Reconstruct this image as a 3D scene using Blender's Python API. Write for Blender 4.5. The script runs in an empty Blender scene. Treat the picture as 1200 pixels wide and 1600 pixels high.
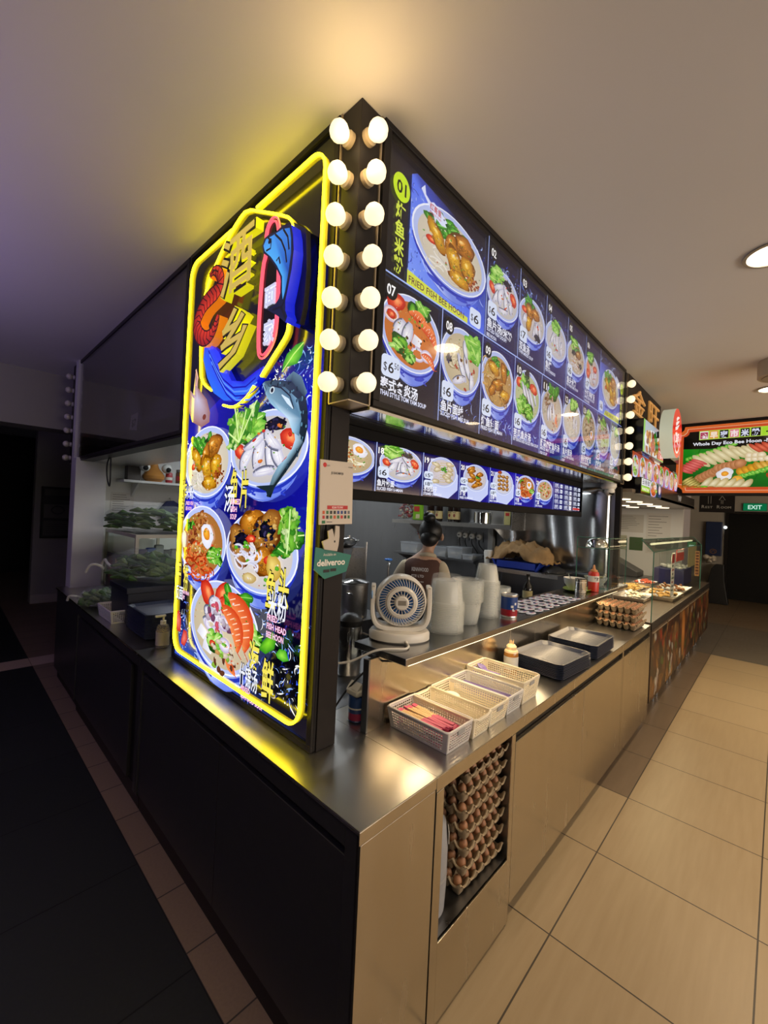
# A corner food stall in a food court at night: lit menu boxes, steel counter, kitchen behind.
import bpy, math, random
from mathutils import Vector, Matrix
R = math.radians; PI = math.pi
sc = bpy.context.scene
col = sc.collection

# ---------------------------------------------------------------- camera
CR = Vector((0.68605, -0.72607, 0.0465)); CU = Vector((-0.03571, 0.03023, 0.9989)); CF = Vector((0.72668, 0.68696, 0.00519))
cd = bpy.data.cameras.new('camera'); cam = bpy.data.objects.new('camera', cd); col.objects.link(cam)
cam.matrix_world = Matrix(((CR.x, CU.x, -CF.x, -0.7736), (CR.y, CU.y, -CF.y, -0.7641), (CR.z, CU.z, -CF.z, 1.6599), (0, 0, 0, 1)))
cd.sensor_fit = 'VERTICAL'; cd.sensor_height = 36; cd.sensor_width = 27; cd.lens = 36 * 656.43 / 1600; cd.clip_start = .02
sc.camera = cam
# ---------------------------------------------------------------- exposure, world
sc.view_settings.view_transform = 'Standard'; sc.view_settings.look = 'None'; sc.view_settings.gamma = 1
sc.view_settings.exposure = 0.0; sc.view_settings.use_curve_mapping = False
W = bpy.data.worlds.new('world'); sc.world = W; W.use_nodes = True
W.node_tree.nodes['Background'].inputs[0].default_value = (.5, .55, .7, 1)
W.node_tree.nodes['Background'].inputs[1].default_value = 0.03
sc.cycles.use_denoising = True
sc.cycles.max_bounces = 8; sc.cycles.transparent_max_bounces = 24; sc.cycles.transmission_bounces = 10
sc.cycles.sample_clamp_indirect = 6.0
sc.cycles.caustics_reflective = False; sc.cycles.caustics_refractive = False
# ---------------------------------------------------------------- lamps that are not built into an object
DOWNLIGHT_W, KITCHEN_W, VIOLET_W, HALL_W = 100, 11.5, 44, 180
def lamp(name, kind, loc, power, color, rot=None, size=.1, size_y=None, spread=None, spot=None):
    l = bpy.data.lights.new(name, kind); l.energy = power; l.color = color
    if kind == 'AREA':
        l.size = size
        if size_y: l.shape = 'RECTANGLE'; l.size_y = size_y
        if spread: l.spread = spread
    elif kind == 'SPOT': l.spot_size = spot or R(120); l.spot_blend = .6; l.shadow_soft_size = size
    else: l.shadow_soft_size = size
    o = bpy.data.objects.new(name, l); col.objects.link(o); o.location = loc
    if rot: o.rotation_euler = rot
    return o
# unseen violet uplight added to tint the ceiling, standing for stall signs at left
lamp('violet_fill_light', 'AREA', (-2.6, 2.2, 1.9), VIOLET_W, (.52, .38, 1.0), rot=(R(180), 0, 0), size=1.6)

# fill lamps added behind the camera for opposite stall fronts, to brighten the ceiling
lamp('hall_fill_light', 'AREA', (1.8, -5.6, 1.7), HALL_W, (1, .88, .76), rot=(R(115), 0, 0), size=6, size_y=1.2)
lamp('hall_fill_light', 'AREA', (6.5, -4.6, 1.9), HALL_W * .5, (1, .70, .38), rot=(R(150), 0, 0), size=4, size_y=1.2)
# ---------------------------------------------------------------- helpers
def hx(h, k=1.0):
    h = h.lstrip('#'); c = [int(h[i:i + 2], 16) / 255 for i in (0, 2, 4)]
    return tuple((x / 12.92 if x <= .04045 else ((x + .055) / 1.055) ** 2.4) * k for x in c)
def mixc(a, b, t): return tuple(x * (1 - t) + y * t for x, y in zip(a, b))

class MB:
    """collects simple shapes into one mesh; every shape is a closed solid"""
    def __init__(s): s.v = []; s.f = []; s.m = []; s.cur = 0
    def add(s, vs, fs):
        b = len(s.v); s.v += [tuple(p) for p in vs]; s.f += [tuple(b + i for i in f) for f in fs]; s.m += [s.cur] * len(fs); return s
    def mat(s, i): s.cur = i; return s
    def box(s, x0, y0, z0, x1, y1, z1):
        return s.add([(x0, y0, z0), (x1, y0, z0), (x1, y1, z0), (x0, y1, z0), (x0, y0, z1), (x1, y0, z1), (x1, y1, z1), (x0, y1, z1)],
                     [(3, 2, 1, 0), (4, 5, 6, 7), (0, 1, 5, 4), (1, 2, 6, 5), (2, 3, 7, 6), (3, 0, 4, 7)])
    def quad(s, a, b, c, d): return s.add([a, b, c, d], [(0, 1, 2, 3)])
    def prism(s, pts, h0, h1, ax='z', at=(0, 0, 0)):
        """outline pts in the plane across axis ax (z: xy, y: xz, x: yz), from h0 to h1"""
        def P(p, h):
            q = {'z': (p[0], p[1], h), 'y': (p[0], h, p[1]), 'x': (h, p[0], p[1])}[ax]
            return tuple(a + b for a, b in zip(q, at))
        n = len(pts)
        vs = [P(p, h0) for p in pts] + [P(p, h1) for p in pts]
        fs = [tuple(range(n)), tuple(range(2 * n - 1, n - 1, -1))] + [(i, i + n, (i + 1) % n + n, (i + 1) % n) for i in range(n)]
        return s.add(vs, fs)
    def cone(s, p0, p1, r0, r1, n=16, cap=True):
        p0 = Vector(p0); p1 = Vector(p1); d = (p1 - p0).normalized()
        a = d.orthogonal().normalized(); b = d.cross(a)
        vs = []
        for p, r in ((p0, r0), (p1, r1)):
            for i in range(n):
                t = 2 * PI * i / n; vs.append(p + (a * math.cos(t) + b * math.sin(t)) * r)
        fs = [(i, (i + 1) % n, (i + 1) % n + n, i + n) for i in range(n)]
        if cap: fs += [tuple(range(n - 1, -1, -1)), tuple(range(n, 2 * n))]
        return s.add(vs, fs)
    def tube(s, path, r, n=8, closed=False, cap=True):
        path = [Vector(p) for p in path]; m = len(path); vs = []; fs = []
        T = []
        for i in range(m):
            if closed: t = path[(i + 1) % m] - path[i - 1]
            else: t = path[min(i + 1, m - 1)] - path[max(i - 1, 0)]
            T.append(t.normalized())
        a = T[0].orthogonal().normalized()
        rr = r if isinstance(r, (list, tuple)) else [r] * m
        for i in range(m):
            a = (a - T[i] * a.dot(T[i])).normalized(); b = T[i].cross(a)
            for k in range(n):
                t = 2 * PI * k / n; vs.append(path[i] + (a * math.cos(t) + b * math.sin(t)) * rr[i])
        for i in range(m if closed else m - 1):
            j = (i + 1) % m
            for k in range(n): fs.append((i * n + k, i * n + (k + 1) % n, j * n + (k + 1) % n, j * n + k))
        if cap and not closed: fs += [tuple(range(n - 1, -1, -1)), tuple((m - 1) * n + k for k in range(n))]
        return s.add(vs, fs)
    def lathe(s, prof, n=24, c=(0, 0, 0), sx=1, sy=1):
        """profile of (radius, z) turned about the z axis"""
        vs = []; fs = []; ring = []
        for r, z in prof:
            if r < 1e-6: ring.append([len(vs)]); vs.append((c[0], c[1], c[2] + z))
            else:
                ring.append(list(range(len(vs), len(vs) + n)))
                vs += [(c[0] + r * sx * math.cos(2 * PI * k / n), c[1] + r * sy * math.sin(2 * PI * k / n), c[2] + z) for k in range(n)]
        for A, B in zip(ring, ring[1:]):
            for k in range(n):
                a0, a1, b0, b1 = A[k % len(A)], A[(k + 1) % len(A)], B[k % len(B)], B[(k + 1) % len(B)]
                q = []
                for i in (a0, a1, b1, b0):
                    if i not in q: q.append(i)
                if len(q) > 2: fs.append(tuple(q))
        return s.add(vs, fs)
    def ball(s, c, r, n=12, m=8, sx=1, sy=1, sz=1):
        return s.lathe([(r * math.sin(PI * i / m), -r * sz * math.cos(PI * i / m)) for i in range(m + 1)], n, c, sx, sy)
    def xf(s, M, start=0):
        for i in range(start, len(s.v)): s.v[i] = tuple(M @ Vector(s.v[i]))
        return s
    def build(s, name, mats, parent=None, loc=None, rz=0, smooth=35, bevel=0, seg=2):
        me = bpy.data.meshes.new(name); me.from_pydata(s.v, [], s.f); me.update()
        ml = mats if isinstance(mats, (list, tuple)) else [mats]
        for x in ml: me.materials.append(x)
        if len(ml) > 1: me.polygons.foreach_set('material_index', s.m)
        if smooth:
            me.polygons.foreach_set('use_smooth', [True] * len(me.polygons))
            try: me.set_sharp_from_angle(angle=R(smooth))
            except Exception: pass
        o = bpy.data.objects.new(name, me); col.objects.link(o)
        if parent: o.parent = parent
        if loc: o.location = loc
        if rz: o.rotation_euler.z = rz
        if bevel:
            b = o.modifiers.new('bevel', 'BEVEL'); b.width = bevel; b.segments = seg; b.limit_method = 'ANGLE'; b.angle_limit = R(40)
        return o

def tag(o, label=None, cat=None, group=None, kind=None):
    if label: o['label'] = label
    if cat: o['category'] = cat
    if group: o['group'] = group
    if kind: o['kind'] = kind
    return o
def thing(name, label, cat, loc=(0, 0, 0), rz=0, group=None):
    o = bpy.data.objects.new(name, None); col.objects.link(o); o.empty_display_size = .05
    o.location = loc; o.rotation_euler.z = rz
    return tag(o, label, cat, group)
def struct(o): o['kind'] = 'structure'; return o
KIDS = {}
def kids(o): return [c for c in o.children]
def dup(o, loc=None, rz=None, label=None, group=None, parent=None):
    c = o.copy(); col.objects.link(c)
    if parent: c.parent = parent
    if loc is not None: c.location = loc
    if rz is not None: c.rotation_euler.z = rz
    if label: c['label'] = label
    if group: c['group'] = group
    for k in kids(o): dup(k, parent=c)
    return c
def arc(cx, cy, r, a0, a1, n=6): return [(cx + r * math.cos(R(a0 + (a1 - a0) * i / n)), cy + r * math.sin(R(a0 + (a1 - a0) * i / n))) for i in range(n + 1)]
def rrect(x0, y0, x1, y1, r, n=4):
    return arc(x1 - r, y1 - r, r, 0, 90, n) + arc(x0 + r, y1 - r, r, 90, 180, n) + arc(x0 + r, y0 + r, r, 180, 270, n) + arc(x1 - r, y0 + r, r, 270, 360, n)
def smooth_path(pts, it=2, closed=False):
    for _ in range(it):
        q = []
        n = len(pts)
        if not closed: q.append(pts[0])
        for i in range(n if closed else n - 1):
            a = pts[i]; b = pts[(i + 1) % n]
            q.append(tuple(x * .75 + y * .25 for x, y in zip(a, b))); q.append(tuple(x * .25 + y * .75 for x, y in zip(a, b)))
        if not closed: q.append(pts[-1])
        pts = q
    return pts

# ---------------------------------------------------------------- materials
MATS = {}
def node_mat(name):
    m = bpy.data.materials.new(name); m.use_nodes = True; nt = m.node_tree
    return m, nt, nt.nodes['Principled BSDF']
def mat(name, c, rough=.5, metal=0, emit=0, ecol=None, noise=0, nscale=30, stretch=None, bump=0, spec=.5, trans=0, alpha=1, coat=0, sss=0, rvar=0):
    if name in MATS: return MATS[name]
    c = hx(c) if isinstance(c, str) else c
    m, nt, b = node_mat(name); N, L = nt.nodes, nt.links
    b.inputs['Base Color'].default_value = (*c, 1); b.inputs['Roughness'].default_value = rough; b.inputs['Metallic'].default_value = metal
    b.inputs['Specular IOR Level'].default_value = spec
    if trans: b.inputs['Transmission Weight'].default_value = trans
    if alpha < 1: b.inputs['Alpha'].default_value = alpha
    if coat: b.inputs['Coat Weight'].default_value = coat; b.inputs['Coat Roughness'].default_value = .05
    if sss: b.inputs['Subsurface Weight'].default_value = sss; b.inputs['Subsurface Radius'].default_value = (.02, .012, .006); b.inputs['Subsurface Scale'].default_value = .5
    if emit:
        e = hx(ecol) if isinstance(ecol, str) else (ecol or c)
        b.inputs['Emission Color'].default_value = (*e, 1); b.inputs['Emission Strength'].default_value = emit
    if noise or bump or rvar:
        tc = N.new('ShaderNodeTexCoord'); mp = N.new('ShaderNodeMapping'); nz = N.new('ShaderNodeTexNoise')
        L.new(tc.outputs['Object'], mp.inputs[0]); L.new(mp.outputs[0], nz.inputs['Vector'])
        mp.inputs['Scale'].default_value = stretch or (1, 1, 1)
        nz.inputs['Scale'].default_value = nscale; nz.inputs['Detail'].default_value = 6
        if noise:
            mx = N.new('ShaderNodeMix'); mx.data_type = 'RGBA'
            mx.inputs[6].default_value = (*[x * (1 - noise) for x in c], 1); mx.inputs[7].default_value = (*[min(1, x * (1 + noise)) for x in c], 1)
            L.new(nz.outputs['Fac'], mx.inputs[0]); L.new(mx.outputs[2], b.inputs['Base Color'])
        if rvar:
            mr = N.new('ShaderNodeMapRange'); mr.inputs[1].default_value = .3; mr.inputs[2].default_value = .7
            mr.inputs[3].default_value = max(0.02, rough - rvar); mr.inputs[4].default_value = min(1, rough + rvar)
            L.new(nz.outputs['Fac'], mr.inputs[0]); L.new(mr.outputs[0], b.inputs['Roughness'])
        if bump:
            bp = N.new('ShaderNodeBump'); bp.inputs['Strength'].default_value = bump; bp.inputs['Distance'].default_value = .01
            L.new(nz.outputs['Fac'], bp.inputs['Height']); L.new(bp.outputs[0], b.inputs['Normal'])
    MATS[name] = m; return m
def print_mat(name, strength, rough=.12, base=.25):
    """a printed face: colours come from the print itself; strength > 0 when it is lit from behind"""
    m, nt, b = node_mat(name); N, L = nt.nodes, nt.links
    a = N.new('ShaderNodeAttribute'); a.attribute_name = 'Col'
    v = N.new('ShaderNodeVectorMath'); v.operation = 'SCALE'; v.inputs['Scale'].default_value = base
    L.new(a.outputs['Color'], v.inputs[0]); L.new(v.outputs[0], b.inputs['Base Color'])
    if strength:
        L.new(a.outputs['Color'], b.inputs['Emission Color']); b.inputs['Emission Strength'].default_value = strength
    b.inputs['Roughness'].default_value = rough
    return m

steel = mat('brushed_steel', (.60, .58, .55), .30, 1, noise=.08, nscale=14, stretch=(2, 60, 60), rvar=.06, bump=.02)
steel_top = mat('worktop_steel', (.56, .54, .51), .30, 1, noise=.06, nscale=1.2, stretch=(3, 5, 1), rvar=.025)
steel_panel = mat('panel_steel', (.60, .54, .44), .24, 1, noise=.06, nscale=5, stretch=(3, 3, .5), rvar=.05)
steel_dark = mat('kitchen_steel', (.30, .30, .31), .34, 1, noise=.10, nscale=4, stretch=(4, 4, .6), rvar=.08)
steel_shiny = mat('polished_steel', (.72, .71, .69), .12, 1)
black_box = mat('black_aluminium', (.014, .012, .012), .42, 0, spec=.22)
black_gloss = mat('black_gloss', (.006, .006, .007), .12, spec=.3)
black_flat = mat('black_void', (.004, .004, .004), .8)
laminate = mat('dark_laminate', (.030, .029, .028), .38, noise=.2, nscale=40)
white_paint = mat('white_paint', (.62, .62, .60), .55, noise=.06, nscale=3)
gold_trim = mat('champagne_trim', (.42, .34, .24), .42, .6)
plastic_white = mat('white_plastic', (.78, .76, .70), .35)
plastic_cream = mat('cream_plastic', (.80, .72, .56), .32, sss=.05)
plastic_grey = mat('grey_plastic', (.33, .33, .34), .4)
plastic_black = mat('black_plastic', (.02, .02, .022), .4)
card_pulp = mat('egg_tray_pulp', (.36, .275, .175), .95, noise=.2, nscale=90, bump=.3)
egg_shell = mat('egg_shell', (.42, .20, .10), .5, noise=.12, nscale=12)
glass = None
def glass_mat(name, tint=(.93, .98, .95), rough=0.0, ior=1.08):
    m = bpy.data.materials.new(name); m.use_nodes = True; nt = m.node_tree; N, L = nt.nodes, nt.links; N.clear()
    o = N.new('ShaderNodeOutputMaterial'); t = N.new('ShaderNodeBsdfTransparent'); g = N.new('ShaderNodeBsdfGlossy'); mx = N.new('ShaderNodeMixShader'); lw = N.new('ShaderNodeLayerWeight'); pw = N.new('ShaderNodeMath'); fr = N.new('ShaderNodeMath')
    t.inputs[0].default_value = (*tint, 1); g.inputs['Roughness'].default_value = rough; lw.inputs[0].default_value = .5
    pw.operation = 'POWER'; pw.inputs[1].default_value = 5; fr.operation = 'MULTIPLY_ADD'; fr.inputs[1].default_value = .9; fr.inputs[2].default_value = .035
    L.new(lw.outputs['Facing'], pw.inputs[0]); L.new(pw.outputs[0], fr.inputs[0]); L.new(fr.outputs[0], mx.inputs[0]); L.new(t.outputs[0], mx.inputs[1]); L.new(g.outputs[0], mx.inputs[2]); L.new(mx.outputs[0], o.inputs[0])
    return m
glass = glass_mat('clear_glass')
glass_edge = mat('glass_edge', (.05, .16, .12), .1)
def milky(name, c, op, rough=.25):
    """thin translucent plastic: part of the light goes straight through"""
    m = bpy.data.materials.new(name); m.use_nodes = True; nt = m.node_tree; N, L = nt.nodes, nt.links
    b = N['Principled BSDF']; o = N['Material Output']; t = N.new('ShaderNodeBsdfTransparent'); mx = N.new('ShaderNodeMixShader')
    b.inputs['Base Color'].default_value = (*c, 1); b.inputs['Roughness'].default_value = rough
    mx.inputs[0].default_value = op; L.new(t.outputs[0], mx.inputs[1]); L.new(b.outputs[0], mx.inputs[2]); L.new(mx.outputs[0], o.inputs[0])
    return m

# ---------------------------------------------------------------- lettering
_TX = {}
def glyphs(s, bold=0.0):
    """(verts, faces, width, y0, y1) of a line of text, 1 unit high em"""
    k = (s, bold)
    if k not in _TX:
        c = bpy.data.curves.new('t', 'FONT'); c.body = s; c.size = 1; c.offset = bold; c.resolution_u = 2; c.fill_mode = 'FRONT'
        o = bpy.data.objects.new('t', c); me = o.to_mesh()
        v = [(p.co.x, p.co.y) for p in me.vertices]; f = [tuple(p.vertices) for p in me.polygons]
        o.to_mesh_clear(); bpy.data.objects.remove(o); bpy.data.curves.remove(c)
        xs = [p[0] for p in v] or [0, 1]; ys = [p[1] for p in v] or [0, 1]
        _TX[k] = (v, f, min(xs), max(xs), min(ys), max(ys))
    return _TX[k]

class Art:
    """a printed picture: flat coloured shapes laid one over the other on a real panel"""
    def __init__(s, o, u, v, n, step=2.5e-5):
        s.o, s.u, s.vv, s.n = Vector(o), Vector(u), Vector(v), Vector(n); s.step = step; s.z = 0; s.v = []; s.f = []; s.c = []
        s.clip = None
    def P(s, x, y): return tuple(s.o + s.u * x + s.vv * y + s.n * s.z)
    def CL(s, pts):
        if not s.clip: return pts
        x0, y0, x1, y1 = s.clip; return [(min(max(x, x0), x1), min(max(y, y0), y1)) for x, y in pts]
    def put(s, pts, faces, cols):
        s.z += s.step; b = len(s.v); pts = s.CL(pts)
        s.v += [s.P(*p) for p in pts]; s.f += [tuple(b + i for i in f) for f in faces]; s.c += cols
    def poly(s, pts, c): s.put(pts, [tuple(range(len(pts)))], [c] * len(pts))
    def grad(s, pts, cs): s.put(pts, [tuple(range(len(pts)))], cs)
    def rect(s, x0, y0, x1, y1, c): s.poly([(x0, y0), (x1, y0), (x1, y1), (x0, y1)], c)
    def fan(s, pts, c0, c1, off=(0, 0)):
        n = len(pts); cx = sum(p[0] for p in pts) / n + off[0]; cy = sum(p[1] for p in pts) / n + off[1]
        s.put([(cx, cy)] + list(pts), [(0, i + 1, (i + 1) % n + 1) for i in range(n)], [c0] + [c1] * n)
    def ell(s, cx, cy, rx, ry, c, rot=0, n=28, c1=None, a0=0, a1=360):
        ca, sa = math.cos(rot), math.sin(rot); pts = []
        for i in range(n):
            t = R(a0 + (a1 - a0) * i / n); x, y = rx * math.cos(t), ry * math.sin(t); pts.append((cx + x * ca - y * sa, cy + x * sa + y * ca))
        if c1: s.fan(pts, c, c1)
        else: s.poly(pts, c)
    def line(s, pts, w, c, c1=None):
        n = len(pts); L = []; Rr = []
        for i in range(n):
            a = pts[max(i - 1, 0)]; b = pts[min(i + 1, n - 1)]; dx, dy = b[0] - a[0], b[1] - a[1]; l = math.hypot(dx, dy) or 1
            ww = w[i] if isinstance(w, (list, tuple)) else w
            nx, ny = -dy / l * ww / 2, dx / l * ww / 2; L.append((pts[i][0] + nx, pts[i][1] + ny)); Rr.append((pts[i][0] - nx, pts[i][1] - ny))
        s.put(L + Rr, [(i, i + 1, n + i + 1, n + i) for i in range(n - 1)], [c] * n + [c1 or c] * n)
    def text(s, t, x, y, h, c, bold=0.0, w=None, align='l', shear=0, edge=None, ew=.03):
        """h: cap height in metres from the baseline y; w: total width if given"""
        if edge:
            s.text(t, x, y, h, edge, bold + ew, w, align, shear)
        v, f, x0, x1, y0, y1 = glyphs(t, bold)
        k = h / .72; kx = w / max(x1 - x0, .01) if w else k
        ox = {'l': 0, 'c': -(x1 + x0) / 2 * kx, 'r': -x1 * kx}[align] - (x0 * kx if align == 'l' else 0)
        s.put([(x + ox + p[0] * kx + shear * p[1] * k, y + p[1] * k) for p in v], f, [c] * len(v))
    def vtext(s, t, x, y, h, c, bold=0.0, w=None, edge=None, gap=1.1, ew=.03):
        for i, ch in enumerate(t): s.text(ch, x, y - i * h * gap, h * .75, c, bold, w, 'c', edge=edge, ew=ew)
    def build(s, name, m, parent=None):
        me = bpy.data.meshes.new(name); me.from_pydata(s.v, [], s.f); me.update()
        a = me.color_attributes.new('Col', 'FLOAT_COLOR', 'POINT'); flat = []
        for c in s.c: flat += [c[0], c[1], c[2], 1.0]
        a.data.foreach_set('color', flat); me.materials.append(m)
        o = bpy.data.objects.new(name, me); col.objects.link(o)
        if parent: o.parent = parent
        return o

# ================================================================ the hall: floor, ceiling, walls
CEIL = 3.01; CT = .8386
def tile_mat(name, c1, c2, px, ox, py, oy, grout, gw, rough, streak=(2, 22, 1), var=.06, spec=.5):
    m, nt, b = node_mat(name); N, L = nt.nodes, nt.links
    tc = N.new('ShaderNodeTexCoord'); sx = N.new('ShaderNodeSeparateXYZ'); L.new(tc.outputs['Object'], sx.inputs[0])
    def math_(op, a, b2=None, c=None):
        n = N.new('ShaderNodeMath'); n.operation = op
        for i, q in enumerate((a, b2, c)):
            if q is None: continue
            if hasattr(q, 'links'): L.new(q, n.inputs[i])
            else: n.inputs[i].default_value = q
        return n.outputs[0]
    ids = []; ms = []
    for k, (p, o) in enumerate(((px, ox), (py, oy))):
        t = math_('DIVIDE', math_('SUBTRACT', sx.outputs[k], o), p)
        fr = math_('FRACT', t); d = math_('MULTIPLY', math_('MINIMUM', fr, math_('SUBTRACT', 1.0, fr)), p)
        ms.append(math_('LESS_THAN', d, gw / 2)); ids.append(math_('FLOOR', t))
    g = math_('MAXIMUM', ms[0], ms[1])
    cv = N.new('ShaderNodeCombineXYZ'); L.new(ids[0], cv.inputs[0]); L.new(ids[1], cv.inputs[1])
    wn = N.new('ShaderNodeTexWhiteNoise'); L.new(cv.outputs[0], wn.inputs['Vector'])
    mp = N.new('ShaderNodeMapping'); mp.inputs['Scale'].default_value = streak; L.new(tc.outputs['Object'], mp.inputs[0])
    nz = N.new('ShaderNodeTexNoise'); nz.inputs['Scale'].default_value = 1.6; nz.inputs['Detail'].default_value = 8; L.new(mp.outputs[0], nz.inputs['Vector'])
    f = math_('ADD', math_('MULTIPLY', nz.outputs['Fac'], .8), math_('MULTIPLY', math_('SUBTRACT', wn.outputs['Value'], .5), var * 4))
    mx = N.new('ShaderNodeMix'); mx.data_type = 'RGBA'; mx.inputs[6].default_value = (*c1, 1); mx.inputs[7].default_value = (*c2, 1); L.new(f, mx.inputs[0])
    m2 = N.new('ShaderNodeMix'); m2.data_type = 'RGBA'; m2.inputs[7].default_value = (*grout, 1); L.new(g, m2.inputs[0]); L.new(mx.outputs[2], m2.inputs[6])
    L.new(m2.outputs[2], b.inputs['Base Color'])
    mr = N.new('ShaderNodeMapRange'); mr.inputs[3].default_value = rough - .05; mr.inputs[4].default_value = rough + .12; L.new(nz.outputs['Fac'], mr.inputs[0]); L.new(mr.outputs[0], b.inputs['Roughness'])
    b.inputs['Specular IOR Level'].default_value = spec
    return m
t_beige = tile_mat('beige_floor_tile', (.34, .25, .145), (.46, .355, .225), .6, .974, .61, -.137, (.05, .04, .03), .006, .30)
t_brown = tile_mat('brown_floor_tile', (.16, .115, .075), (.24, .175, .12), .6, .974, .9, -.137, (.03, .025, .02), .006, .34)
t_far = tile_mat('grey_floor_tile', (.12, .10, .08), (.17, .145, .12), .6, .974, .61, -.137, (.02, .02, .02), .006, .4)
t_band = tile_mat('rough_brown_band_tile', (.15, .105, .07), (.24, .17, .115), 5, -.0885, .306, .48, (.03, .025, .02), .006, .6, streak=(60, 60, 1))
t_black = tile_mat('black_floor_tile', (.010, .012, .012), (.026, .029, .029), .9, -.988, .62, .1, (.003, .003, .003), .006, .5, streak=(50, 50, 1), spec=.3)
t_cream = tile_mat('cream_band_tile', (.42, .31, .22), (.58, .45, .34), .6, -.088, 5, 2, (.1, .08, .06), .004, .5)
def slab(name, x0, y0, x1, y1, m, z0=-.1, z1=0): return struct(MB().box(x0, y0, z0, x1, y1, z1).build(name, m, smooth=0))
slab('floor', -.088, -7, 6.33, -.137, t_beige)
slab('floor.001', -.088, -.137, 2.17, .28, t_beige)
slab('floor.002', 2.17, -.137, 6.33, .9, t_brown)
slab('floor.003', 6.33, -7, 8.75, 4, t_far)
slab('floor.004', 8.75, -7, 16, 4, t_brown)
slab('floor.005', -.088, .28, .6, 4.57, t_band)
slab('floor.006', -6, -7, -.088, 4.57, t_black)
slab('floor.007', -6, 4.57, -.088, 4.85, t_cream)
slab('floor.008', -.088, 4.57, .6, 4.85, t_cream)
slab('floor.009', -6, 4.85, -.088, 12, t_black)
slab('floor.010', -.088, 4.85, 4, 12, t_band)
slab('floor.011', .6, .9, 6.33, 4.85, plastic_grey)
slab('floor.012', .6, .28, 2.17, .9, plastic_grey)
m_ceil = mat('ceiling_paint', (.70, .685, .66), .85, noise=.03, nscale=2)
slab('ceiling', -6, -7, 16, 12, m_ceil, CEIL, CEIL + .1)
m_wall = mat('wall_paint', (.42, .39, .34), .7, noise=.05, nscale=3)
m_wall_dim = mat('grey_wall_paint', (.30, .29, .27), .75, noise=.08, nscale=3)
# kitchen partitions
struct(MB().box(3.30, .30, 0, 3.345, 4.2, CEIL).build('wall_right', steel_dark, smooth=0))
struct(MB().box(.10, 4.2, 0, 3.345, 4.3, CEIL).build('wall_back', white_paint, smooth=0))
# pillar of the hall with its skirting, beam beyond the stall, dark passage
pil = struct(MB().box(.25, 7.75, 0, 4.0, 7.95, CEIL).build('wall_left', m_wall_dim, smooth=0))
struct(MB().box(.245, 7.70, 0, 4.0, 7.75, .14).build('baseboard_left', m_wall, smooth=0, bevel=.01))
struct(MB().box(-6, 5.0, 2.42, .55, 5.35, CEIL).build('trim_1', m_wall_dim, smooth=0))
struct(MB().box(-6, 11.5, 0, 4, 11.7, CEIL).build('wall_far', black_flat, smooth=0))  # flat black stands for the darkness of the passage
struct(MB().box(-6.2, -7, 0, -6, 12, CEIL).build('wall_west', m_wall_dim, smooth=0))
struct(MB().box(-6, -7.2, 0, 16, -7, CEIL).build('wall_south', m_wall_dim, smooth=0))
# end of the aisle: wall with the dark exit doorway
struct(MB().box(11.6, .135, 0, 11.8, 3, CEIL).box(11.6, -7, 2.05, 11.8, .135, CEIL).box(11.6, -7, 0, 11.8, -1.4, 2.05).build('wall_end', m_wall, smooth=0))
struct(MB().box(12.4, -2, 0, 12.6, .6, CEIL).build('door_1', black_flat, smooth=0))
struct(MB().box(11.56, .10, 0, 11.6, .16, 2.09).box(11.56, -1.4, 2.05, 11.6, .10, 2.09).build('trim_2', black_box, smooth=0))
# pillar at the end of the next stall
m_lilac = mat('lilac_grey_paint', (.38, .37, .42), .6, noise=.05, nscale=4)
struct(MB().box(7.35, .36, 0, 8.0, 1.2, CEIL).build('wall_pillar', m_lilac, smooth=0))
# white end post of this stall
struct(MB().box(.085, 4.02, CT - .02, .335, 4.2, 2.06).build('trim_3', white_paint, smooth=0, bevel=.006))

# ================================================================ ceiling lights
m_led = mat('downlight_glow', (1, .86, .62), .5, emit=9, ecol=(1, .80, .52))
m_rim = mat('downlight_rim', (.45, .42, .38), .35, .6)
def downlight(x, y, label, power):
    t = thing('ceiling_downlight', label, 'ceiling light', (x, y, CEIL), group='round ceiling downlights over the aisle')
    MB().lathe([(.100, 0), (.116, -.002), (.118, -.008), (.102, -.010), (.100, -.004)], 40).build('rim', m_rim, t)
    MB().lathe([(0, -.005), (.101, -.005), (.101, 0), (0, 0)], 40).build('diffuser', m_led, t)
    l = lamp('downlight_lamp', 'SPOT', (x, y, CEIL - .02), power, (1, .78, .50), size=.09, spot=R(140)); l.data.spot_blend = .8
    return t
downlight(1.953, -.70, 'round recessed downlight in the ceiling nearest the menu board', DOWNLIGHT_W)
downlight(4.56, -.67, 'round recessed downlight just beyond the ceiling drum', DOWNLIGHT_W * .75)
downlight(-.65, -.70, 'round recessed downlight overhead by the stall corner', DOWNLIGHT_W * .65)
downlight(4.37, -1.94, 'round recessed downlight farther out over the aisle', DOWNLIGHT_W * .7)
downlight(9.6, -.55, 'round downlight added far down the aisle to brighten the exit end', DOWNLIGHT_W * .22)  # dim downlight added out of view to lift the dark corridor
downlight(1.95, -2.6, 'round recessed downlight out over the tables side', DOWNLIGHT_W * .8)
t = thing('ceiling_drum', 'beige round drum mounted under the ceiling before the far downlight', 'ceiling fixture', (3.72, -.755, CEIL))
m_drum = mat('beige_drum_paint', (.52, .45, .34), .5)
MB().lathe([(0, 0), (.168, 0), (.168, -.125), (.160, -.132), (0, -.132)], 40).build('housing', m_drum, t)
MB().lathe([(.10, -.132), (.14, -.132), (.14, -.137), (.10, -.137), (.10, -.132)], 40).build('ring', mat('drum_ring', (.3, .25, .18), .5), t)

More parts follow.
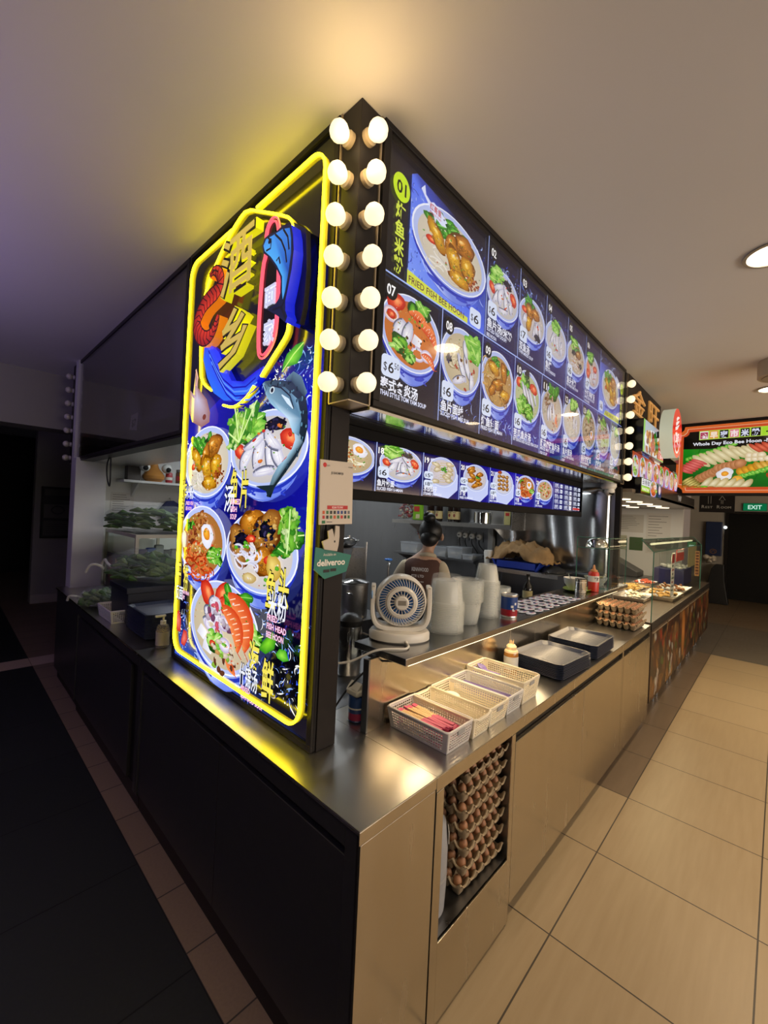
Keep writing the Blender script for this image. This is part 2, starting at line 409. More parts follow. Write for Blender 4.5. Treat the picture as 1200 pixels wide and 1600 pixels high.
# ================================================================ printed food pictures
rng = random.Random(7)
WHT = hx('#dfe6ff'); BLUE = hx('#2a3fd0'); NAVY = hx('#0d0d8c')
def blobpts(cx, cy, rx, ry, rot=0, wob=.15, n=14, r=rng):
    ca, sa = math.cos(rot), math.sin(rot); ph = [r.uniform(0, 6.28) for _ in range(3)]; pts = []
    for i in range(n):
        t = 2 * PI * i / n; k = 1 + wob * (.5 * math.sin(2 * t + ph[0]) + .3 * math.sin(3 * t + ph[1]) + .3 * math.sin(5 * t + ph[2]))
        x, y = rx * k * math.cos(t), ry * k * math.sin(t); pts.append((cx + x * ca - y * sa, cy + x * sa + y * ca))
    return pts
class Dish:
    """draws one bowl and what is in it, in the bowl's own -1..1 coordinates"""
    def __init__(s, A, cx, cy, rx, ry, r): s.A, s.cx, s.cy, s.rx, s.ry, s.r = A, cx, cy, rx, ry, r
    def p(s, x, y): return (s.cx + x * s.rx, s.cy + y * s.ry)
    def blob(s, x, y, a, b, rot, c0, c1, wob=.15, n=14, off=(-.2, .25)):
        pts = [s.p(*q) for q in blobpts(x, y, a, b, rot, wob, n, s.r)]
        s.A.fan(pts, c0, c1, (off[0] * a * s.rx, off[1] * b * s.ry))
    def line(s, pts, w, c, c1=None): s.A.line([s.p(*q) for q in pts], w * s.rx if not isinstance(w, list) else [k * s.rx for k in w], c, c1)
    def bowl(s, soup='#e6d9bd', depth=.75, body=True):
        A = s.A
        if body:
            k = s.ry; n = 18; pts = []; cs = []
            for i in range(n + 1):
                t = PI + PI * i / n; x = math.cos(t); y = math.sin(t)
                pts.append((s.cx + x * s.rx * .99, s.cy + y * s.ry * .99)); cs.append(hx('#93a9f2'))
            for i in range(n, -1, -1):
                t = PI + PI * i / n; x = math.cos(t) * (.62 + .25 * abs(math.cos(t))); y = -depth * (.35 + .65 * abs(math.sin(t)) ** .6) + math.sin(t) * .62
                pts.append((s.cx + x * s.rx * .98, s.cy + y * s.ry)); cs.append(hx('#b9cbff') if i < 9 else hx('#6f86e6'))
            A.grad(pts, cs)
            s.line([(math.cos(R(a)) * .985, math.sin(R(a)) * 1.06 - .03) for a in range(192, 350, 6)], .05, hx('#2334b4'))
            s.line([(math.cos(R(a)) * .80, math.sin(R(a)) * 1.0 - .34) for a in range(205, 336, 6)], .016, hx('#5a72dc'))
            for fx in (-.45, .3):
                s.blob(fx, -1.13 + .1 * abs(fx), .17, .06, -.25 if fx < 0 else .3, hx('#3a4fd0'), hx('#2a3cc0'))
                s.line([(fx + .14, -1.15), (fx + .26, -1.06)], .03, hx('#2a3cc0')); s.line([(fx + .14, -1.15), (fx + .25, -1.2)], .03, hx('#2a3cc0'))
        A.ell(s.cx, s.cy, s.rx, s.ry, hx('#eef2ff'), n=36); A.fan([s.p(.965 * math.cos(R(a)), .965 * math.sin(R(a))) for a in range(0, 360, 10)], hx('#c9d2f4'), hx('#b2c0f0'))
        A.ell(s.cx, s.cy - .03 * s.ry, s.rx * .87, s.ry * .86, hx(soup), n=32, c1=hx(soup, .8))
    def lettuce(s, x, y, a=.3, n=4, dark=False):
        s.blob(x, y, a * .95, a * .75, 0, hx('#2c6a18'), hx('#14400c'), .3, 18)
        for i in range(n * 2):
            q = s.r.uniform(-.9, .9); c0, c1 = s.r.choice(((hx('#4aa830'), hx('#1d6414')), (hx('#2f8a20'), hx('#124a0c')))) if dark else s.r.choice(((hx('#b4e666'), hx('#56a82c')), (hx('#8fd040'), hx('#2f8418')), (hx('#cdf08c'), hx('#7cc040'))))
            px, py = x + s.r.uniform(-a, a) * .62, y + s.r.uniform(-a, a) * .52; k = s.r.uniform(.55, .85)
            s.blob(px, py, a * .6 * k, a * .46 * k, q, c0, c1, .55, 20)
            if i % 2: s.line([(px - a * .5 * math.cos(q), py - a * .5 * math.sin(q)), (px + a * .5 * math.cos(q), py + a * .5 * math.sin(q))], .018, hx('#d4f09a'))
    def greens(s, x, y, a=.3, n=5):
        s.blob(x, y, a * .7, a * .5, 0, hx('#1c4a10'), hx('#0e300a'), .3, 16)
        for i in range(n + 3):
            q = s.r.uniform(0, 3.1); px, py = x + s.r.uniform(-a, a) * .7, y + s.r.uniform(-a, a) * .6
            s.blob(px, py, a * .42, a * .26, q, hx('#57b52e'), hx('#1f6a14'), .2)
            s.line([(px - a * .35 * math.cos(q), py - a * .35 * math.sin(q)), (px + a * .35 * math.cos(q), py + a * .35 * math.sin(q))], .012, hx('#8fd35a'))
    def chunk(s, x, y, a, b, rot, tone=0):
        c = [('#f6c634', '#a86408'), ('#e59a2c', '#8a4a0c'), ('#d8a24a', '#7a4010')][tone]
        s.blob(x, y, a * 1.06, b * 1.06, rot, hx(c[1], .7), hx(c[1], .5), .22, 18); s.blob(x, y, a, b, rot, hx(c[0]), hx(c[1]), .25, 18)
        ca, sa = math.cos(rot), math.sin(rot)
        for _ in range(22):
            t = s.r.uniform(0, 6.28); k = s.r.uniform(0, .82) ** .7; u, v = k * a * math.cos(t), k * b * math.sin(t); lit = 1.25 if v > -.1 * b else .7
            s.blob(x + u * ca - v * sa, y + u * sa + v * ca, min(a, b) * s.r.uniform(.10, .26), min(a, b) * s.r.uniform(.06, .16), s.r.uniform(0, 3), hx(c[0], lit * s.r.uniform(.7, 1.15)), hx(c[1], lit), .4, 8)
        s.blob(x - .2 * a, y + .3 * b, a * .3, b * .2, rot, hx('#ffe9a0'), hx(c[0]), .4, 10)
    def slice(s, x, y, l, w, rot):
        ca, sa = math.cos(rot), math.sin(rot); bend = s.r.uniform(-.3, .3) * w
        def q(u, v): v2 = v + bend * (1 - u * u * 4); return (x + (u * l) * ca - v2 * sa, y + (u * l) * sa + v2 * ca)
        e = [q(-.5 + i / 8, w * .5 * math.sin(PI * (i + .6) / 9.2) ** .6) for i in range(9)] + [q(.5 - i / 8, -w * .5 * math.sin(PI * (i + .6) / 9.2) ** .6) for i in range(9)]
        s.A.fan([s.p(*k) for k in e], hx('#ffffff'), hx('#b9b7cf'))
        s.line([q(-.46 + i / 8 * .92, w * .46 * math.sin(PI * (i + .6) / 9.2) ** .6) for i in range(9)], .035, hx('#3c3f57'), hx('#8d8fa6'))
        s.line([q(-.3, 0), q(.35, -w * .1)], .015, hx('#d3cfe0'))
        for _ in range(4): u = s.r.uniform(-.35, .35); s.line([q(u, w * .3), q(u + .04, -w * .3)], .010, hx('#dedbea'))
    def tomato(s, x, y, a, b, rot):
        s.blob(x, y, a, b, rot, hx('#f05a38'), hx('#b8180e'), .1); s.blob(x + a * .15, y + b * .05, a * .5, b * .5, rot, hx('#ffb070'), hx('#e8502c'), .2, 10)
    def noodles(s, x, y, a, n, cols, w=.035):
        for _ in range(n):
            px, py = x + s.r.uniform(-a, a), y + s.r.uniform(-a, a) * .8; t0 = s.r.uniform(0, 360); rr = s.r.uniform(.1, .28)
            c = hx(s.r.choice(cols)); s.line([(px + rr * math.cos(R(t0 + k * 22)), py + rr * .8 * math.sin(R(t0 + k * 22))) for k in range(7)], w, c, tuple(q * .7 for q in c))
    def prawn(s, x, y, l, rot, flip=1):
        pts = [(-.5 + i / 9, .22 * math.sin(PI * i / 9) * flip) for i in range(10)]; ca, sa = math.cos(rot), math.sin(rot)
        P = [(x + l * (u * ca - v * sa), y + l * (u * sa + v * ca)) for u, v in pts]
        w = [.04, .10, .16, .19, .20, .19, .17, .14, .10, .03]
        s.line(P, [k * l / .6 for k in w], hx('#f58a4c'), hx('#d2401a'))
        for i in range(2, 9): s.line([(P[i][0] - .07 * l * -sa, P[i][1] - .07 * l * ca), (P[i][0] + .07 * l * -sa, P[i][1] + .07 * l * ca)], .014, hx('#ffd2b0'))
        s.line([P[0], (P[0][0] - .25 * l * ca, P[0][1] - .25 * l * sa + .1)], .014, hx('#c23a14'))
    def ring(s, x, y, r0, c='#f4f0ff'):
        s.line([(x + r0 * math.cos(R(a)), y + r0 * .8 * math.sin(R(a))) for a in range(0, 370, 24)], .07, hx(c), hx('#b8a6c8'))
    def tofu(s, x, y, a, rot):
        q = [(x + a * math.cos(rot + k * PI / 2), y + a * math.sin(rot + k * PI / 2)) for k in range(4)]
        s.A.grad([s.p(*k) for k in q], [hx('#ffffff'), hx('#e8e6f0'), hx('#cfcfe0'), hx('#f4f4ff')])
    def egg(s, x, y, a): s.blob(x, y, a, a * 1.15, .3, hx('#ffffff'), hx('#dfe0f0'), .2); s.blob(x - .02, y + .04, a * .5, a * .62, .2, hx('#ffc040'), hx('#d87810'), .1)
    def crumbs(s, x, y, a, n, cols, k=.05):
        for _ in range(n):
            t = s.r.uniform(0, 6.28); q = a * math.sqrt(s.r.random()); c = hx(s.r.choice(cols)); s.blob(x + q * math.cos(t), y + q * math.sin(t), k * s.r.uniform(.5, 1.3), k * s.r.uniform(.4, .9), s.r.uniform(0, 3), c, tuple(z * .6 for z in c), .3, 7)
    def seaweed(s, x, y, a):
        s.blob(x, y, a, a * .8, 0, hx('#171530'), hx('#05050c'), .3); s.crumbs(x, y, a * 1.1, 14, ['#2a2650', '#0a0a14', '#443c6c'], .05)
def fill(d, k):
    r = d.r
    if k == 'fried':
        d.bowl('#e2d8c2'); d.greens(-.35, .5, .42, 8); d.greens(.1, .55, .3, 4); d.noodles(-.25, -.5, .3, 16, ['#f2ece0', '#dcd2c4'])
        d.tomato(-.55, -.1, .13, .1, .3); d.chunk(.28, .42, .33, .27, .3, 1); d.chunk(-.42, .1, .17, .36, .5, 0); d.chunk(-.05, .18, .16, .32, -.2, 1); d.chunk(.05, -.2, .2, .38, .2, 0); d.chunk(.42, -.14, .21, .33, .1, 0); d.chunk(.2, -.6, .3, .18, -.2, 0)
        d.crumbs(.58, -.42, .2, 30, ['#a8481c', '#7a2c10', '#d0743c'], .045); d.crumbs(0, -.1, .6, 8, ['#5fb02e'], .035)
    elif k == 'fish':
        d.bowl('#d8d2d0'); d.lettuce(-.45, .62, .5, 6); d.tomato(-.7, .0, .16, .24, .5); d.tomato(.6, .15, .2, .3, .5); d.seaweed(.22, .58, .24)
        for q in ((-.45, -.2, .8, .3, 1.1), (-.15, -.1, .9, .32, 1.4), (.12, -.25, .9, .3, 1.7), (.36, -.2, .8, .28, 1.9), (-.3, .25, .7, .25, .6), (.2, .2, .7, .26, 2.2), (0, -.6, .6, .25, .2)): d.slice(*q)
        d.crumbs(.1, 0, .6, 9, ['#e03020', '#f08030', '#c8e070'], .06)
    elif k == 'mix':
        d.bowl('#cfc6c4'); d.greens(-.2, .66, .42, 8); d.tomato(-.62, .25, .2, .16, .2); d.chunk(-.25, .3, .22, .4, .3, 1); d.chunk(.2, .38, .3, .24, 0, 1); d.chunk(-.3, -.25, .2, .34, -.2, 0)
        for q in ((.1, -.35, .8, .2, 1.4), (.3, -.3, .8, .2, 1.6), (.5, -.25, .7, .2, 1.8)): d.slice(*q)
        d.seaweed(.38, -.66, .22); d.slice(-.65, -.15, .4, .3, 1.3); d.crumbs(.4, .1, .3, 7, ['#e84a28', '#f0e0d0'], .07)
    elif k == 'porridge':
        d.bowl('#d9d4d8'); d.lettuce(-.1, .7, .45, 6)
        for q in ((-.2, -.1, 1., .2, 1.9), (.05, -.1, 1., .2, 1.8), (.28, -.15, 1., .2, 1.7), (.48, -.2, .8, .2, 1.6), (-.45, .0, .7, .2, 1.2)): d.slice(*q)
        d.crumbs(-.2, -.4, .3, 10, ['#e05030', '#d8d080', '#f0f0ff'], .07)
    elif k == 'brown':
        d.bowl('#cbb9a2'); d.lettuce(-.2, .7, .5, 5); d.crumbs(.1, .1, .66, 46, ['#b06428', '#7c3c18', '#d89a58', '#e8c8a0', '#f0e8e0'], .1); d.greens(.1, .5, .3, 4)
        d.seaweed(-.3, .2, .2); d.seaweed(.45, -.3, .18); d.noodles(-.1, -.4, .35, 14, ['#f0eaf0', '#dcd4dc']); d.chunk(.2, .25, .3, .22, .4, 2)
    elif k == 'prawn':
        d.bowl('#d8c6c0'); d.lettuce(-.3, .75, .5, 5); d.prawn(-.5, .2, .7, 2.0); d.prawn(-.3, .0, .8, 2.0); d.tomato(.3, .25, .3, .22, .2); d.tomato(-.6, -.3, .2, .3, .3)
        for q in ((.05, -.25, .9, .24, 1.9), (.3, -.35, .8, .24, 1.8), (-.2, -.45, .7, .22, 1.7)): d.slice(*q)
        d.ring(.4, -.1, .14); d.crumbs(0, -.2, .6, 10, ['#e84028', '#f09040'], .06)
    elif k == 'tomyam':
        d.bowl('#d87a34'); d.tomato(-.55, .62, .3, .22, .4); d.lettuce(.2, .68, .38, 5); d.ring(-.68, .25, .2, '#ffe4dc'); d.tomato(-.68, .25, .12, .12, 0)
        d.prawn(.2, .36, .8, -.5); d.prawn(.5, .15, .8, -.6)
        for q in ((-.42, .0, .6, .34, 1.1), (-.18, -.05, .7, .34, 1.3)): d.slice(*q)
        d.tofu(.15, -.12, .2, .5); d.lettuce(-.4, -.38, .3, 3); d.ring(.2, -.45, .2); d.ring(.5, -.4, .17); d.prawn(.55, -.55, .55, 2.6, -1); d.lettuce(-.12, -.62, .25, 3); d.crumbs(.15, .1, .45, 14, ['#4c2a10', '#d85a20', '#7cc040'], .05)
    elif k == 'misua':
        d.bowl('#d2c2a0'); d.lettuce(.55, .55, .5, 7); d.noodles(-.3, .1, .4, 26, ['#efe6cc', '#d6c8a0', '#b8a47c'])
        for q in ((.0, -.2, .9, .24, 2.1), (.3, -.1, .9, .24, 2.0), (-.1, -.6, .7, .26, .4), (.45, -.5, .6, .24, 1.6), (.15, .4, .6, .2, 1.9)): d.slice(*q)
        d.seaweed(-.62, -.1, .12); d.crumbs(.1, -.3, .6, 9, ['#c03a20', '#7a4a20'], .07)
    elif k == 'eemian':
        d.bowl('#c49a5c'); d.noodles(-.3, .1, .5, 44, ['#d8a85c', '#b07c34', '#e8c484']); d.greens(-.2, .62, .3, 6); d.greens(.45, .5, .25, 4); d.chunk(-.3, .35, .32, .2, -.2, 0); d.chunk(.32, .35, .2, .34, .2, 1); d.chunk(-.05, -.15, .34, .2, .3, 1); d.chunk(.4, -.45, .3, .24, .3, 0); d.noodles(.0, -.5, .4, 16, ['#d8a85c', '#8a5a24']); d.chunk(-.35, -.4, .24, .16, .8, 1)
    elif k == 'gourd':
        d.bowl('#c9cf9c'); d.seaweed(-.1, .85, .2); d.tomato(-.65, .4, .2, .2, 0); d.lettuce(-.2, .45, .4, 4)
        for q in ((-.3, .1, .8, .2, 2.0), (.0, .0, .9, .18, 2.1), (.25, -.05, .9, .18, 2.1), (.5, .1, .7, .16, 2.0)): d.slice(*q)
        d.tomato(.4, .4, .3, .2, -.4); d.lettuce(-.35, -.4, .45, 6); d.lettuce(.1, -.55, .4, 5)
    elif k == 'mince':
        d.bowl('#cdbfae'); d.greens(.1, .66, .5, 9); d.crumbs(-.2, .2, .45, 30, ['#b08868', '#d8b898', '#8a6248'], .09)
        for q in ((-.3, -.2, .7, .2, 1.5), (-.1, -.1, .8, .2, 1.6), (.1, -.1, .8, .2, 1.8)): d.slice(*q)
        d.prawn(.5, -.4, .6, 1.8); d.crumbs(.2, -.5, .4, 20, ['#e0c8a0', '#c05030', '#f0e4d8'], .08)
    elif k == 'mushroom':
        d.bowl('#bca98c'); d.lettuce(-.1, .68, .4, 5); d.crumbs(0, .05, .65, 50, ['#6a4020', '#a87848', '#e8dcc8', '#3c2410'], .09); d.egg(.35, -.2, .2); d.noodles(-.1, -.6, .3, 12, ['#efe0c0'])
    elif k == 'pork':
        d.bowl('#cfc2bc'); d.lettuce(0, .75, .45, 5); d.crumbs(0, -.05, .7, 70, ['#d8b4a4', '#b88878', '#efdcd0', '#9a5a48'], .08); d.crumbs(0, 0, .6, 12, ['#78b040'], .04)
    elif k == 'pale':
        d.bowl('#d6cec2'); d.lettuce(.1, .7, .4, 5); d.crumbs(-.2, .1, .5, 24, ['#c8906c', '#e8d0b8', '#f4eee4'], .09); d.slice(.2, -.1, .7, .2, 1.7); d.slice(.4, -.2, .7, .2, 1.6); d.noodles(0, -.45, .4, 18, ['#efe8dc', '#d8ccb8'])
    elif k == 'noodle':
        d.bowl('#c9b48c'); d.noodles(0, -.1, .5, 40, ['#f0e4b8', '#d8c488', '#fff8e0']); d.crumbs(-.3, .2, .4, 36, ['#a8501c', '#d88038', '#6a3010'], .07); d.egg(.35, .35, .3); d.greens(-.5, .62, .3, 5); d.crumbs(.1, -.2, .5, 12, ['#f08020', '#60a830'], .05)
    elif k == 'eggmian':
        d.bowl('#b87838'); d.crumbs(-.05, .5, .34, 46, ['#c8783c', '#e8b078', '#8a4418'], .07); d.greens(-.5, .42, .22, 4); d.crumbs(-.35, .15, .25, 14, ['#7a3018', '#a85030'], .1)
        d.noodles(.0, -.5, .5, 60, ['#d84a18', '#a83010', '#f08040']); d.crumbs(-.05, -.05, .35, 30, ['#e8b868', '#c88838', '#f4dca8'], .07); d.lettuce(.6, -.3, .3, 7); d.egg(.28, .2, .27); d.blob(-.75, -.0, .13, .25, 0, hx('#e8e4f0'), hx('#a8a0b0'))
    elif k == 'fishhead':
        d.bowl('#e0d8d4'); d.lettuce(.55, .35, .5, 9, True); d.lettuce(.6, .75, .4, 6); d.chunk(-.55, .1, .3, .55, .1, 2); d.chunk(-.2, .7, .35, .3, .4, 1); d.seaweed(-.5, .25, .22); d.chunk(.22, .5, .33, .52, -.4, 2); d.seaweed(.22, .55, .24); d.chunk(.15, -.2, .3, .3, 0, 1)
        d.crumbs(.2, .45, .35, 24, ['#e8c070', '#1c1a30', '#c88830'], .06); d.noodles(-.3, -.2, .3, 20, ['#f4f2ff', '#e0e0f4']); d.tomato(-.2, .3, .14, .1, 0); d.tomato(.3, -.15, .12, .1, .4); d.blob(.45, -.3, .2, .3, .2, hx('#f0d878'), hx('#c09a38')); d.blob(-.2, -.68, .2, .14, 0, hx('#e8d8a0'), hx('#b89858')); d.crumbs(0, 0, .7, 8, ['#68c030'], .07)
    elif k == 'seafood':
        d.bowl('#d8c8a8'); d.tomato(-.45, .62, .2, .34, .4); d.tomato(.0, .7, .18, .34, -.4); d.tomato(.1, .5, .2, .2, .5); d.greens(.42, .62, .4, 9); d.lettuce(.8, .1, .3, 5)
        for q in ((-.2, .45, .34, .4, 1.4), (-.35, .2, .3, .3, 1.), (-.1, .15, .3, .3, .5), (-.45, .0, .2, .3, .4)): d.slice(*q)
        d.ring(-.3, -.05, .15); d.ring(-.1, -.2, .16); d.ring(.1, .1, .14); d.crumbs(0, .1, .4, 20, ['#f0e8f4', '#c8b8c8', '#e05a70', '#7a4a6a'], .1)
        d.prawn(.42, .25, 1.15, 2.0, -1); d.prawn(.25, .05, .95, 2.1, -1); d.tofu(-.55, -.3, .18, .3); d.tofu(-.35, -.55, .2, .6); d.lettuce(-.1, -.4, .3, 6); d.tomato(-.2, -.45, .1, .08, 0); d.prawn(.4, -.55, .6, 1.8); d.ring(.15, -.35, .13); d.crumbs(.1, -.65, .35, 24, ['#e8d8c0', '#6a3a28', '#d8a060', '#90c040'], .08)
    elif k == 'dumpling':
        d.bowl('#d8d0d8', body=False)
        for i in range(9): d.blob(r.uniform(-.5, .5), .6 - i * .16, .3, .15, r.uniform(-.5, .5), hx('#efe6cf'), hx('#a89464'), .3); d.line([(-.2, .6 - i * .16), (.2, .63 - i * .16)], .03, hx('#c8b488'))
        d.greens(.05, .2, .25, 5)
    elif k == 'frieddump':
        d.bowl('#d8d0d8', body=False)
        for i in range(8): d.chunk(r.uniform(-.45, .45), .62 - i * .17, .3, .17, r.uniform(-.5, .5), 1)
        d.greens(.1, .1, .2, 4)
    elif k == 'rolls':
        d.bowl('#dfe0f0', body=False)
        for i in range(4):
            for j in range(3): d.chunk(-.4 + j * .36, .5 - i * .33, .17, .14, .4, 2)
        d.blob(-.45, .8, .2, .14, 0, hx('#c0541c'), hx('#8a3010'))
    else:
        d.bowl('#c9b090'); d.crumbs(0, 0, .7, 60, ['#d8742c', '#e8b060', '#b83a18', '#f0e0c0', '#68a83a'], .1)
def dish(A, cx, cy, rx, ry, kind, seed):
    d = Dish(A, cx, cy, rx, ry, random.Random(seed)); fill(d, kind); r = d.r
    for _ in range(46):                              # broth specks, herbs and crumbs over the whole bowl
        t = r.uniform(0, 6.28); q = .8 * math.sqrt(r.random()); c = hx(r.choice(('#fff2d8', '#d8a860', '#7ab03c', '#c8602c', '#f4ecf4', '#8a5a30', '#3f8a24', '#f0d8b0'))); k = r.uniform(.008, .022)
        d.blob(q * math.cos(t), q * math.sin(t), k * r.uniform(1, 2), k, r.uniform(0, 3), c, tuple(z * .7 for z in c), .3, 6)
def splash(A, x, y, w, h, n, seed, cols=('#2c3fc0', '#6f90ee', '#1c2a90', '#a8c0f4')):
    """water: thin curling ribbons and droplets"""
    r = random.Random(seed)
    for _ in range(n):
        px, py = x + r.uniform(0, w), y + r.uniform(0, h); a = r.uniform(0, 6.28); l = r.uniform(.08, .28) * min(w, .2); bend = r.uniform(-2.5, 2.5); P = []
        for k in range(6): P.append((px, py)); px += l / 5 * math.cos(a); py += l / 5 * math.sin(a); a += bend / 5
        m = r.uniform(.002, .007); A.line(P, [m * .2, m * .8, m, m, m * .6, m * .1], hx(r.choice(cols)))
    for _ in range(n): A.ell(x + r.uniform(0, w), y + r.uniform(0, h), .003 * r.uniform(.4, 1.4), .004 * r.uniform(.4, 1.4), hx(r.choice(cols)), n=7)

# ================================================================ corner signs of the stall
lit_print = print_mat('backlit_menu_print', .86)
lit_poster = print_mat('backlit_poster_print', 1.05)
dark_print = print_mat('unlit_print', 0, .1, 1.0)
flat_print = print_mat('paper_print', 0, .5, 1.0)
glow_far = print_mat('backlit_far_print', .75)

# ---- main menu lightbox over the counter
MX0, MX1, MY, MZ0 = .2212, 3.283, .2585, 2.0257
t = thing('menu_lightbox', 'long backlit menu board of fish soup dishes facing the aisle', 'menu board')
b = MB(); fw = .032
b.box(MX0, MY + .02, MZ0, MX1, MY + .10, CEIL)
for q in ((MX0, MZ0, MX1, MZ0 + .022), (MX0, CEIL - .024, MX1, CEIL), (MX0, MZ0 + .022, MX0 + fw, CEIL - .024), (MX1 - .012, MZ0 + .022, MX1, CEIL - .024)):
    b.box(q[0], MY - .008, q[1], q[2], MY + .02, q[3])
b.build('frame', black_box, t, bevel=.002)
A = Art((0, MY + .0185, 0), (1, 0, 0), (0, 0, 1), (0, -1, 0), 1.2e-5)
x0, x1, zb, zm, zt = MX0 + fw, MX1 - .012, 2.047, 2.5155, 2.985
BK = hx('#0d0b0d')
A.grad([(x0, zb), (1.0, zb), (1.9, zb), (x1, zb), (x1, zt), (1.9, zt), (1.0, zt), (x0, zt)], [BK, hx('#0c0a3a'), hx('#140c80'), hx('#200a50'), hx('#100c40'), hx('#0c0a40'), hx('#0b0a1c'), BK])
A.grad([(.93, 2.12), (1.25, 2.1), (2.7, 2.1), (3.0, 2.2), (3.0, 2.8), (2.4, 2.86), (1.5, 2.8), (1.0, 2.62)], [hx('#0c0a3c'), hx('#150e90'), hx('#1a10a0'), hx('#130c6c'), hx('#120c74'), hx('#150e90'), hx('#150e90'), hx('#0c0a3c')])
for i, (sx, sy, sw, sh) in enumerate(((.62, 2.08, .28, .1), (.95, 2.07, .3, .1), (1.3, 2.1, .3, .12), (.98, 2.84, .3, .08), (1.3, 2.86, .3, .06), (1.65, 2.86, .6, .05), (2.3, 2.2, .6, .1), (2.66, 2.9, .5, .05))): splash(A, sx, sy, sw, sh, 26, 50 + i)
zbase = A.z
def at_base(): A.z = zbase
# dish 01, the large one
at_base(); A.clip = (.385, zm, .945, zt)
A.grad([(.39, zm), (.95, zm), (.95, 2.80), (.90, 2.82), (.66, 2.93), (.42, 2.95), (.39, 2.93)], [hx('#7fa0ff'), hx('#4a6af0'), hx('#20308c'), hx('#0e0e28'), hx('#1c2250'), hx('#3a4cb8'), hx('#5a78f0')])
splash(A, .39, 2.56, .1, .36, 40, 3); splash(A, .72, 2.58, .22, .32, 40, 4)
dish(A, .667, 2.765, .270, .148, 'fried', 11); A.clip = None
F = [(.44, 2.905), (.462, 2.93), (.470, 2.898), (.50, 2.885), (.52, 2.895), (.56, 2.888), (.615, 2.862), (.60, 2.852), (.612, 2.842), (.575, 2.833), (.54, 2.842), (.535, 2.82), (.523, 2.846), (.49, 2.868), (.465, 2.886)]
A.poly(F, hx('#dfe6ff')); A.ell(.592, 2.864, .004, .004, hx('#101010'), n=8)
A.text('红哥里', .497, 2.862, .020, hx('#c01818'), .02, .075); A.text('Angoli Fish', .497, 2.845, .011, hx('#c01818'), 0, .075)
at_base(); A.z += .002
A.poly([(.385, zm + .004), (.80, zm + .004), (.80, 2.545), (.69, 2.548), (.385, 2.572)], hx('#d8e048')); A.text('FRIED FISH BEE HOON', .395, zm + .014, .026, hx('#5c1440'), .008, .375)
A.ell(.335, 2.845, .046, .050, hx('#c8e81e'), n=36); A.text('01', .335, 2.822, .046, hx('#0a0a0a'), .02, .052, 'c')
A.vtext('炸鱼米粉', .335, 2.735, .060, hx('#d8e84c'), .03, .052, gap=1.08)
def tag_price(x, z, s, w=.075, h=.075, sup=None):
    A.poly(rrect(x, z, x + w, z + h, w * .2), hx('#dce8ff')); k = h * .5
    A.text('$', x + w * .12, z + h * .26, k * .8, hx('#101018'), 0, w * .18); A.text(s, x + w * .36, z + h * .22, k * 1.05, hx('#101018'), .01, w * (.3 if sup else .44))
    if sup: A.text(sup, x + w * .68, z + h * .46, k * .6, hx('#101018'), 0, w * .26)
tag_price(.815, 2.527, '6', .095, .078)
def cell(x, w, z0, z1, num, kind, price, cn, en, seed, sup=None, low=True):
    at_base(); A.clip = (x + .006, z0, x + w - .006, z1); h = z1 - z0
    cy = z0 + h * (.632 if low else .54); rx = w * .495; ry = h * (.30 if low else .245)
    dish(A, x + w * .505, cy, rx, ry, kind, seed); A.clip = None
    A.z = zbase + .003
    A.ell(x + .052, z1 - .055, .034, .036, hx('#08080a')); A.text(num, x + .052, z1 - .074, .037, hx('#ffffff'), .025, .045, 'c')
    tag_price(x + .018, z0 + h * .22, price, .085 if not sup else .1, .078, sup)
    A.text(cn, x + .016, z0 + h * .125, .034, hx('#eef2ff'), .03, min(.042 * len(cn), w - .05))
    for i, e in enumerate(en): A.text(e, x + .016, z0 + h * .075 - i * .026, .017, hx('#dfe6ff'), .03, min(.0115 * len(e), w - .03))
TOP = [(.948, .333, '02', 'fish', '6', '鱼片汤/米粉', ['SLICED FISH SOUP/', 'BEE HOON']), (1.281, .342, '03', 'mix', '7', '双鱼汤', ['TWIN MIXED SOUP']), (1.623, .340, '04', 'porridge', '6', '鱼粥', ['FISH PORRIDGE']),
       (1.963, .345, '05', 'brown', '6', '鱼头米粉', ['FISH HEAD BEE HOON']), (2.308, .328, '06', 'prawn', '7', '什锦海鲜汤', ['MIXED SEAFOOD SOUP', 'WITH RICE'])]
BOT = [(.252, .361, '07', 'tomyam', '6', '泰式冬炎汤', ['THAI STYLE TOM YAM SOUP'], '50'), (.613, .321, '08', 'misua', '6', '鱼片面线', ['SLICED FISH MEE SUA']), (.934, .327, '09', 'eemian', '6', '炸鱼伊面', ['FRIED FISH EE MIAN']),
       (1.261, .340, '10', 'gourd', '6', '苦瓜鱼片汤', ['BITTERGOURD SLICED FISH SOUP']), (1.601, .340, '11', 'mince', '6', '酸菜肉碎鱼片汤', ['MINCED MEAT SLICED', 'FISH SOUP']), (1.941, .345, '12', 'pale', '6', '鱼片面汤', ['SLICED FISH NOODLE', 'SOUP']),
       (2.286, .324, '13', 'mushroom', '5', '香菇肉碎面', ['MUSHROOM MINCED', 'MEAT NOODLE']), (2.610, .354, '14', 'pork', '5', '肉碎面', ['MINCED MEAT NOODLE']), (2.964, .305, '15', 'pale', '5', '肉碎粥', ['MINCED MEAT PORRIDGE'])]
for i, c in enumerate(TOP): cell(c[0], c[1], zm, zt, *c[2:7], 100 + i, low=False)
for i, c in enumerate(BOT): cell(c[0], c[1], zb, zm, *c[2:7], 200 + i, c[7] if len(c) > 7 else None)
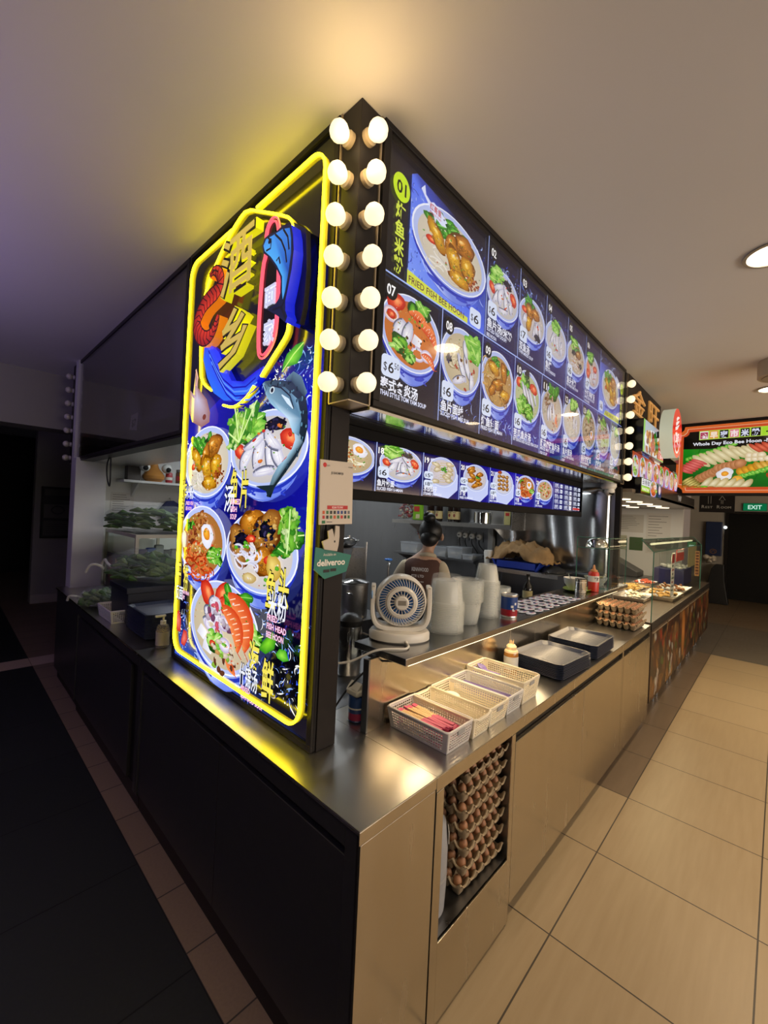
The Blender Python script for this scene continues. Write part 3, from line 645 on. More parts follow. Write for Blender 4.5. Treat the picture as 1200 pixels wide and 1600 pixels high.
# the far end repeats dish 01
at_base(); A.clip = (2.642, zm, x1, zt)
A.grad([(2.64, zm), (3.2, zm), (3.2, 2.85), (2.9, 2.92), (2.64, 2.9)], [hx('#7fa0ff'), hx('#5a78f0'), hx('#2a3a98'), hx('#1c2260'), hx('#4a60d0')])
dish(A, 2.93, 2.755, .23, .15, 'fried', 31); A.clip = None; A.z = zbase + .003
tag_price(2.655, 2.535, '6', .085, .075); A.poly([(2.77, zm + .004), (3.18, zm + .004), (3.18, 2.575), (2.80, 2.56)], hx('#d8e048')); A.text('FRIED FISH BEE HOON', 2.80, zm + .014, .026, hx('#5c1440'), .008, .36)
A.poly([(3.03, 2.86), (3.06, 2.90), (3.12, 2.88), (3.17, 2.85), (3.12, 2.82), (3.05, 2.84)], hx('#dfe6ff'))
A.ell(3.232, 2.83, .038, .048, hx('#c8e81e'), n=30); A.text('01', 3.232, 2.81, .042, hx('#0a0a0a'), .02, .045, 'c'); A.vtext('炸鱼米粉', 3.232, 2.72, .055, hx('#d8e84c'), .03, .045)
A.z = zbase + .004
LN = hx('#a9c0ff')
A.line([(x0, zm), (x1, zm)], .006, LN)
for x in (.948, 1.281, 1.623, 1.963, 2.308, 2.636): A.line([(x, zm), (x, zt)], .005, LN)
for x in (.613, .934, 1.261, 1.601, 1.941, 2.286, 2.61, 2.964): A.line([(x, zb), (x, zm)], .005, LN)
A.build('menu_print', lit_print, t)
acr = glass_mat('clear_acrylic', (.99, .99, 1))
MB().box(x0, MY - .004, zb - .01, x1, MY - .002, zt + .005).build('cover_sheet', acr, t, smooth=0)

# ---- bulbs on the corner post
m_bulb = mat('bulb_glow', (1, .9, .7), .4, emit=1.0, ecol=(1, .84, .54))
m_sock = mat('bulb_socket_cream', (.36, .30, .21), .5)
def post(x, y, sx, sy, faces, label, name='bulb_post'):
    t = thing(name, label, 'sign post', (x, y, MZ0))
    h = CEIL - MZ0
    MB().box(.004, .004, 0, sx - .004, sy - .004, h - .002).build('post', black_box, t, smooth=0, bevel=.002)
    MB().box(.0, .0, -.004, sx, sy, 0).build('end_cap', gold_trim, t, smooth=0)
    MB().box(-.001, sy - .005, 0, .005, sy + .001, h - .002).box(sx - .005, -.001, 0, sx + .001, .005, h - .002).build('edge_trim', gold_trim, t, smooth=0)
    proto = None
    for z in (2.892, 2.757, 2.621, 2.486, 2.351, 2.215, 2.078):
        for f in faces:
            rz = {'left': -PI / 2, 'front': 0, 'right': PI / 2}[f]; loc = {'left': (.004, sy * .53, z - MZ0), 'front': (sx * .36, .004, z - MZ0), 'right': (sx - .004, sy * .5, z - MZ0)}[f]
            if proto is None:
                M = Matrix.Rotation(R(90), 4, 'X')
                so = MB().lathe([(0, .0), (.026, 0), (.026, .014), (.021, .017), (0, .017)], 24).xf(M).build('bulb_socket', m_sock, t, loc)
                so.rotation_euler.z = rz
                MB().lathe([(0, .016), (.014, .017), (.022, .024), (.031, .040), (.0325, .050), (.030, .062), (.021, .073), (.010, .078), (0, .079)], 24).xf(M).build('bulb', m_bulb, so)
                proto = so
            else: dup(proto, loc, rz, parent=t)
    return t
post(.1163, .2587, .0975, .1017, ('left', 'front'), 'black corner post with two columns of glowing round bulbs between poster and menu')
post(3.283, .2585, .098, .1, ('front',), 'black post with one column of glowing bulbs at far end of the menu')

lamp('post_bulb_light', 'POINT', (.03, .17, 2.78), 2.4, (1, .66, .28), size=.05)

# ---- tall neon poster lightbox on the left counter
t = thing('poster_lightbox', 'tall backlit seafood noodle poster framed in yellow neon on the counter', 'lightbox sign')
PX = .113
b = MB().box(PX + .012, .366, CT + .0015, .217, 1.604, CEIL)
for q in ((.366, CT + .0015, 1.604, CT + .022), (.366, CEIL - .022, 1.604, CEIL), (.366, CT + .022, .392, CEIL - .022), (1.586, CT + .022, 1.604, CEIL - .022)): b.box(PX, q[0], q[1], PX + .012, q[2], q[3])
b.build('casing', black_box, t, smooth=0, bevel=.002)
MB().box(.135, .361, CT + .0015, .2165, .366, 2.02).build('side_plate', mat('brown_black_laminate', (.014, .011, .011), .5, spec=.2), t, smooth=0)
A = Art((PX + .0115, 1.604, 0), (0, -1, 0), (0, 0, 1), (-1, 0, 0), 2.2e-5)
ur = 1.212
A.clip = (.018, .862, ur, 2.988)
A.grad([(.018, .862), (ur, .862), (ur, 1.15), (ur, 1.55), (ur, 2.08), (ur, 2.3), (ur, 2.988), (.018, 2.988), (.018, 2.25), (.018, 1.9), (.018, 1.5), (.018, 1.1)],
       [hx('#3a5ad0'), hx('#05050c'), hx('#020208'), hx('#0a0a60'), hx('#1414b0'), hx('#060614'), hx('#050505'), hx('#050505'), hx('#07071c'), hx('#1a1ad0'), hx('#0a0a40'), hx('#06061a')])
A.grad([(.1, 1.3), (.55, 1.15), (1.0, 1.3), (1.19, 1.6), (1.19, 2.05), (.9, 2.2), (.5, 2.2), (.2, 2.1), (.08, 1.7)], [hx('#0a0a50'), hx('#0c0c50'), hx('#0a0a58'), hx('#1010a0'), hx('#1c1cd8'), hx('#0a0a60'), hx('#1818b8'), hx('#1414b0'), hx('#1c1ce0')])
splash(A, .02, .87, .5, .3, 90, 21, ('#5a80ff', '#a8c8ff', '#2a48c8', '#ffffff')); splash(A, .85, .95, .34, .3, 80, 22, ('#3a60f0', '#90b8ff', '#1a2c90', '#ffffff')); splash(A, .5, .87, .4, .12, 60, 23)
splash(A, .02, 1.45, .1, .25, 30, 24); splash(A, .3, 1.55, .16, .2, 40, 25); splash(A, .9, 2.0, .3, .25, 60, 26, ('#90b8ff', '#dfeaff', '#5a78e0')); splash(A, .75, 1.95, .2, .3, 30, 27)
base_z = A.z
def leafy(a, q, seed):
    """a ruffled lettuce leaf filling the outline q"""
    r = random.Random(seed); cx = sum(p[0] for p in q) / len(q); cy = sum(p[1] for p in q) / len(q); a.fan(q, hx('#4a9a28'), hx('#2a7018'))
    for k in range(60):
        p = q[k % len(q)]; m = r.uniform(.1, 1.0); x, y = cx + (p[0] - cx) * m, cy + (p[1] - cy) * m; c = r.choice(('#a8e058', '#7cc83c', '#c8f088', '#58ac30', '#e0f8b0', '#3f8f24')); s = .028 * (1.25 - .6 * m)
        a.fan(blobpts(x, y, s * r.uniform(.6, 1.3), s * r.uniform(.4, .9), r.uniform(0, 3), .5, 16, r), hx(c), hx(c, .55))
E_ = lambda q: ((q[0][0] + q[1][0]) / 2, (q[2][1] + q[3][1]) / 2, abs(q[1][0] - q[0][0]) / 2, abs(q[2][1] - q[3][1]) / 2)
B1 = E_([(0.083,1.903),(0.596,1.911),(0.412,2.045),(0.288,1.701)]); B2 = E_([(0.589,1.86),(1.162,1.902),(0.897,2.051),(0.828,1.744)])
B3 = E_([(0.065,1.428),(0.587,1.524),(0.285,1.66),(0.354,1.309)]); B4 = E_([(0.601,1.446),(1.143,1.528),(0.837,1.65),(0.867,1.325)]); B5 = E_([(0.273,1.114),(0.919,1.176),(0.539,1.332),(0.733,0.935)])
A.clip = (.03, .87, 1.19, 2.98)
dish(A, *B1, 'fried', 41); A.z = base_z + .003
# small red fish above
q = [(0.106,2.261),(0.144,2.215),(0.167,2.356),(0.196,2.305),(0.177,2.269),(0.218,2.245),(0.314,2.179),(0.357,2.11),(0.355,2.064),(0.27,2.048),(0.151,2.088),(0.094,2.162),(0.103,2.221)]
A.fan(q, hx('#c8c0d8'), hx('#9a6a68')); A.line(q[2:5], .012, hx('#e8b0a0')); A.ell(*(0.294,2.096), .02, .014, hx('#7a3a30')); splash(A, .04, 1.9, .12, .1, 20, 28, ('#ffffff', '#c8d0ff'))
A.z = base_z + .0035; dish(A, *B2, 'fish', 42)
q = [(0.576,1.924),(0.565,2.04),(0.62,2.075),(0.695,2.052),(0.736,2.073),(0.795,2.105),(0.827,2.082),(0.804,2.012),(0.771,1.984),(0.706,1.941),(0.625,1.906)]
leafy(A, q, 61)
for e in ((372, 655), (384, 660), (395, 650), (366, 680)): A.line([(0.668,1.939), ((0.668,1.939)[0] + (e[0] - 378) * .0085, (0.668,1.939)[1] + (692 - e[1]) * .0042)], .008, hx('#d8f4a0'))
A.z = base_z + .008
# the large silver fish curling over the bowl
body = [(0.84,2.16),(0.858,2.167),(0.915,2.162),(0.991,2.145),(1.051,2.132),(1.101,2.102),(1.139,2.059),(1.154,2.005),(1.158,1.952),(1.143,1.904),(1.105,1.856),(1.037,1.799),(0.965,1.742),(0.941,1.703),(0.909,1.708),(0.924,1.743),(0.947,1.787),(0.984,1.825),(1.033,1.851),(1.067,1.882),(1.085,1.914),(1.074,1.952),(1.037,1.996),(1.002,2.018),(0.948,2.044),(0.904,2.073),(0.868,2.112)]
cs = [hx(c) for c in ('#8fb4cc', '#3a5264', '#2a3c50', '#223448', '#1c2c40', '#1c2a3c', '#182636', '#182636', '#142230', '#12202c', '#142430', '#1a2c38', '#22343c', '#0a1014', '#0a1014', '#4a6878', '#6c90a8', '#8ab0c8', '#9ac4dc', '#a8d0e8', '#b4d8f0', '#b8dcf4', '#a8d0ec', '#98c4e0', '#90bcd8', '#90bcd8', '#88b0c8')]
A.grad(body, cs)
A.grad([(0.884,2.14),(1.002,2.119),(1.089,2.06),(1.118,1.987),(1.107,1.925),(1.066,1.943),(1.033,1.997),(0.965,2.042),(0.907,2.095)], [hx('#6a8ca4'), hx('#4a6a84'), hx('#7aa4c4'), hx('#5a84a4'), hx('#4a7090'), hx('#a0cce8'), hx('#c8e4f8'), hx('#a8d0e8'), hx('#7aa0b8')])
A.line([(0.912,2.14),(0.976,2.121),(1.039,2.08),(1.067,2.028)], .006, hx('#16222e')); A.ell(*(0.914,2.122), .018, .014, hx('#c8d8e0')); A.ell(*(0.914,2.122), .010, .009, hx('#05080c')); A.line([(0.855,2.152),(0.871,2.132),(0.858,2.116)], .004, hx('#1a2630'))
A.line([(0.983,2.093),(1.028,2.062),(1.063,2.029)], [.004, .02, .004], hx('#d0e4f4')); A.line([(1.008,2.147),(1.049,2.151),(1.092,2.122),(1.138,2.068)], [.01, .035, .045, .02], hx('#5a7a90'), hx('#2a4050'))
r_ = random.Random(77)
for k in range(70):
    i = r_.randrange(2, 12); p, q = body[i], body[min(len(body) - 1 - i + 4, len(body) - 1)]; m = r_.uniform(.02, .34); A.ell(p[0] * (1 - m) + q[0] * m, p[1] * (1 - m) + q[1] * m, r_.uniform(.002, .006), r_.uniform(.003, .010), hx(r_.choice(('#0e1a24', '#2a4458', '#16242e', '#5a88a4'))), n=7)
A.poly([(0.964,1.752),(0.828,1.749),(0.863,1.738),(0.907,1.728),(0.923,1.703),(0.948,1.728)], hx('#1a2830'))
for i in range(16): A.ell(*(1.03,2.033), .001, .001, hx('#ffffff'), n=6) if i == 0 else None
A.fan([(1.115,2.263),(1.064,2.262),(1.009,2.241),(0.986,2.21),(0.98,2.179),(0.996,2.193),(1.03,2.191),(1.078,2.19),(1.107,2.217)], hx('#8ae030'), hx('#2a9010')); A.line([(1.112,2.259),(1.051,2.229),(0.98,2.179)], .006, hx('#c8f070'))
A.z = base_z + .003; dish(A, *B3, 'eggmian', 43); A.z = base_z + .0095; dish(A, *B4, 'fishhead', 44)
q = [(1.05,1.652),(1.089,1.671),(1.121,1.654),(1.139,1.62),(1.136,1.563),(1.117,1.512),(1.075,1.489),(1.039,1.533),(1.03,1.591)]; leafy(A, q, 62); A.line([(1.089,1.662),(1.088,1.583),(1.079,1.499)], .008, hx('#d0f0a0'))
A.z = base_z + .0145; dish(A, *B5, 'seafood', 45)
for q in ([(0.094,1.058),(0.114,1.106),(0.145,1.122),(0.175,1.081),(0.175,1.016),(0.134,1.013)], [(0.187,0.98),(0.212,1.037),(0.252,1.036),(0.264,0.998),(0.23,0.958),(0.189,0.961)]): A.fan(q, hx('#f08070'), hx('#c82818'))
A.fan([(0.924,1.12),(0.953,1.157),(0.987,1.184),(1.02,1.208),(1.043,1.183),(1.033,1.147),(0.975,1.113)], hx('#8ae030'), hx('#2a8a18')); A.fan([(1.043,1.131),(1.066,1.156),(1.107,1.161),(1.129,1.13),(1.094,1.116),(1.057,1.12)], hx('#9ae84a'), hx('#2f9a20'))
A.clip = None; A.z = base_z + .021
GD = hx('#f2e25a'); ED = hx('#141408')
def gt(ch, pt, h, c=GD, e=ED, w=None): A.text(ch, pt[0], pt[1] - h * .5, h * .78, c, .02, w or h * 1.05, 'c', edge=e, ew=.035)
for ch, p_ in (('炸', (0.136,1.74)), ('鱼', (0.113,1.657))): gt(ch, p_, .105, w=.066)
for ch, p_ in (('鱼', (0.668,1.759)), ('片', (0.756,1.75))): gt(ch, p_, .15, w=.068)
for ch, p_ in (('干', (0.122,1.314)), ('捞', (0.212,1.303))): gt(ch, p_, .13, w=.055)
for ch, p_ in (('鱼', (0.993,1.369)), ('头', (1.076,1.389))): gt(ch, p_, .14, w=.070)
for ch, p_ in (('海', (0.895,1.077)), ('鲜', (1,1.035))): gt(ch, p_, .15, w=.080)
W2 = hx('#eef2ff'); DK = hx('#10142c')
def wt(s_, pt, h, w): A.text(s_, pt[0], pt[1], h, W2, .015, w, 'l', edge=DK, ew=.05)
wt('米粉', (0.157,1.697), .05, .1); wt('汤', (0.586,1.649), .09, .09); wt('板面', (0.079,1.183), .055, .11); wt('米粉', (0.979,1.267), .075, .125); wt('什锦汤', (0.79,0.955), .068, .14)
PK = hx('#e870a8')
def en(lines, pt, h, w):
    for i, s_ in enumerate(lines): A.text(s_, pt[0], pt[1] - i * h * 1.45, h, hx('#f4f0ff'), .0, w * len(s_) / max(len(k) for k in lines), 'l', edge=PK, ew=.05)
en(['FRIED FISH', 'BEE HOON'], (0.17,1.661), .018, .09); en(['SLICED', 'FISH', 'SOUP'], (0.648,1.673), .022, .085); en(['BAN MIAN', 'DRY'], (0.183,1.214), .018, .08); en(['FRIED', 'FISH HEAD', 'BEE HOON'], (0.977,1.245), .022, .13); en(['MIXED', 'SEAFOOD SOUP'], (0.809,0.929), .020, .17)
A.build('poster_print', lit_poster, t)
# neon tubes and the raised emblem: parts of the sign
m_ny = mat('yellow_neon', (1, .95, .1), .4, emit=8.5, ecol=(1, .80, .008)); m_nd = mat('yellow_neon_body', (.8, .7, .05), .4, emit=.62, ecol=(.80, .66, .01)); m_nf = mat('yellow_neon_foot', (.6, .5, .03), .4, emit=.30, ecol=(.80, .62, .01)); m_np = mat('pink_neon', (1, .2, .25), .4, emit=1.3, ecol=(1, .10, .13))
def sw(u, v, d): return (PX - d, 1.604 - u, v)
def neon(path, name, m, offs, r=.0065, d=.022, closed=False):
    b = MB()
    for o_ in offs:
        q = []
        n = len(path)
        for i in range(n):
            a = path[i - 1] if (closed or i) else path[0]; c = path[(i + 1) % n] if (closed or i < n - 1) else path[-1]
            dx, dy = c[0] - a[0], c[1] - a[1]; l = math.hypot(dx, dy) or 1; q.append(sw(path[i][0] - dy / l * o_, path[i][1] + dx / l * o_, d))
        b.tube(q, r, 8, closed)
    return b.build(name, m, t)
# border: starts above the emblem, runs clockwise round the poster
r0_ = .075; UR, UL, VT, VB = 1.206, .098, 2.905, .917
def corner(cu, cv, a0, a1): return [(cu + r0_ * math.cos(R(a0 + (a1 - a0) * k / 6)), cv + r0_ * math.sin(R(a0 + (a1 - a0) * k / 6))) for k in range(7)]
bp = [(.752, VT)] + corner(UR - r0_, VT - r0_, 90, 0) + corner(UR - r0_, VB + r0_, 0, -90) + corner(UL + r0_, VB + r0_, -90, -180) + corner(UL + r0_, VT - r0_, 180, 90) + [(.535, VT)]
def strip(path, name, d, closed=False):
    """a neon strip standing on edge: bright front tube, dim translucent body behind it"""
    neon(path, name, m_ny, (0,), .0056, d, closed); neon(path, name + '_body', m_nd, (0,), .0046, d - .009, closed); neon(path, name + '_foot', m_nf, (0,), .0046, d - .018, closed)
strip(bp, 'neon_border', .028)
e1 = [(0.279,2.288),(0.253,2.452),(0.265,2.671),(0.339,2.771),(0.498,2.881),(0.59,2.922),(0.667,2.937),(0.809,2.86),(0.977,2.768),(1.022,2.728),(1.038,2.686)]
e2 = [(1.029,2.346),(1.024,2.312),(0.992,2.284),(0.926,2.239),(0.851,2.184)]; e3 = [(0.799,2.155),(0.756,2.123),(0.683,2.097),(0.615,2.093),(0.534,2.115)]; e4 = [(0.278,2.294),(0.312,2.25),(0.402,2.204)]
for e_ in (e1, e2, e3, e4): strip(smooth_path(e_, 1), 'neon_emblem_outline', .028)
pk = smooth_path([(0.847,2.76),(0.891,2.796),(0.943,2.76),(0.955,2.572),(0.959,2.376),(0.944,2.294),(0.865,2.246),(0.822,2.291),(0.831,2.618),(0.86,2.671)], 2, True)
neon(pk, 'neon_pink_outline', m_np, (-.007, .007), .0042, .034, True)
MB().prism([sw(u, v, 0)[1:] for u, v in pk], PX - .030, PX - .018, 'x').build('pink_backing', black_gloss, t, smooth=0)
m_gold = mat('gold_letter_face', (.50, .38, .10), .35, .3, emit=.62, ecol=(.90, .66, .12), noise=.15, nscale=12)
m_yside = mat('yellow_letter_side', (.75, .72, .02), .4, emit=.75, ecol=(.80, .74, .01)); m_ink = mat('letter_outline_black', (.01, .01, .008), .4)  # letter faces and sides given a glow of their own to brighten them
def solid_text(ch, box, d0, d1, bold, m, name, parent=t):
    """an upright raised letter, front at distance d1 from the sign face"""
    v, f, gx0, gx1, gy0, gy1 = glyphs(ch, bold)
    u0, v0, u1, v1 = box; vs = []
    g = lambda p, d: sw(u0 + (p[0] - gx0) / (gx1 - gx0) * (u1 - u0), v0 + (p[1] - gy0) / (gy1 - gy0) * (v1 - v0), d)
    n = len(v); vs = [g(p, d1) for p in v] + [g(p, d0) for p in v]; fs = [tuple(q) for q in f]
    ed = {}
    for q in f:
        for i in range(len(q)):
            a, b2 = q[i], q[(i + 1) % len(q)]; ed[(a, b2)] = ed.get((a, b2), 0) + 1
    for (a, b2) in ed:
        if (b2, a) not in ed: fs.append((b2, a, a + n, b2 + n))
    par = list(range(len(vs)))                     # each separate stroke is a part of its own
    def find(a):
        while par[a] != a: par[a] = par[par[a]]; a = par[a]
        return a
    for q in fs:
        for a in q[1:]: par[find(a)] = find(q[0])
    comp = {}
    for q in fs: comp.setdefault(find(q[0]), []).append(q)
    for qs in comp.values():
        ids = sorted({i for q in qs for i in q}); mp = {i: k for k, i in enumerate(ids)}; MB().add([vs[i] for i in ids], [tuple(mp[i] for i in q) for q in qs]).build(name, m, parent, smooth=0)
def hull(ch, box, d0, d1, grow, m, name):
    u0, v0, u1, v1 = box; return solid_text(ch, (u0 - grow, v0 - grow, u1 + grow, v1 + grow), d0, d1, .045, m, name)
W_, X_ = [(0.495,2.591),(0.775,2.843)], [(0.51,2.274),(0.755,2.514)]
for ch, bx in (('酒', (W_[0][0], W_[0][1], W_[1][0], W_[1][1])), ('乡', (X_[0][0], X_[0][1], X_[1][0], X_[1][1]))):
    hull(ch, bx, .012, .046, .012, m_yside, 'raised_letter_side'); hull(ch, bx, .046, .048, .008, m_ink, 'raised_letter_outline')
    solid_text(ch, bx, .048, .051, .008, m_gold, 'raised_letter_face')
m_lw = mat('white_letter', (.8, .82, .9), .4, emit=.7, ecol=(.75, .80, 1))
p_ = [(0.863,2.448),(0.939,2.526),(0.867,2.295),(0.946,2.394)]
solid_text('面', (p_[0][0], p_[0][1], p_[1][0], p_[1][1]), .030, .038, .03, m_lw, 'white_letter'); solid_text('家', (p_[2][0], p_[2][1], p_[3][0], p_[3][1]), .030, .038, .03, m_lw, 'white_letter')
def emblem(pts, d0, d1, m_side, art, name):
    """raised cut-out shape with a printed face"""
    o = MB().prism([sw(u, v, 0)[1:] for u, v in pts], PX - d1, PX - d0, 'x').build(name, m_side, t, smooth=0)
    a2 = Art((PX - d1 - .0006, 1.604, 0), (0, -1, 0), (0, 0, 1), (-1, 0, 0), 3e-5); art(a2); return a2.build('printed_face', lit_poster, o)
m_bs = mat('blue_emblem_side', (.01, .02, .55), .35, emit=.6, ecol=(.0, .01, .85)); m_ns = mat('navy_emblem_side', (.01, .01, .10), .4); m_os = mat('orange_emblem_side', (.75, .22, .02), .4, emit=.6, ecol=(1, .26, .01))  # blue and orange sides also glow, to lift their dark colour
fish = [(0.888,2.667),(0.904,2.692),(0.936,2.693),(0.985,2.682),(1.023,2.687),(1.081,2.666),(1.096,2.625),(1.105,2.568),(1.098,2.503),(1.086,2.462),(1.077,2.431),(1.067,2.4),(1.07,2.365),(1.084,2.34),(1.074,2.321),(1.022,2.359),(0.962,2.395),(0.948,2.404),(1,2.407),(1.024,2.423),(1.038,2.455),(1.026,2.501),(0.988,2.553),(0.939,2.605),(0.9,2.635)]
blk = [(0.908,2.741),(1.017,2.73),(1.114,2.657),(1.129,2.51),(1.121,2.377),(1.102,2.325),(1.028,2.346),(0.964,2.395),(1,2.485),(0.965,2.595)]
MB().prism([sw(u, v, 0)[1:] for u, v in blk], PX - .03, PX - .01, 'x').build('fish_backing', m_ns, t, smooth=0)
def f_art(a):
    a.poly(fish, hx('#0a1438')); a.grad([(0.897,2.665),(0.914,2.683),(0.968,2.677),(1.028,2.673),(1.074,2.657),(1.085,2.616),(1.09,2.562),(1.079,2.498),(1.064,2.435),(1.05,2.41),(1.043,2.442),(1.039,2.497),(1.001,2.55),(0.953,2.602),(0.909,2.639)], [hx('#3a8ae0')] * 3 + [hx('#2a70d0')] * 3 + [hx('#1a4ab0')] * 3 + [hx('#4aa8f0')] * 6)
    for q in ([(0.927,2.687),(0.952,2.657),(0.95,2.634),(0.918,2.637)], [(0.977,2.676),(1.023,2.633),(1.052,2.584),(1.064,2.538)], [(1.032,2.671),(1.064,2.63),(1.076,2.579)], [(0.995,2.569),(1.011,2.577),(1.022,2.549)], [(1.073,2.335),(1.044,2.384),(1.067,2.409)], [(0.984,2.393),(1.036,2.387),(1.067,2.354)]): a.line(q, .008, hx('#05091c'))
    a.ell(*(0.943,2.664), .012, .010, hx('#05091c'))
emblem(fish, .01, .07, m_bs, f_art, 'fish_emblem')
pc = smooth_path([(0.378,2.741),(0.423,2.758),(0.479,2.723),(0.503,2.673),(0.475,2.642),(0.41,2.637),(0.342,2.628),(0.288,2.598),(0.249,2.553),(0.278,2.492),(0.355,2.447),(0.43,2.452),(0.472,2.488),(0.487,2.528)], 1)
pw = [.020 + .050 * math.sin(PI * min(1, max(0, (i - 1) / (len(pc) - 2)))) ** .8 for i in range(len(pc))]
def side_of(k):
    out = []
    for i in range(len(pc)):
        a, c = pc[max(i - 1, 0)], pc[min(i + 1, len(pc) - 1)]; dx, dy = c[0] - a[0], c[1] - a[1]; l = math.hypot(dx, dy); out.append((pc[i][0] - dy / l * pw[i] * k, pc[i][1] + dx / l * pw[i] * k))
    return out
pr = side_of(.62) + side_of(-.62)[::-1]
def p_art(a):
    L_, R_ = side_of(.62), side_of(-.62)
    a.line(pc, [w * 1.24 for w in pw], hx('#d8361c'), hx('#8a120a'))
    for i in range(3, len(pc) - 2): a.line([L_[i], pc[i], R_[min(i + 1, len(pc) - 1)]], .006, hx('#2a0402'))
    a.line(pc[:5], .008, hx('#2a0402')); a.ell(*pc[2], .010, .010, hx('#180202'))
    a.line(L_, .007, hx('#2a0402')); a.line(R_, .007, hx('#2a0402'))
emblem(pr, .01, .05, m_os, p_art, 'prawn_emblem')
wv = [(0.31,2.437),(0.389,2.418),(0.468,2.37),(0.54,2.281),(0.607,2.211),(0.711,2.189),(0.812,2.212),(0.87,2.22),(0.836,2.176),(0.758,2.138),(0.662,2.121),(0.543,2.134),(0.435,2.186),(0.357,2.272),(0.304,2.37)]
def w_art(a):
    a.grad(wv, [hx('#2a3af0')] * 5 + [hx('#1a1ad8')] * 4 + [hx('#2a6af0')] * 6)
    for k in range(5): a.line([(p[0] + .012 * k, p[1] - .02 * k) for p in [(0.357,2.401),(0.434,2.318),(0.52,2.236),(0.622,2.178),(0.735,2.163),(0.815,2.185)]], .007, hx('#5a90ff') if k % 2 else hx('#0a0ab0'))
emblem(wv, .004, .03, m_bs, w_art, 'wave_emblem')

# ---- unlit lightbox over the left counter
t = thing('unlit_lightbox', 'dark switched-off food picture box above the left counter', 'lightbox sign')
b = MB().box(PX + .015, 1.612, 2.045, .22, 4.40, CEIL)
for q in ((1.612, 2.045, 4.40, 2.07), (1.612, CEIL - .03, 4.40, CEIL), (1.612, 2.07, 1.65, CEIL - .03), (4.37, 2.07, 4.40, CEIL - .03)): b.box(PX, q[0], q[1], PX + .015, q[2], q[3])
b.build('casing', black_box, t, smooth=0, bevel=.003)
A = Art((PX + .0145, 4.37, 0), (0, -1, 0), (0, 0, 1), (-1, 0, 0), 3e-5)
A.rect(0, 2.07, 2.72, 2.98, hx('#14110f'))
A.clip = (0, 2.07, 2.72, 2.98)
A.fan([(1.55, 2.2), (2.7, 2.16), (2.72, 2.86), (1.85, 2.9)], hx('#4a4650'), hx('#3a3640')); A.fan(blobpts(2.15, 2.55, .36, .36, 0, .3, 24), hx('#3c1614'), hx('#1c1012'))
for i in range(26): A.line([(1.85 + rng.uniform(0, .6), 2.3 + rng.uniform(0, .2)), (1.9 + rng.uniform(0, .5), 2.75 + rng.uniform(0, .1))], .02, hx(rng.choice(('#4a1e1c', '#2a1414', '#5a3a36', '#1a0e10'))))
A.poly([(1.78, 2.17), (1.94, 2.15), (1.96, 2.27), (1.8, 2.27)], hx('#6a6868')); A.text('$7', 1.87, 2.185, .05, hx('#08080a'), .02, .09, 'c')
for i in range(4): A.rect(1.40, 2.2 + i * .025, 1.76, 2.212 + i * .025, hx('#4a463c'))
A.vtext('烤鸭饭', 1.60, 2.50, .10, hx('#55502c'), .03, .09)
A.fan(blobpts(.45, 2.35, .45, .34, .2, .15, 24), hx('#4a2a16'), hx('#2a1a10')); A.fan([(.95, 2.07), (1.2, 2.3), (1.1, 2.5), (.85, 2.6), (.9, 2.3)], hx('#4a4540'), hx('#35302c')); A.fan(blobpts(.9, 2.72, .3, .16, 0, .2, 20), hx('#341616'), hx('#1c1010'))
A.clip = None
A.build('picture_print', dark_print, t)
MB().box(PX + .005, 1.65, 2.07, PX + .007, 4.37, 2.98).build('cover_sheet', acr, t, smooth=0)
post_dark = mat('bulb_unlit', (.55, .52, .46), .3)
t2 = thing('unlit_bulb_post', 'black post with a column of unlit bulbs at far end of left counter', 'sign post', (.116, 4.40, MZ0))
MB().box(0, .004, 0, .10, .10, CEIL - MZ0).build('post', black_box, t2, smooth=0, bevel=.002)
MB().box(0, .004, -.004, .10, .10, 0).build('end_cap', gold_trim, t2, smooth=0)
for z in (2.892, 2.757, 2.621, 2.486, 2.351, 2.215, 2.078):
    MB().ball((-.04, .055, z - MZ0), .03).cone((0, .055, z - MZ0), (-.016, .055, z - MZ0), .024, .02).build('bulb', post_dark, t2)

# ---- steel soffit and the lower menu display hung beneath it
t = thing('canopy_soffit', 'polished steel soffit under the long menu board', 'soffit')
MB().box(.2175, .262, 2.012, 3.28, .64, 2.0245).build('steel_sheet', steel_shiny, t, smooth=0)
MB().box(.2175, .36, 2.0105, 3.28, .3625, 2.0125).box(.2175, .40, 2.0105, 3.28, .402, 2.0125).build('seam_strip', black_flat, t, smooth=0)
t = thing('lower_menu_display', 'narrow backlit menu strip of side dishes under the soffit', 'menu board')
DY, D0, D1 = .5, .19, 3.07
b = MB().box(D0, DY + .012, 1.715, D1, DY + .07, 2.0115)
for q in ((D0, 1.715, D1, 1.757), (D0, 1.968, D1, 2.0115), (D0, 1.757, D0 + .012, 1.968), (D1 - .014, 1.757, D1, 1.968)): b.box(q[0], DY, q[1], q[2], DY + .012, q[3])
b.build('frame', mat('matte_black', (.008, .008, .009), .6, spec=.08), t, smooth=0, bevel=.001)
A = Art((0, DY + .0115, 0), (1, 0, 0), (0, 0, 1), (0, -1, 0), 2e-5); z0, z1 = 1.757, 1.968
A.grad([(D0, z0), (.9, z0), (1.8, z0), (D1, z0), (D1, z1), (1.8, z1), (.9, z1), (D0, z1)], [hx('#05051c'), hx('#0a0a40'), hx('#1a14a0'), hx('#05050c'), hx('#05050c'), hx('#1a14a8'), hx('#0c0a50'), hx('#06061e')])
zbase = A.z
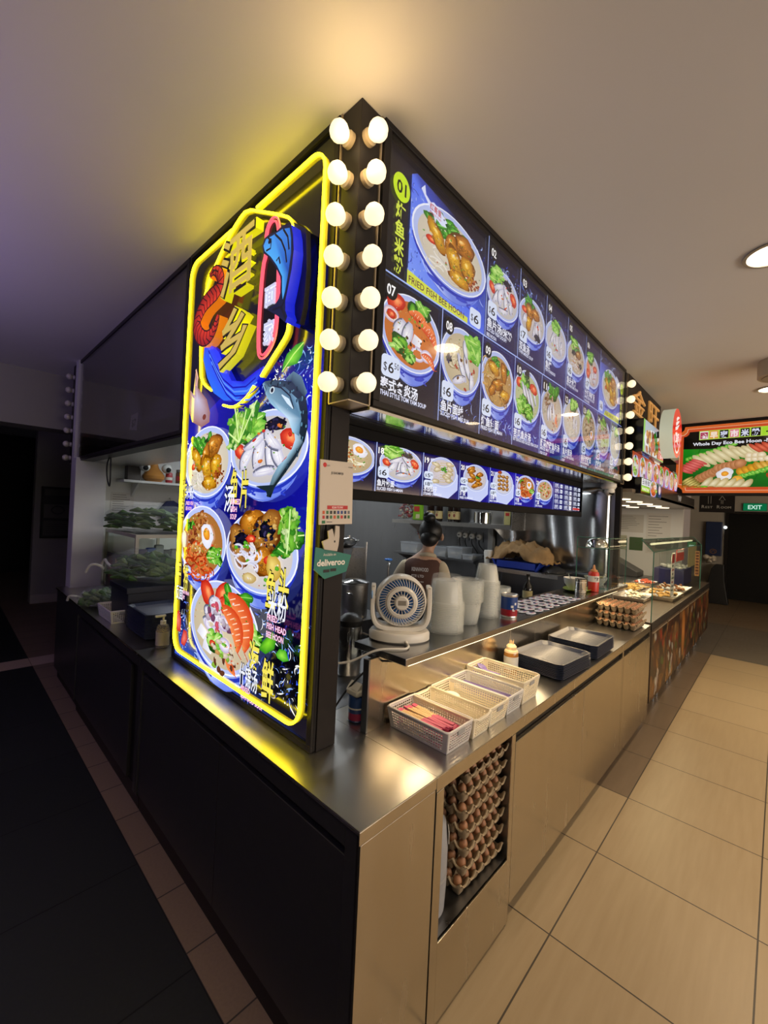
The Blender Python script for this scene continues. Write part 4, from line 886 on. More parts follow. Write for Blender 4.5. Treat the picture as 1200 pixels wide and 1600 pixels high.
LOW = [(.19, .316, '', 'noodle', None, '', ''), (.506, .325, '18', 'fish', '6', '鱼片幼面', 'SLICED FISH U-MIAN'), (.831, .320, '19', 'dumpling', '5', '水饺饺子', 'STEAMED DUMPLING'), (1.151, .325, '20', 'frieddump', '5', '炸饺', 'FRIED DUMPLING'), (1.476, .330, '21', 'rolls', '5', '五香卷', 'MEAT ROLLS'), (1.806, .317, '22', 'eggmian', '5', '干面', 'DRY NOODLE'), (2.123, .320, '23', 'other', '5', '辣面', 'SPICY NOODLE')]
for i, (x, w, num, kind, pr_, cn, en_) in enumerate(LOW):
    A.z = zbase; A.clip = (x + .005, z0, x + w - .006, z1); rx, ry = (w * .40, .076) if kind in ('dumpling', 'frieddump', 'rolls') else (w * .46, .078)
    if kind in ('dumpling', 'frieddump', 'rolls'): A.poly([(x + .1, z0 + .01), (x + w * .72, z0), (x + w, z0 + .05), (x + w, z0 + .13), (x + w * .62, z1 - .005), (x + w * .2, z1 - .02)], hx('#c4cffa'))
    dish(A, x + w * .54, 1.890, rx, ry, kind, 300 + i); A.clip = None; A.z = zbase + .0045
    if num:
        A.text(num, x + .03, z1 - .045, .026, hx('#ffffff'), .03, .036, 'c', edge=hx('#000000'))
        if kind in ('dumpling', 'frieddump', 'rolls'):
            for k_, s_ in enumerate(('5', '8')): tag_price(x + .012, z0 + .088 - k_ * .042, s_, .075, .036, '00')
        else: tag_price(x + .015, z0 + .062, pr_, .07, .05)
        A.text(cn, x + .012, z0 + .028, .022, hx('#eef2ff'), .03, .028 * len(cn)); A.text(en_, x + .012, z0 + .008, .013, hx('#dfe6ff'), .03, min(.0095 * len(en_), w - .03))
A.z = zbase + .006
for x in (.506, .831, 1.151, 1.476, 1.806, 2.123, 2.443): A.line([(x, z0), (x, z1)], .005, LN)
r2 = random.Random(5)
for i in range(5):
    for j in range(3):
        x = 2.47 + j * .2; z = z1 - .028 - i * .041
        A.text(r2.choice(('加面', '加饭', '加鱼', '加蛋', '白饭', '肉丸')), x, z, .018, hx('#dfe6ff'), .02, .07); A.text(r2.choice(('ADD NOODLE', 'ADD FISH', 'RICE', 'ADD EGG')), x, z - .012, .008, hx('#dfe6ff'), .01, .08)
        A.rect(x + .105, z - .01, x + .15, z + .018, hx('#dfe8ff')); A.text(r2.choice(('$1', '$2', '$3')), x + .127, z - .003, .014, hx('#101018'), .0, .03, 'c')
A.rect(2.86, z0 + .012, 3.02, z0 + .03, hx('#c03030'))
A.build('display_print', lit_print, t)

# ---- payment card and delivery sign on the post
t = thing('payment_card', 'beige payment card with red bar hung on the black corner post', 'sign card', (.165, .350, 1.725)); t.rotation_euler = (0, R(-2), 0)
MB().box(-.074, 0, -.108, .073, .006, .110).build('card', mat('card_beige', (.60, .52, .44), .5), t, smooth=0, bevel=.001)
A = Art((0, -.0004, 0), (1, 0, 0), (0, 0, 1), (0, -1, 0), 3e-5)
A.ell(-.055, .093, .008, .008, hx('#c01818'), n=16); A.text('un', -.046, .089, .008, hx('#303030'), 0, .012); A.text('PAYMENT', .05, .09, .005, hx('#202020'), 0, .02); A.text('JIU XIANG MIAN JIA', 0, .064, .0085, hx('#202020'), .02, .055, 'c')
A.rect(-.042, -.056, .050, -.043, hx('#b81c1c')); A.text('SCAN TO PAY', .004, -.053, .007, hx('#f0e0e0'), .02, .05, 'c')
r2 = random.Random(9)
for i in range(2):
    for j in range(8): A.rect(-.062 + j * .016, -.072 - i * .016, -.052 + j * .016, -.061 - i * .016, hx(r2.choice(('#b82020', '#203a80', '#202020', '#c05020', '#2a6a3a', '#6a6a70', '#183060'))))
A.rect(-.064, -.104, -.050, -.094, hx('#1a6a3a')); A.rect(-.044, -.1, -.02, -.098, hx('#202020'))
A.build('card_print', flat_print, t)
t = thing('delivery_sign', 'green delivery sign with pale animal head on the black corner post', 'sign', (0, .348, 0))
teal = mat('teal_sign', (.01, .17, .13), .45)
MB().prism([(0.082,1.541),(0.243,1.509),(0.223,1.451),(0.126,1.432),(0.079,1.467)], 0, .004, 'y').build('plate', teal, t, smooth=0)
roo = [(0.105,1.559),(0.132,1.568),(0.128,1.594),(0.146,1.602),(0.157,1.572),(0.16,1.613),(0.177,1.611),(0.179,1.576),(0.176,1.545),(0.171,1.525),(0.115,1.533)]
MB().prism(roo, -.006, -.0005, 'y').build('animal_head_emblem', mat('emblem_cream', (.52, .45, .38), .5), t, smooth=0)
A = Art((0, -.0008, 0), (1, 0, 0), (0, 0, 1), (0, -1, 0), 3e-5)
p0, p1 = (0.091,1.477), (0.211,1.495)
A.text('deliveroo', p0[0], p0[1], .022, hx('#e8e4dc'), .03, p1[0] - p0[0] + .003, 'l', shear=0); p0 = (0.116,1.51); A.text('Available on', p0[0], p0[1], .010, hx('#d8d4cc'), .0, .055)
p0 = (0.119,1.454); A.rect(p0[0], p0[1], p0[0] + .026, p0[1] + .010, hx('#0a0a0a')); A.rect(p0[0] + .03, p0[1] + .002, p0[0] + .056, p0[1] + .012, hx('#0a0a0a'))
A.build('sign_print', flat_print, t)
A = Art((0, -.0068, 0), (1, 0, 0), (0, 0, 1), (0, -1, 0), 3e-5); A.ell(*(0.158,1.559), .003, .004, hx('#101010'), n=12); A.build('eye_print', flat_print, t)

# ================================================================ counters
def worktop(name, label, x0, y0, x1, y1, lips, m=steel_top):
    t = thing(name, label, 'worktop', (0, 0, 0))
    MB().box(x0, y0, CT - .003, x1, y1, CT).build('top_sheet', m, t, smooth=0)
    b = MB()
    for q in lips: b.box(*q)
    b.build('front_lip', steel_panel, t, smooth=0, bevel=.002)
    return t
worktop('corner_worktop', 'steel worktop at the stall corner in front of the poster, glowing yellow', 0, 0, .336, 1.60, [(.0, .0, CT - .04, .336, .004, CT - .0032), (0, .004, CT - .014, .004, 1.60, CT - .0032)])
worktop('aisle_worktop', 'long steel worktop along the aisle under the cutlery baskets and trays', .3375, 0, 3.338, .555, [(.3375, 0, CT - .052, 3.338, .004, CT - .0032)])
worktop('side_worktop', 'dark steel worktop of the left counter under the greens and basket', 0, 1.6015, .50, 4.13, [(0, 1.6015, CT - .014, .004, 4.13, CT - .0032)])
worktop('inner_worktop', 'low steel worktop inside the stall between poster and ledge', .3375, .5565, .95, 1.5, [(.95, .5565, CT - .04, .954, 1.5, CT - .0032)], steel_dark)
# left counter: two dark cabinets and the end panel
def dark_cabinet(y0, y1, label, split):
    t = thing('counter_cabinet', label, 'cabinet', (0, 0, 0))
    MB().box(.03, .56 if y0 < 1 else y0, .0, .46, y1, CT - .0035).build('carcass', black_box, t, smooth=0)
    b = MB(); 
    b.box(.004, y0, .09, .03, y0 + .045, CT - .015).box(.004, y1 - .02, .09, .03, y1, CT - .015).box(.004, y0 + .045, .765, .012, y1 - .02, CT - .015)
    b.build('face_frame', laminate, t, smooth=0, bevel=.001)
    for a, c in split: MB().box(.010, a + .0015, .10, .0295, c - .0015, .735).build('door', laminate, t, smooth=0, bevel=.0015)
    MB().box(.026, y0, 0, .0295, y1, .09).build('plinth', black_box, t, smooth=0)
    return t
dark_cabinet(.0135, 1.72, 'dark laminate cabinet at the stall corner below the poster', [(.05, .80), (.80, 1.70)])
dark_cabinet(1.725, 3.25, 'dark laminate cabinet below the pump bottle and dark tray stack', [(1.90, 3.23)])
t = thing('end_cabinet', 'dark plain cabinet at the far end of the left counter', 'cabinet')
MB().box(.012, 3.255, .10, .46, 4.125, CT - .0035).build('carcass', laminate, t, smooth=0, bevel=.002); MB().box(.04, 3.255, 0, .45, 4.12, .10).build('plinth', black_box, t, smooth=0)
# aisle side
t = thing('corner_cabinet', 'steel clad corner cabinet at the near end of the aisle counter', 'cabinet')
MB().box(.032, .0125, 0, .336, .50, CT - .0035).build('carcass', black_box, t, smooth=0)
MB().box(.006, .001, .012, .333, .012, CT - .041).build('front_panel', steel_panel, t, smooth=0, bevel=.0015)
MB().box(.0035, .0045, .0, .0055, .0125, CT - .015).build('corner_strip', black_box, t, smooth=0)
t = thing('open_cabinet', 'open steel cabinet holding the stack of egg trays', 'cabinet')
b = MB().box(.3385, .006, .0, .345, .55, CT - .0035).box(.872, .006, .0, .878, .55, CT - .0035).box(.345, .52, .06, .872, .55, CT - .0035)
b.build('carcass', steel_dark, t, smooth=0)
MB().box(.345, .010, .268, .872, .52, .2845).build('shelf', steel_dark, t, smooth=0)
MB().box(.338, -.001, .02, .378, .004, CT - .0525).box(.853, -.001, .02, .878, .004, CT - .0525).box(.378, -.001, .02, .853, .004, .285).build('face_frame', steel_panel, t, smooth=0, bevel=.001)
def door_unit(x0, x1, label, doors):
    t = thing('door_cabinet', label, 'cabinet')
    MB().box(x0, .02, .085, x1, .55, CT - .0035).build('carcass', black_box, t, smooth=0)
    MB().box(x1 - .022, .0, .085, x1, .02, CT - .0525).build('stile', steel_panel, t, smooth=0); MB().box(x0, .0, .085, x0 + .006, .02, CT - .0525).build('stile', steel_panel, t, smooth=0)
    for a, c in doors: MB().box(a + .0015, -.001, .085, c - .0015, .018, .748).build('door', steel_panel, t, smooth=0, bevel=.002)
    for fx in (x0 + .06, x1 - .06):
        MB().cone((fx, .10, 0), (fx, .10, .085), .016, .02, 14).build('foot', plastic_black, t)
    return t
door_unit(.8785, 2.515, 'steel door cabinet below the near tray stack', [(.886, 1.712), (1.714, 2.49)])
door_unit(2.5165, 3.338, 'steel door cabinet below the counter egg trays', [(2.524, 3.314)])

# ---- raised ledge with its steel splash panel and tube lamp
LZ = 1.142
t = thing('serving_ledge', 'raised steel serving ledge carrying the fan and plastic tubs', 'ledge')
m_ledge = mat('ledge_steel', (.42, .41, .40), .22, 1, noise=.08, nscale=8, stretch=(1, 3, 1), rvar=.05)
MB().box(.398, .200, LZ - .028, 3.42, .475, LZ).build('ledge_top', m_ledge, t, smooth=0, bevel=.003)
b = MB()
for x in (.47, 1.9, 3.2): b.prism([(.36, LZ - .0285), (.47, LZ - .0285), (.36, LZ - .14)], x, x + .004, 'x')
b.build('bracket', steel, t, smooth=0)
t = thing('backsplash', 'upright steel panel behind the cutlery baskets lit by a tube', 'splashback')
MB().box(.352, .335, CT + .001, 3.30, .352, LZ - .029).build('sheet', steel_panel, t, smooth=0)
MB().box(.344, .333, CT + .001, .352, .362, LZ - .029).build('end_trim', steel_dark, t, smooth=0)
t = thing('tube_lamp', 'warm glowing tube lamp fixed under the serving ledge', 'lamp')
m_tube = mat('tube_glow', (1, .85, .6), .4, emit=3.2, ecol=(1, .80, .48))
MB().tube([(.485, .262, LZ - .050), (3.30, .262, LZ - .050)], .0125, 12).build('tube', m_tube, t)
MB().box(.475, .255, LZ - .040, 3.31, .285, LZ - .0282).build('holder', plastic_white, t, smooth=0)
for x in (.8, 1.6, 2.5): lamp('tube_light', 'AREA', (x + .1, .262, LZ - .066), 1.5, (1, .74, .42), rot=(0, 0, 0), size=.8, size_y=.03)
t = thing('tube_cable', 'black cable at the near end of the tube lamp', 'cable')
MB().tube(smooth_path([(.47, .27, LZ - .045), (.445, .285, LZ - .04), (.425, .30, LZ - .02 - .02), (.41, .36, LZ - .05), (.39, .42, LZ - .12), (.36, .48, LZ - .2), (.33, .52, LZ - .29)], 2), .004, 8).build('cable', plastic_black, t)

# ================================================================ things on the ledge
# ---- table fan seen from behind
m_fan = mat('fan_plastic', (.74, .70, .63), .32, sss=.03); m_blade = mat('fan_blade_blue', (.05, .16, .42), .25, emit=0)
t = thing('table_fan', 'cream desk fan with blue blades on the end of the serving ledge', 'fan', (.572, .387, LZ), R(-45))
prof = [(.0, .0), (.118, 0), (.127, .006), (.127, .030), (.120, .040), (.06, .044), (0, .044)]
MB().lathe(prof, 48, (0, 0, 0), 1, .72).build('base', m_fan, t)
# yoke: a U of flattened section
path = [(-.116, .225), (-.119, .16), (-.117, .10), (-.102, .062), (-.07, .050), (0, .046), (.07, .050), (.102, .062), (.117, .10), (.119, .16), (.116, .225)]
path = smooth_path(path, 2); b = MB(); vs = []; fs = []; n = len(path)
for i, (x, z) in enumerate(path):
    a = path[max(i - 1, 0)]; c = path[min(i + 1, n - 1)]; dx, dz = c[0] - a[0], c[1] - a[1]; l = math.hypot(dx, dz); nx, nz = -dz / l, dx / l
    wd = .030 + .022 * max(0, 1 - z / .15); th = .009
    for sy, sn in ((-1, -1), (1, -1), (1, 1), (-1, 1)): vs.append((x + nx * th * sn, sy * wd, z + nz * th * sn))
for i in range(n - 1):
    for k in range(4): fs.append((i * 4 + k, i * 4 + (k + 1) % 4, i * 4 + 4 + (k + 1) % 4, i * 4 + 4 + k))
fs += [(3, 2, 1, 0), tuple(4 * (n - 1) + k for k in range(4))]
b.add(vs, fs).build('yoke', m_fan, t, bevel=.006, seg=3, smooth=60)
for s in (-1, 1): MB().cone((s * .098, 0, .160), (s * .128, 0, .160), .017, .015, 20).build('pivot_knob', m_fan, t)
MY_ = Matrix.Translation((0, 0, .160)) @ Matrix.Rotation(R(90), 4, 'X')        # z of the lathe becomes -y (towards the viewer)
cage = MB().lathe([(.092, .030), (.098, .040), (.104, .030), (.1085, .0), (.1075, -.035), (.102, -.05), (.096, -.035), (.094, 0), (.092, .030)], 56).xf(MY_).build('cage_ring', m_fan, t)
MB().lathe([(.047, .055), (.050, .060), (.060, .058), (.067, .049), (.064, .046), (.050, .050), (.047, .055)], 48).xf(MY_).build('cage_inner_ring', m_fan, t)
b = MB()
for i in range(46):
    a = 2 * PI * i / 46; a2 = a + .2
    b.tube([(.063 * math.cos(a), .063 * math.sin(a), .052), (.079 * math.cos((a + a2) / 2), .079 * math.sin((a + a2) / 2), .05), (.097 * math.cos(a2), .097 * math.sin(a2), .036)], .0012, 5)
for i in range(20):
    a = 2 * PI * i / 20; b.tube([(.026 * math.cos(a), .026 * math.sin(a), .060), (.050 * math.cos(a + .1), .050 * math.sin(a + .1), .054)], .0014, 5)
b.xf(MY_).build('cage_bars', m_fan, t)
MB().lathe([(0, .068), (.024, .068), (.029, .064), (.030, .054), (.030, .02), (0, .02)], 36).xf(MY_).build('motor_cap', m_fan, t)
o = MB().box(-.016, -.0688, .152, .017, -.0681, .171).build('rating_label', mat('label_grey', (.25, .22, .18), .5), t, smooth=0)
b = MB()
for k in range(7):
    vs = []; fs = []; a0 = 2 * PI * k / 7
    for i in range(6):
        r_ = .02 + .070 * i / 5; w = .28 + .30 * math.sin(PI * (i + .6) / 6.6)
        for j in range(4):
            a = a0 + (j / 3 - .5) * 2 * w + .3 * i / 5; vs.append((r_ * math.cos(a), r_ * math.sin(a), .018 - .026 * (j / 3 - .5) * (1.2 - i * .1)))
    for i in range(5):
        for j in range(3): fs.append((i * 4 + j, i * 4 + j + 1, i * 4 + j + 5, i * 4 + j + 4))
    b.add(vs, fs)
o = b.lathe([(0, .03), (.022, .03), (.024, .0), (0, -.01)], 20).xf(MY_).build('blades', m_blade, t)
MB().lathe([(0, -.046), (.03, -.05), (.031, -.045), (0, -.041)], 24).xf(MY_).build('front_badge', m_fan, t)
b = MB()
for i in range(16):
    a = 2 * PI * i / 16; b.tube([(.03 * math.cos(a), .03 * math.sin(a), -.048), (.07 * math.cos(a + .2), .07 * math.sin(a + .2), -.052), (.1 * math.cos(a + .35), .1 * math.sin(a + .35), -.044)], .0012, 4)
b.xf(MY_).build('front_bars', m_fan, t)
MB().ball((-.122, -.03, .185), .018, 14, 8, .25, .6, 1).build('blue_dial', mat('dial_blue', (.25, .42, .7), .3), t)
MB().tube([(.02, -.090, .006), (.022, -.096, .012), (.024, -.1, .008)], .006, 8).build('cord_boot', m_fan, t)
t = thing('fan_cord', 'cream fan cord drooping over the ledge end to the left', 'cord')
MB().tube(smooth_path([(.520, .297, LZ + .006), (.500, .272, LZ + .008), (.470, .262, LZ + .006), (.430, .290, LZ + .008), (.385, .335, LZ + .004), (.36, .385, LZ - .03), (.33, .43, LZ - .06), (.295, .50, LZ - .075), (.27, .56, LZ - .10), (.265, .60, LZ - .15), (.31, .60, LZ - .2), (.36, .57, LZ - .215)], 2), .0045, 8).build('cord', m_fan, t)
# ---- stacks of plastic tubs
m_tub = milky('tub_plastic', (.84, .86, .82), .30, .25); m_clear = milky('clear_tub_plastic', (.85, .88, .90), .12, .12)
def tub(name, label, r0, r1, h, m, group, n=40, ribs=0, lip=.006, flip=True):
    t = thing(name, label, 'plastic tub', (0, 0, 0), group=group)
    prof = [(0, 0), (r0 * .96, 0), (r0, .004), (r0 + (r1 - r0) * .5, h * .5), (r1 - .004, h - .012), (r1 - .002, h - .010), (r1, h - .004), (r1 + lip, h - .003), (r1 + lip, h), (r1 - .001, h)]
    b = MB().lathe(prof, n)
    if ribs:
        for i, p in enumerate(b.v):
            a = math.atan2(p[1], p[0]); k = 1 + .018 * math.cos(a * ribs); b.v[i] = (p[0] * k, p[1] * k, p[2])
    if flip: b.xf(Matrix.Translation((0, 0, h)) @ Matrix.Scale(-1, 4, (0, 0, 1)))
    b.build('tub_body', m, t); return t
rr = random.Random(3)
def stack(proto, x, y, z, n, step, label_top=None):
    for i in range(n):
        o = proto if i == 0 else dup(proto, label=None)
        o.location = (x + rr.uniform(-.001, .001), y + rr.uniform(-.001, .001), z + i * step); o.rotation_euler.z = rr.uniform(0, 6)
g1 = 'tubs in the low wide stack beside the fan'; g2 = 'tubs in the smooth stack behind the low wide one'; g3 = 'tubs in the tall stack of ribbed cups'; g4 = 'tubs in the short stack behind the milk tin'
L1 = 'clear round plastic tub upside down in the low wide stack beside the fan'
p1 = tub('plastic_tub', L1, .064, .080, .105, m_tub, g1); stack(p1, .842, .345, LZ + .0005, 17, .0078)
c1 = tub('clear_tub', 'emptiest clear tub upside down on top of the low wide stack', .066, .082, .118, m_clear, None); c1.location = (.842, .345, LZ + .0005 + 17 * .0078 + .003)
p2 = tub('plastic_tub', 'smooth white plastic tub upright in the stack behind the low wide stack', .056, .074, .115, m_tub, g2, flip=False, ribs=20); stack(p2, 1.035, .355, LZ + .0005, 15, .0072)
p3 = tub('plastic_cup', 'ribbed plastic cup upside down in the tallest stack on the ledge', .047, .064, .092, m_tub, g3, ribs=24); stack(p3, 1.255, .372, LZ + .0005, 22, .0088)
p4 = tub('plastic_tub', 'plastic tub upright in the short stack behind the milk tin', .048, .058, .085, m_tub, g4, flip=False); stack(p4, 1.47, .41, LZ + .0005, 8, .0065)
# ---- milk tin
def printed_tin(loc, r, h, label, seed, base='#1c3f86', low='#a01828', top='metal'):
    t = thing('milk_powder_tin', label, 'tin', loc)
    MB().lathe([(0, 0), (r, 0), (r * 1.02, .003), (r * 1.02, .006), (r, .008), (r, h - .008), (r * 1.03, h - .006), (r * 1.03, h - .002), (r, h), (r * .93, h - .004), (0, h - .005)], 36).build('can', steel, t)
    m2 = mat('tin_blue_paper', base, .35); rp = r * 1.004
    MB().lathe([(rp, h * .36), (rp, h - .012)], 36).build('blue_wrapper', m2, t); MB().lathe([(rp, .010), (rp, h * .36)], 36).build('red_wrapper', mat('tin_red_paper', low, .35), t)
    b = MB(); r_ = random.Random(seed)
    for _ in range(9):
        a0 = r_.uniform(-2.6, -.6); z = r_.uniform(.25, .75) * h; w = r_.uniform(.1, .35); hh = r_.uniform(.004, .014)
        b.add([(rp * 1.004 * math.cos(a0 + w * k / 3), rp * 1.004 * math.sin(a0 + w * k / 3), z + dz) for dz in (0, hh) for k in range(4)], [(k, k + 1, k + 5, k + 4) for k in range(3)])
    b.build('label_marks', mat('label_white', (.75, .75, .72), .4), t); return t
printed_tin((1.345, .283, LZ + .0005), .043, .122, 'blue and red milk tin standing on the ledge by the tubs', 4)
# ---- mat of sachets printed with fish
m_sach = print_mat('sachet_print', 0, .3, 1.0); sp = None
r_ = random.Random(12)
for i in range(9):
    for j in range(5):
        x = 1.52 + i * .088 + r_.uniform(-.006, .006); y = .235 + j * .046 + r_.uniform(-.004, .004)
        if sp is None:
            sp = thing('sauce_sachet', 'small white sachet with blue and red stripes laid in rows on the ledge', 'sachet', group='sauce sachets laid in rows on the ledge beyond the milk tin')
            MB().lathe([(0, 0), (.034, 0), (.040, .002), (.034, .004), (0, .005)], 14, (0, 0, 0), 1.0, .55).build('sachet', mat('sachet_white', (.62, .66, .76), .3), sp)
            A = Art((0, 0, .0052), (1, 0, 0), (0, 1, 0), (0, 0, 1), 1e-4)
            A.poly([(-.022, .002), (.0, .011), (.022, .006), (.012, -.002)], hx('#1a3c9a')); A.poly([(-.018, -.010), (.012, -.012), (.024, -.004), (.0, -.003)], hx('#b02820')); A.ell(-.012, .004, .006, .004, hx('#e8e8f0'), n=10)
            A.build('sachet_print', m_sach, sp); o = sp
        else: o = dup(sp)
        o.location = (x, y, LZ + .0008 + (i % 2) * .0022 + (j % 2) * .001); o.rotation_euler.z = r_.uniform(-.5, .1)
# ---- bowl, steel cup, red sauce bottle on green dish
t = thing('green_dish', 'lime green dish under the bowl near the glass case', 'dish', (2.62, .36, LZ + .0005))
MB().lathe([(0, 0), (.10, 0), (.15, .014), (.153, .018), (.10, .006), (0, .005)], 36, (0, 0, 0), 1.0, .62).build('dish', mat('lime_plastic', (.30, .38, .03), .4), t)
t = thing('porcelain_bowl', 'white bowl with blue marks and a spoon on the green dish', 'bowl', (2.58, .37, LZ + .007))
MB().lathe([(0, 0), (.035, 0), (.04, .008), (.07, .05), (.078, .092), (.074, .092), (.066, .05), (.034, .012), (0, .01)], 36).build('bowl', plastic_white, t)
b = MB()
for a in (-2.3, -2.0, -1.7): b.box(.0745 * math.cos(a) - .006, .0745 * math.sin(a) - .006, .058, .0745 * math.cos(a) + .006, .0745 * math.sin(a) + .006, .070)
b.build('blue_mark', mat('mark_blue', (.05, .1, .4), .4), t)
MB().tube([(-.01, 0, .03), (-.06, .01, .095), (-.10, .015, .13)], .004, 8).ball((-.01, 0, .03), .016).build('spoon', steel_shiny, t)
t = thing('steel_cup', 'plain steel cup in front of the white bowl on the ledge', 'cup', (2.46, .285, LZ + .0005))
MB().lathe([(0, 0), (.036, 0), (.038, .003), (.038, .108), (.040, .112), (.036, .112), (.034, .006), (0, .005)], 32).build('cup', steel_shiny, t)
b = MB()
for z in (.02, .03, .09): b.tube([(.0384 * math.cos(a * PI / 12), .0384 * math.sin(a * PI / 12), z) for a in range(24)], .0015, 6, True)
b.build('cup_rib', steel, t)
t = thing('chilli_bottle', 'red squeeze bottle with white paper label beside the steel cup', 'bottle', (2.70, .270, LZ + .0005))
MB().lathe([(0, 0), (.036, 0), (.039, .004), (.039, .135), (.034, .148), (.022, .152), (0, .152)], 32).build('bottle', mat('red_bottle', (.50, .035, .02), .3, sss=.05), t)
MB().lathe([(.0393, .075), (.0393, .120)], 32).build('paper_label', mat('paper_white', (.66, .64, .60), .6), t)
A = Art((0, -.0402, 0), (1, 0, 0), (0, 0, 1), (0, -1, 0)); A.text('辣椒', .0 - .004, .088, .020, hx('#181818'), .03, .034, 'c'); A.build('label_lettering', flat_print, t).rotation_euler.z = R(-35)
MB().lathe([(.026, .152), (.026, .162), (.012, .170), (.006, .20), (.004, .202), (0, .202)], 20).build('nozzle', mat('orange_nozzle', (.50, .22, .08), .4), t)
# ---- dark glass bottle on the worktop behind
t = thing('rice_wine_bottle', 'dark slim bottle with pale label standing behind the sachets', 'bottle', (2.32, .62, LZ - .15))
MB().lathe([(0, 0), (.034, 0), (.036, .004), (.036, .15), (.03, .175), (.013, .205), (.012, .25), (.014, .252), (.014, .262), (0, .263)], 28).build('bottle', mat('dark_bottle', (.012, .01, .008), .08), t)
MB().lathe([(.0364, .085), (.0364, .14)], 28).build('paper_label', mat('label_pale', (.62, .55, .30), .5), t)
t = thing('kitchen_counter', 'low steel kitchen counter behind the ledge holding the dark bottle', 'worktop')
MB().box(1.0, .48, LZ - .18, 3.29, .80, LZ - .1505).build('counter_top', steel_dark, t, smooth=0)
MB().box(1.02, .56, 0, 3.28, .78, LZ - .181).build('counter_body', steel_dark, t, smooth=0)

# ================================================================ things on the aisle worktop
def basket(x0, x1, y0, y1, h, label, m, notch=False):
    """plastic basket with square holes: walls are real lattices"""
    t = thing('cutlery_basket', label, 'basket', (0, 0, CT + .0005)); tp = .012
    b = MB(); hole = .0072; pit = .0118
    def wall(p0, p1, q0, q1, lo, hi, rows):
        """lattice between bottom edge p0-p1 and top edge q0-q1"""
        p0, p1, q0, q1 = map(Vector, (p0, p1, q0, q1)); L_ = (p1 - p0).length; nc = max(3, int(L_ / pit)); us = []
        mrg = .07
        for i in range(nc): c = mrg + (1 - 2 * mrg) * (i + .5) / nc; us += [c - hole / L_ / 2, c + hole / L_ / 2]
        us = [0] + us + [1]; H_ = (q0 - p0).length; vsx = []
        for i in range(rows): c = lo + (hi - lo) * (i + .5) / rows; vsx += [c - hole * .42 / H_, c + hole * .42 / H_]
        vsx = [0] + vsx + [1]
        nrm = (p1 - p0).cross(q0 - p0).normalized() * .0018
        P_ = lambda u, v: (p0 * (1 - u) + p1 * u) * (1 - v) + (q0 * (1 - u) + q1 * u) * v
        vs = []; fs = []; nu, nv = len(us), len(vsx)
        for s_ in (0, 1):
            for v in vsx:
                for u in us: vs.append(P_(u, v) + nrm * s_)
        solid = lambda i, j: 0 <= i < nu - 1 and 0 <= j < nv - 1 and not (i % 2 == 1 and j % 2 == 1)
        N_ = nu * nv
        for j in range(nv - 1):
            for i in range(nu - 1):
                if not solid(i, j): continue
                a, b_, c, d = j * nu + i, j * nu + i + 1, (j + 1) * nu + i + 1, (j + 1) * nu + i
                fs.append((a, b_, c, d)); fs.append((d + N_, c + N_, b_ + N_, a + N_))
                if not solid(i, j - 1): fs.append((a, a + N_, b_ + N_, b_))
                if not solid(i, j + 1): fs.append((d, c, c + N_, d + N_))
                if not solid(i - 1, j): fs.append((a, d, d + N_, a + N_))
                if not solid(i + 1, j): fs.append((b_, b_ + N_, c + N_, c))
        b.add(vs, fs)
    X0, X1, Y0, Y1 = x0 - tp, x1 + tp, y0 - tp, y1 + tp
    B_ = [(x0, y0, .002), (x1, y0, .002), (x1, y1, .002), (x0, y1, .002)]; T_ = [(X0, Y0, h), (X1, Y0, h), (X1, Y1, h), (X0, Y1, h)]
    rows = int(h / .0125)
    for i in range(4): wall(B_[i], B_[(i + 1) % 4], T_[i], T_[(i + 1) % 4], .08, .88, rows)
    b.build('lattice_wall', m, t, smooth=0)
    MB().box(x0 - .001, y0 - .001, 0, x1 + .001, y1 + .001, .003).build('bottom', m, t, smooth=0)
    rim = rrect(X0, Y0, X1, Y1, .016, 4)
    pts = []
    for x, y in rim:
        z = h
        pts.append((x, y, z))
    if notch:
        fine = []
        for i in range(len(pts)):
            a, c = pts[i], pts[(i + 1) % len(pts)]
            for k in range(8):
                q = [a[j] * (1 - k / 8) + c[j] * k / 8 for j in range(3)]
                u = (q[0] - (X0 + X1) / 2) / (X1 - X0); nearend = abs(q[1] - Y0) < .002 or abs(q[1] - Y1) < .002
                if nearend and abs(u) < .34: q[2] -= .010 * min(1, (.34 - abs(u)) / .08)
                fine.append(tuple(q))
        pts = fine
    MB().tube(pts, .0042, 8, True).build('rim', m, t)
    if not notch: MB().box((x0 + x1) / 2 - .022, Y0 - .0025, h - .024, (x0 + x1) / 2 + .022, Y0 + .003, h - .008).build('label_plate', plastic_grey, t, smooth=0)
    return t
basket(.460, .600, .052, .312, .078, 'grey white basket full of pink wrapped chopsticks, nearest the corner', mat('basket_greywhite', (.66, .62, .60), .35))
basket(.616, .722, .045, .315, .076, 'cream scalloped basket holding one white spoon beside the chopstick basket', plastic_cream, True)
basket(.742, .872, .048, .318, .078, 'cream basket with a round white cover inside, third from the corner', plastic_cream)
basket(.892, 1.012, .050, .320, .078, 'white basket of long purple chopsticks', mat('basket_white', (.70, .68, .66), .35))
basket(1.040, 1.185, .052, .322, .100, 'tall cream basket with purple soup spoons beside the toothpick bottle', plastic_cream)
m_wood = mat('bamboo', (.72, .50, .26), .6, noise=.1, nscale=30); m_pink = mat('pink_paper_wrap', (.62, .10, .20), .6, noise=.3, nscale=60); m_pale = mat('pale_pink_wrap', (.72, .42, .34), .6); m_purple = mat('purple_melamine', (.20, .15, .42), .35)
r_ = random.Random(8); p1 = p2 = None
G = 'wrapped chopstick pairs in the nearest basket'
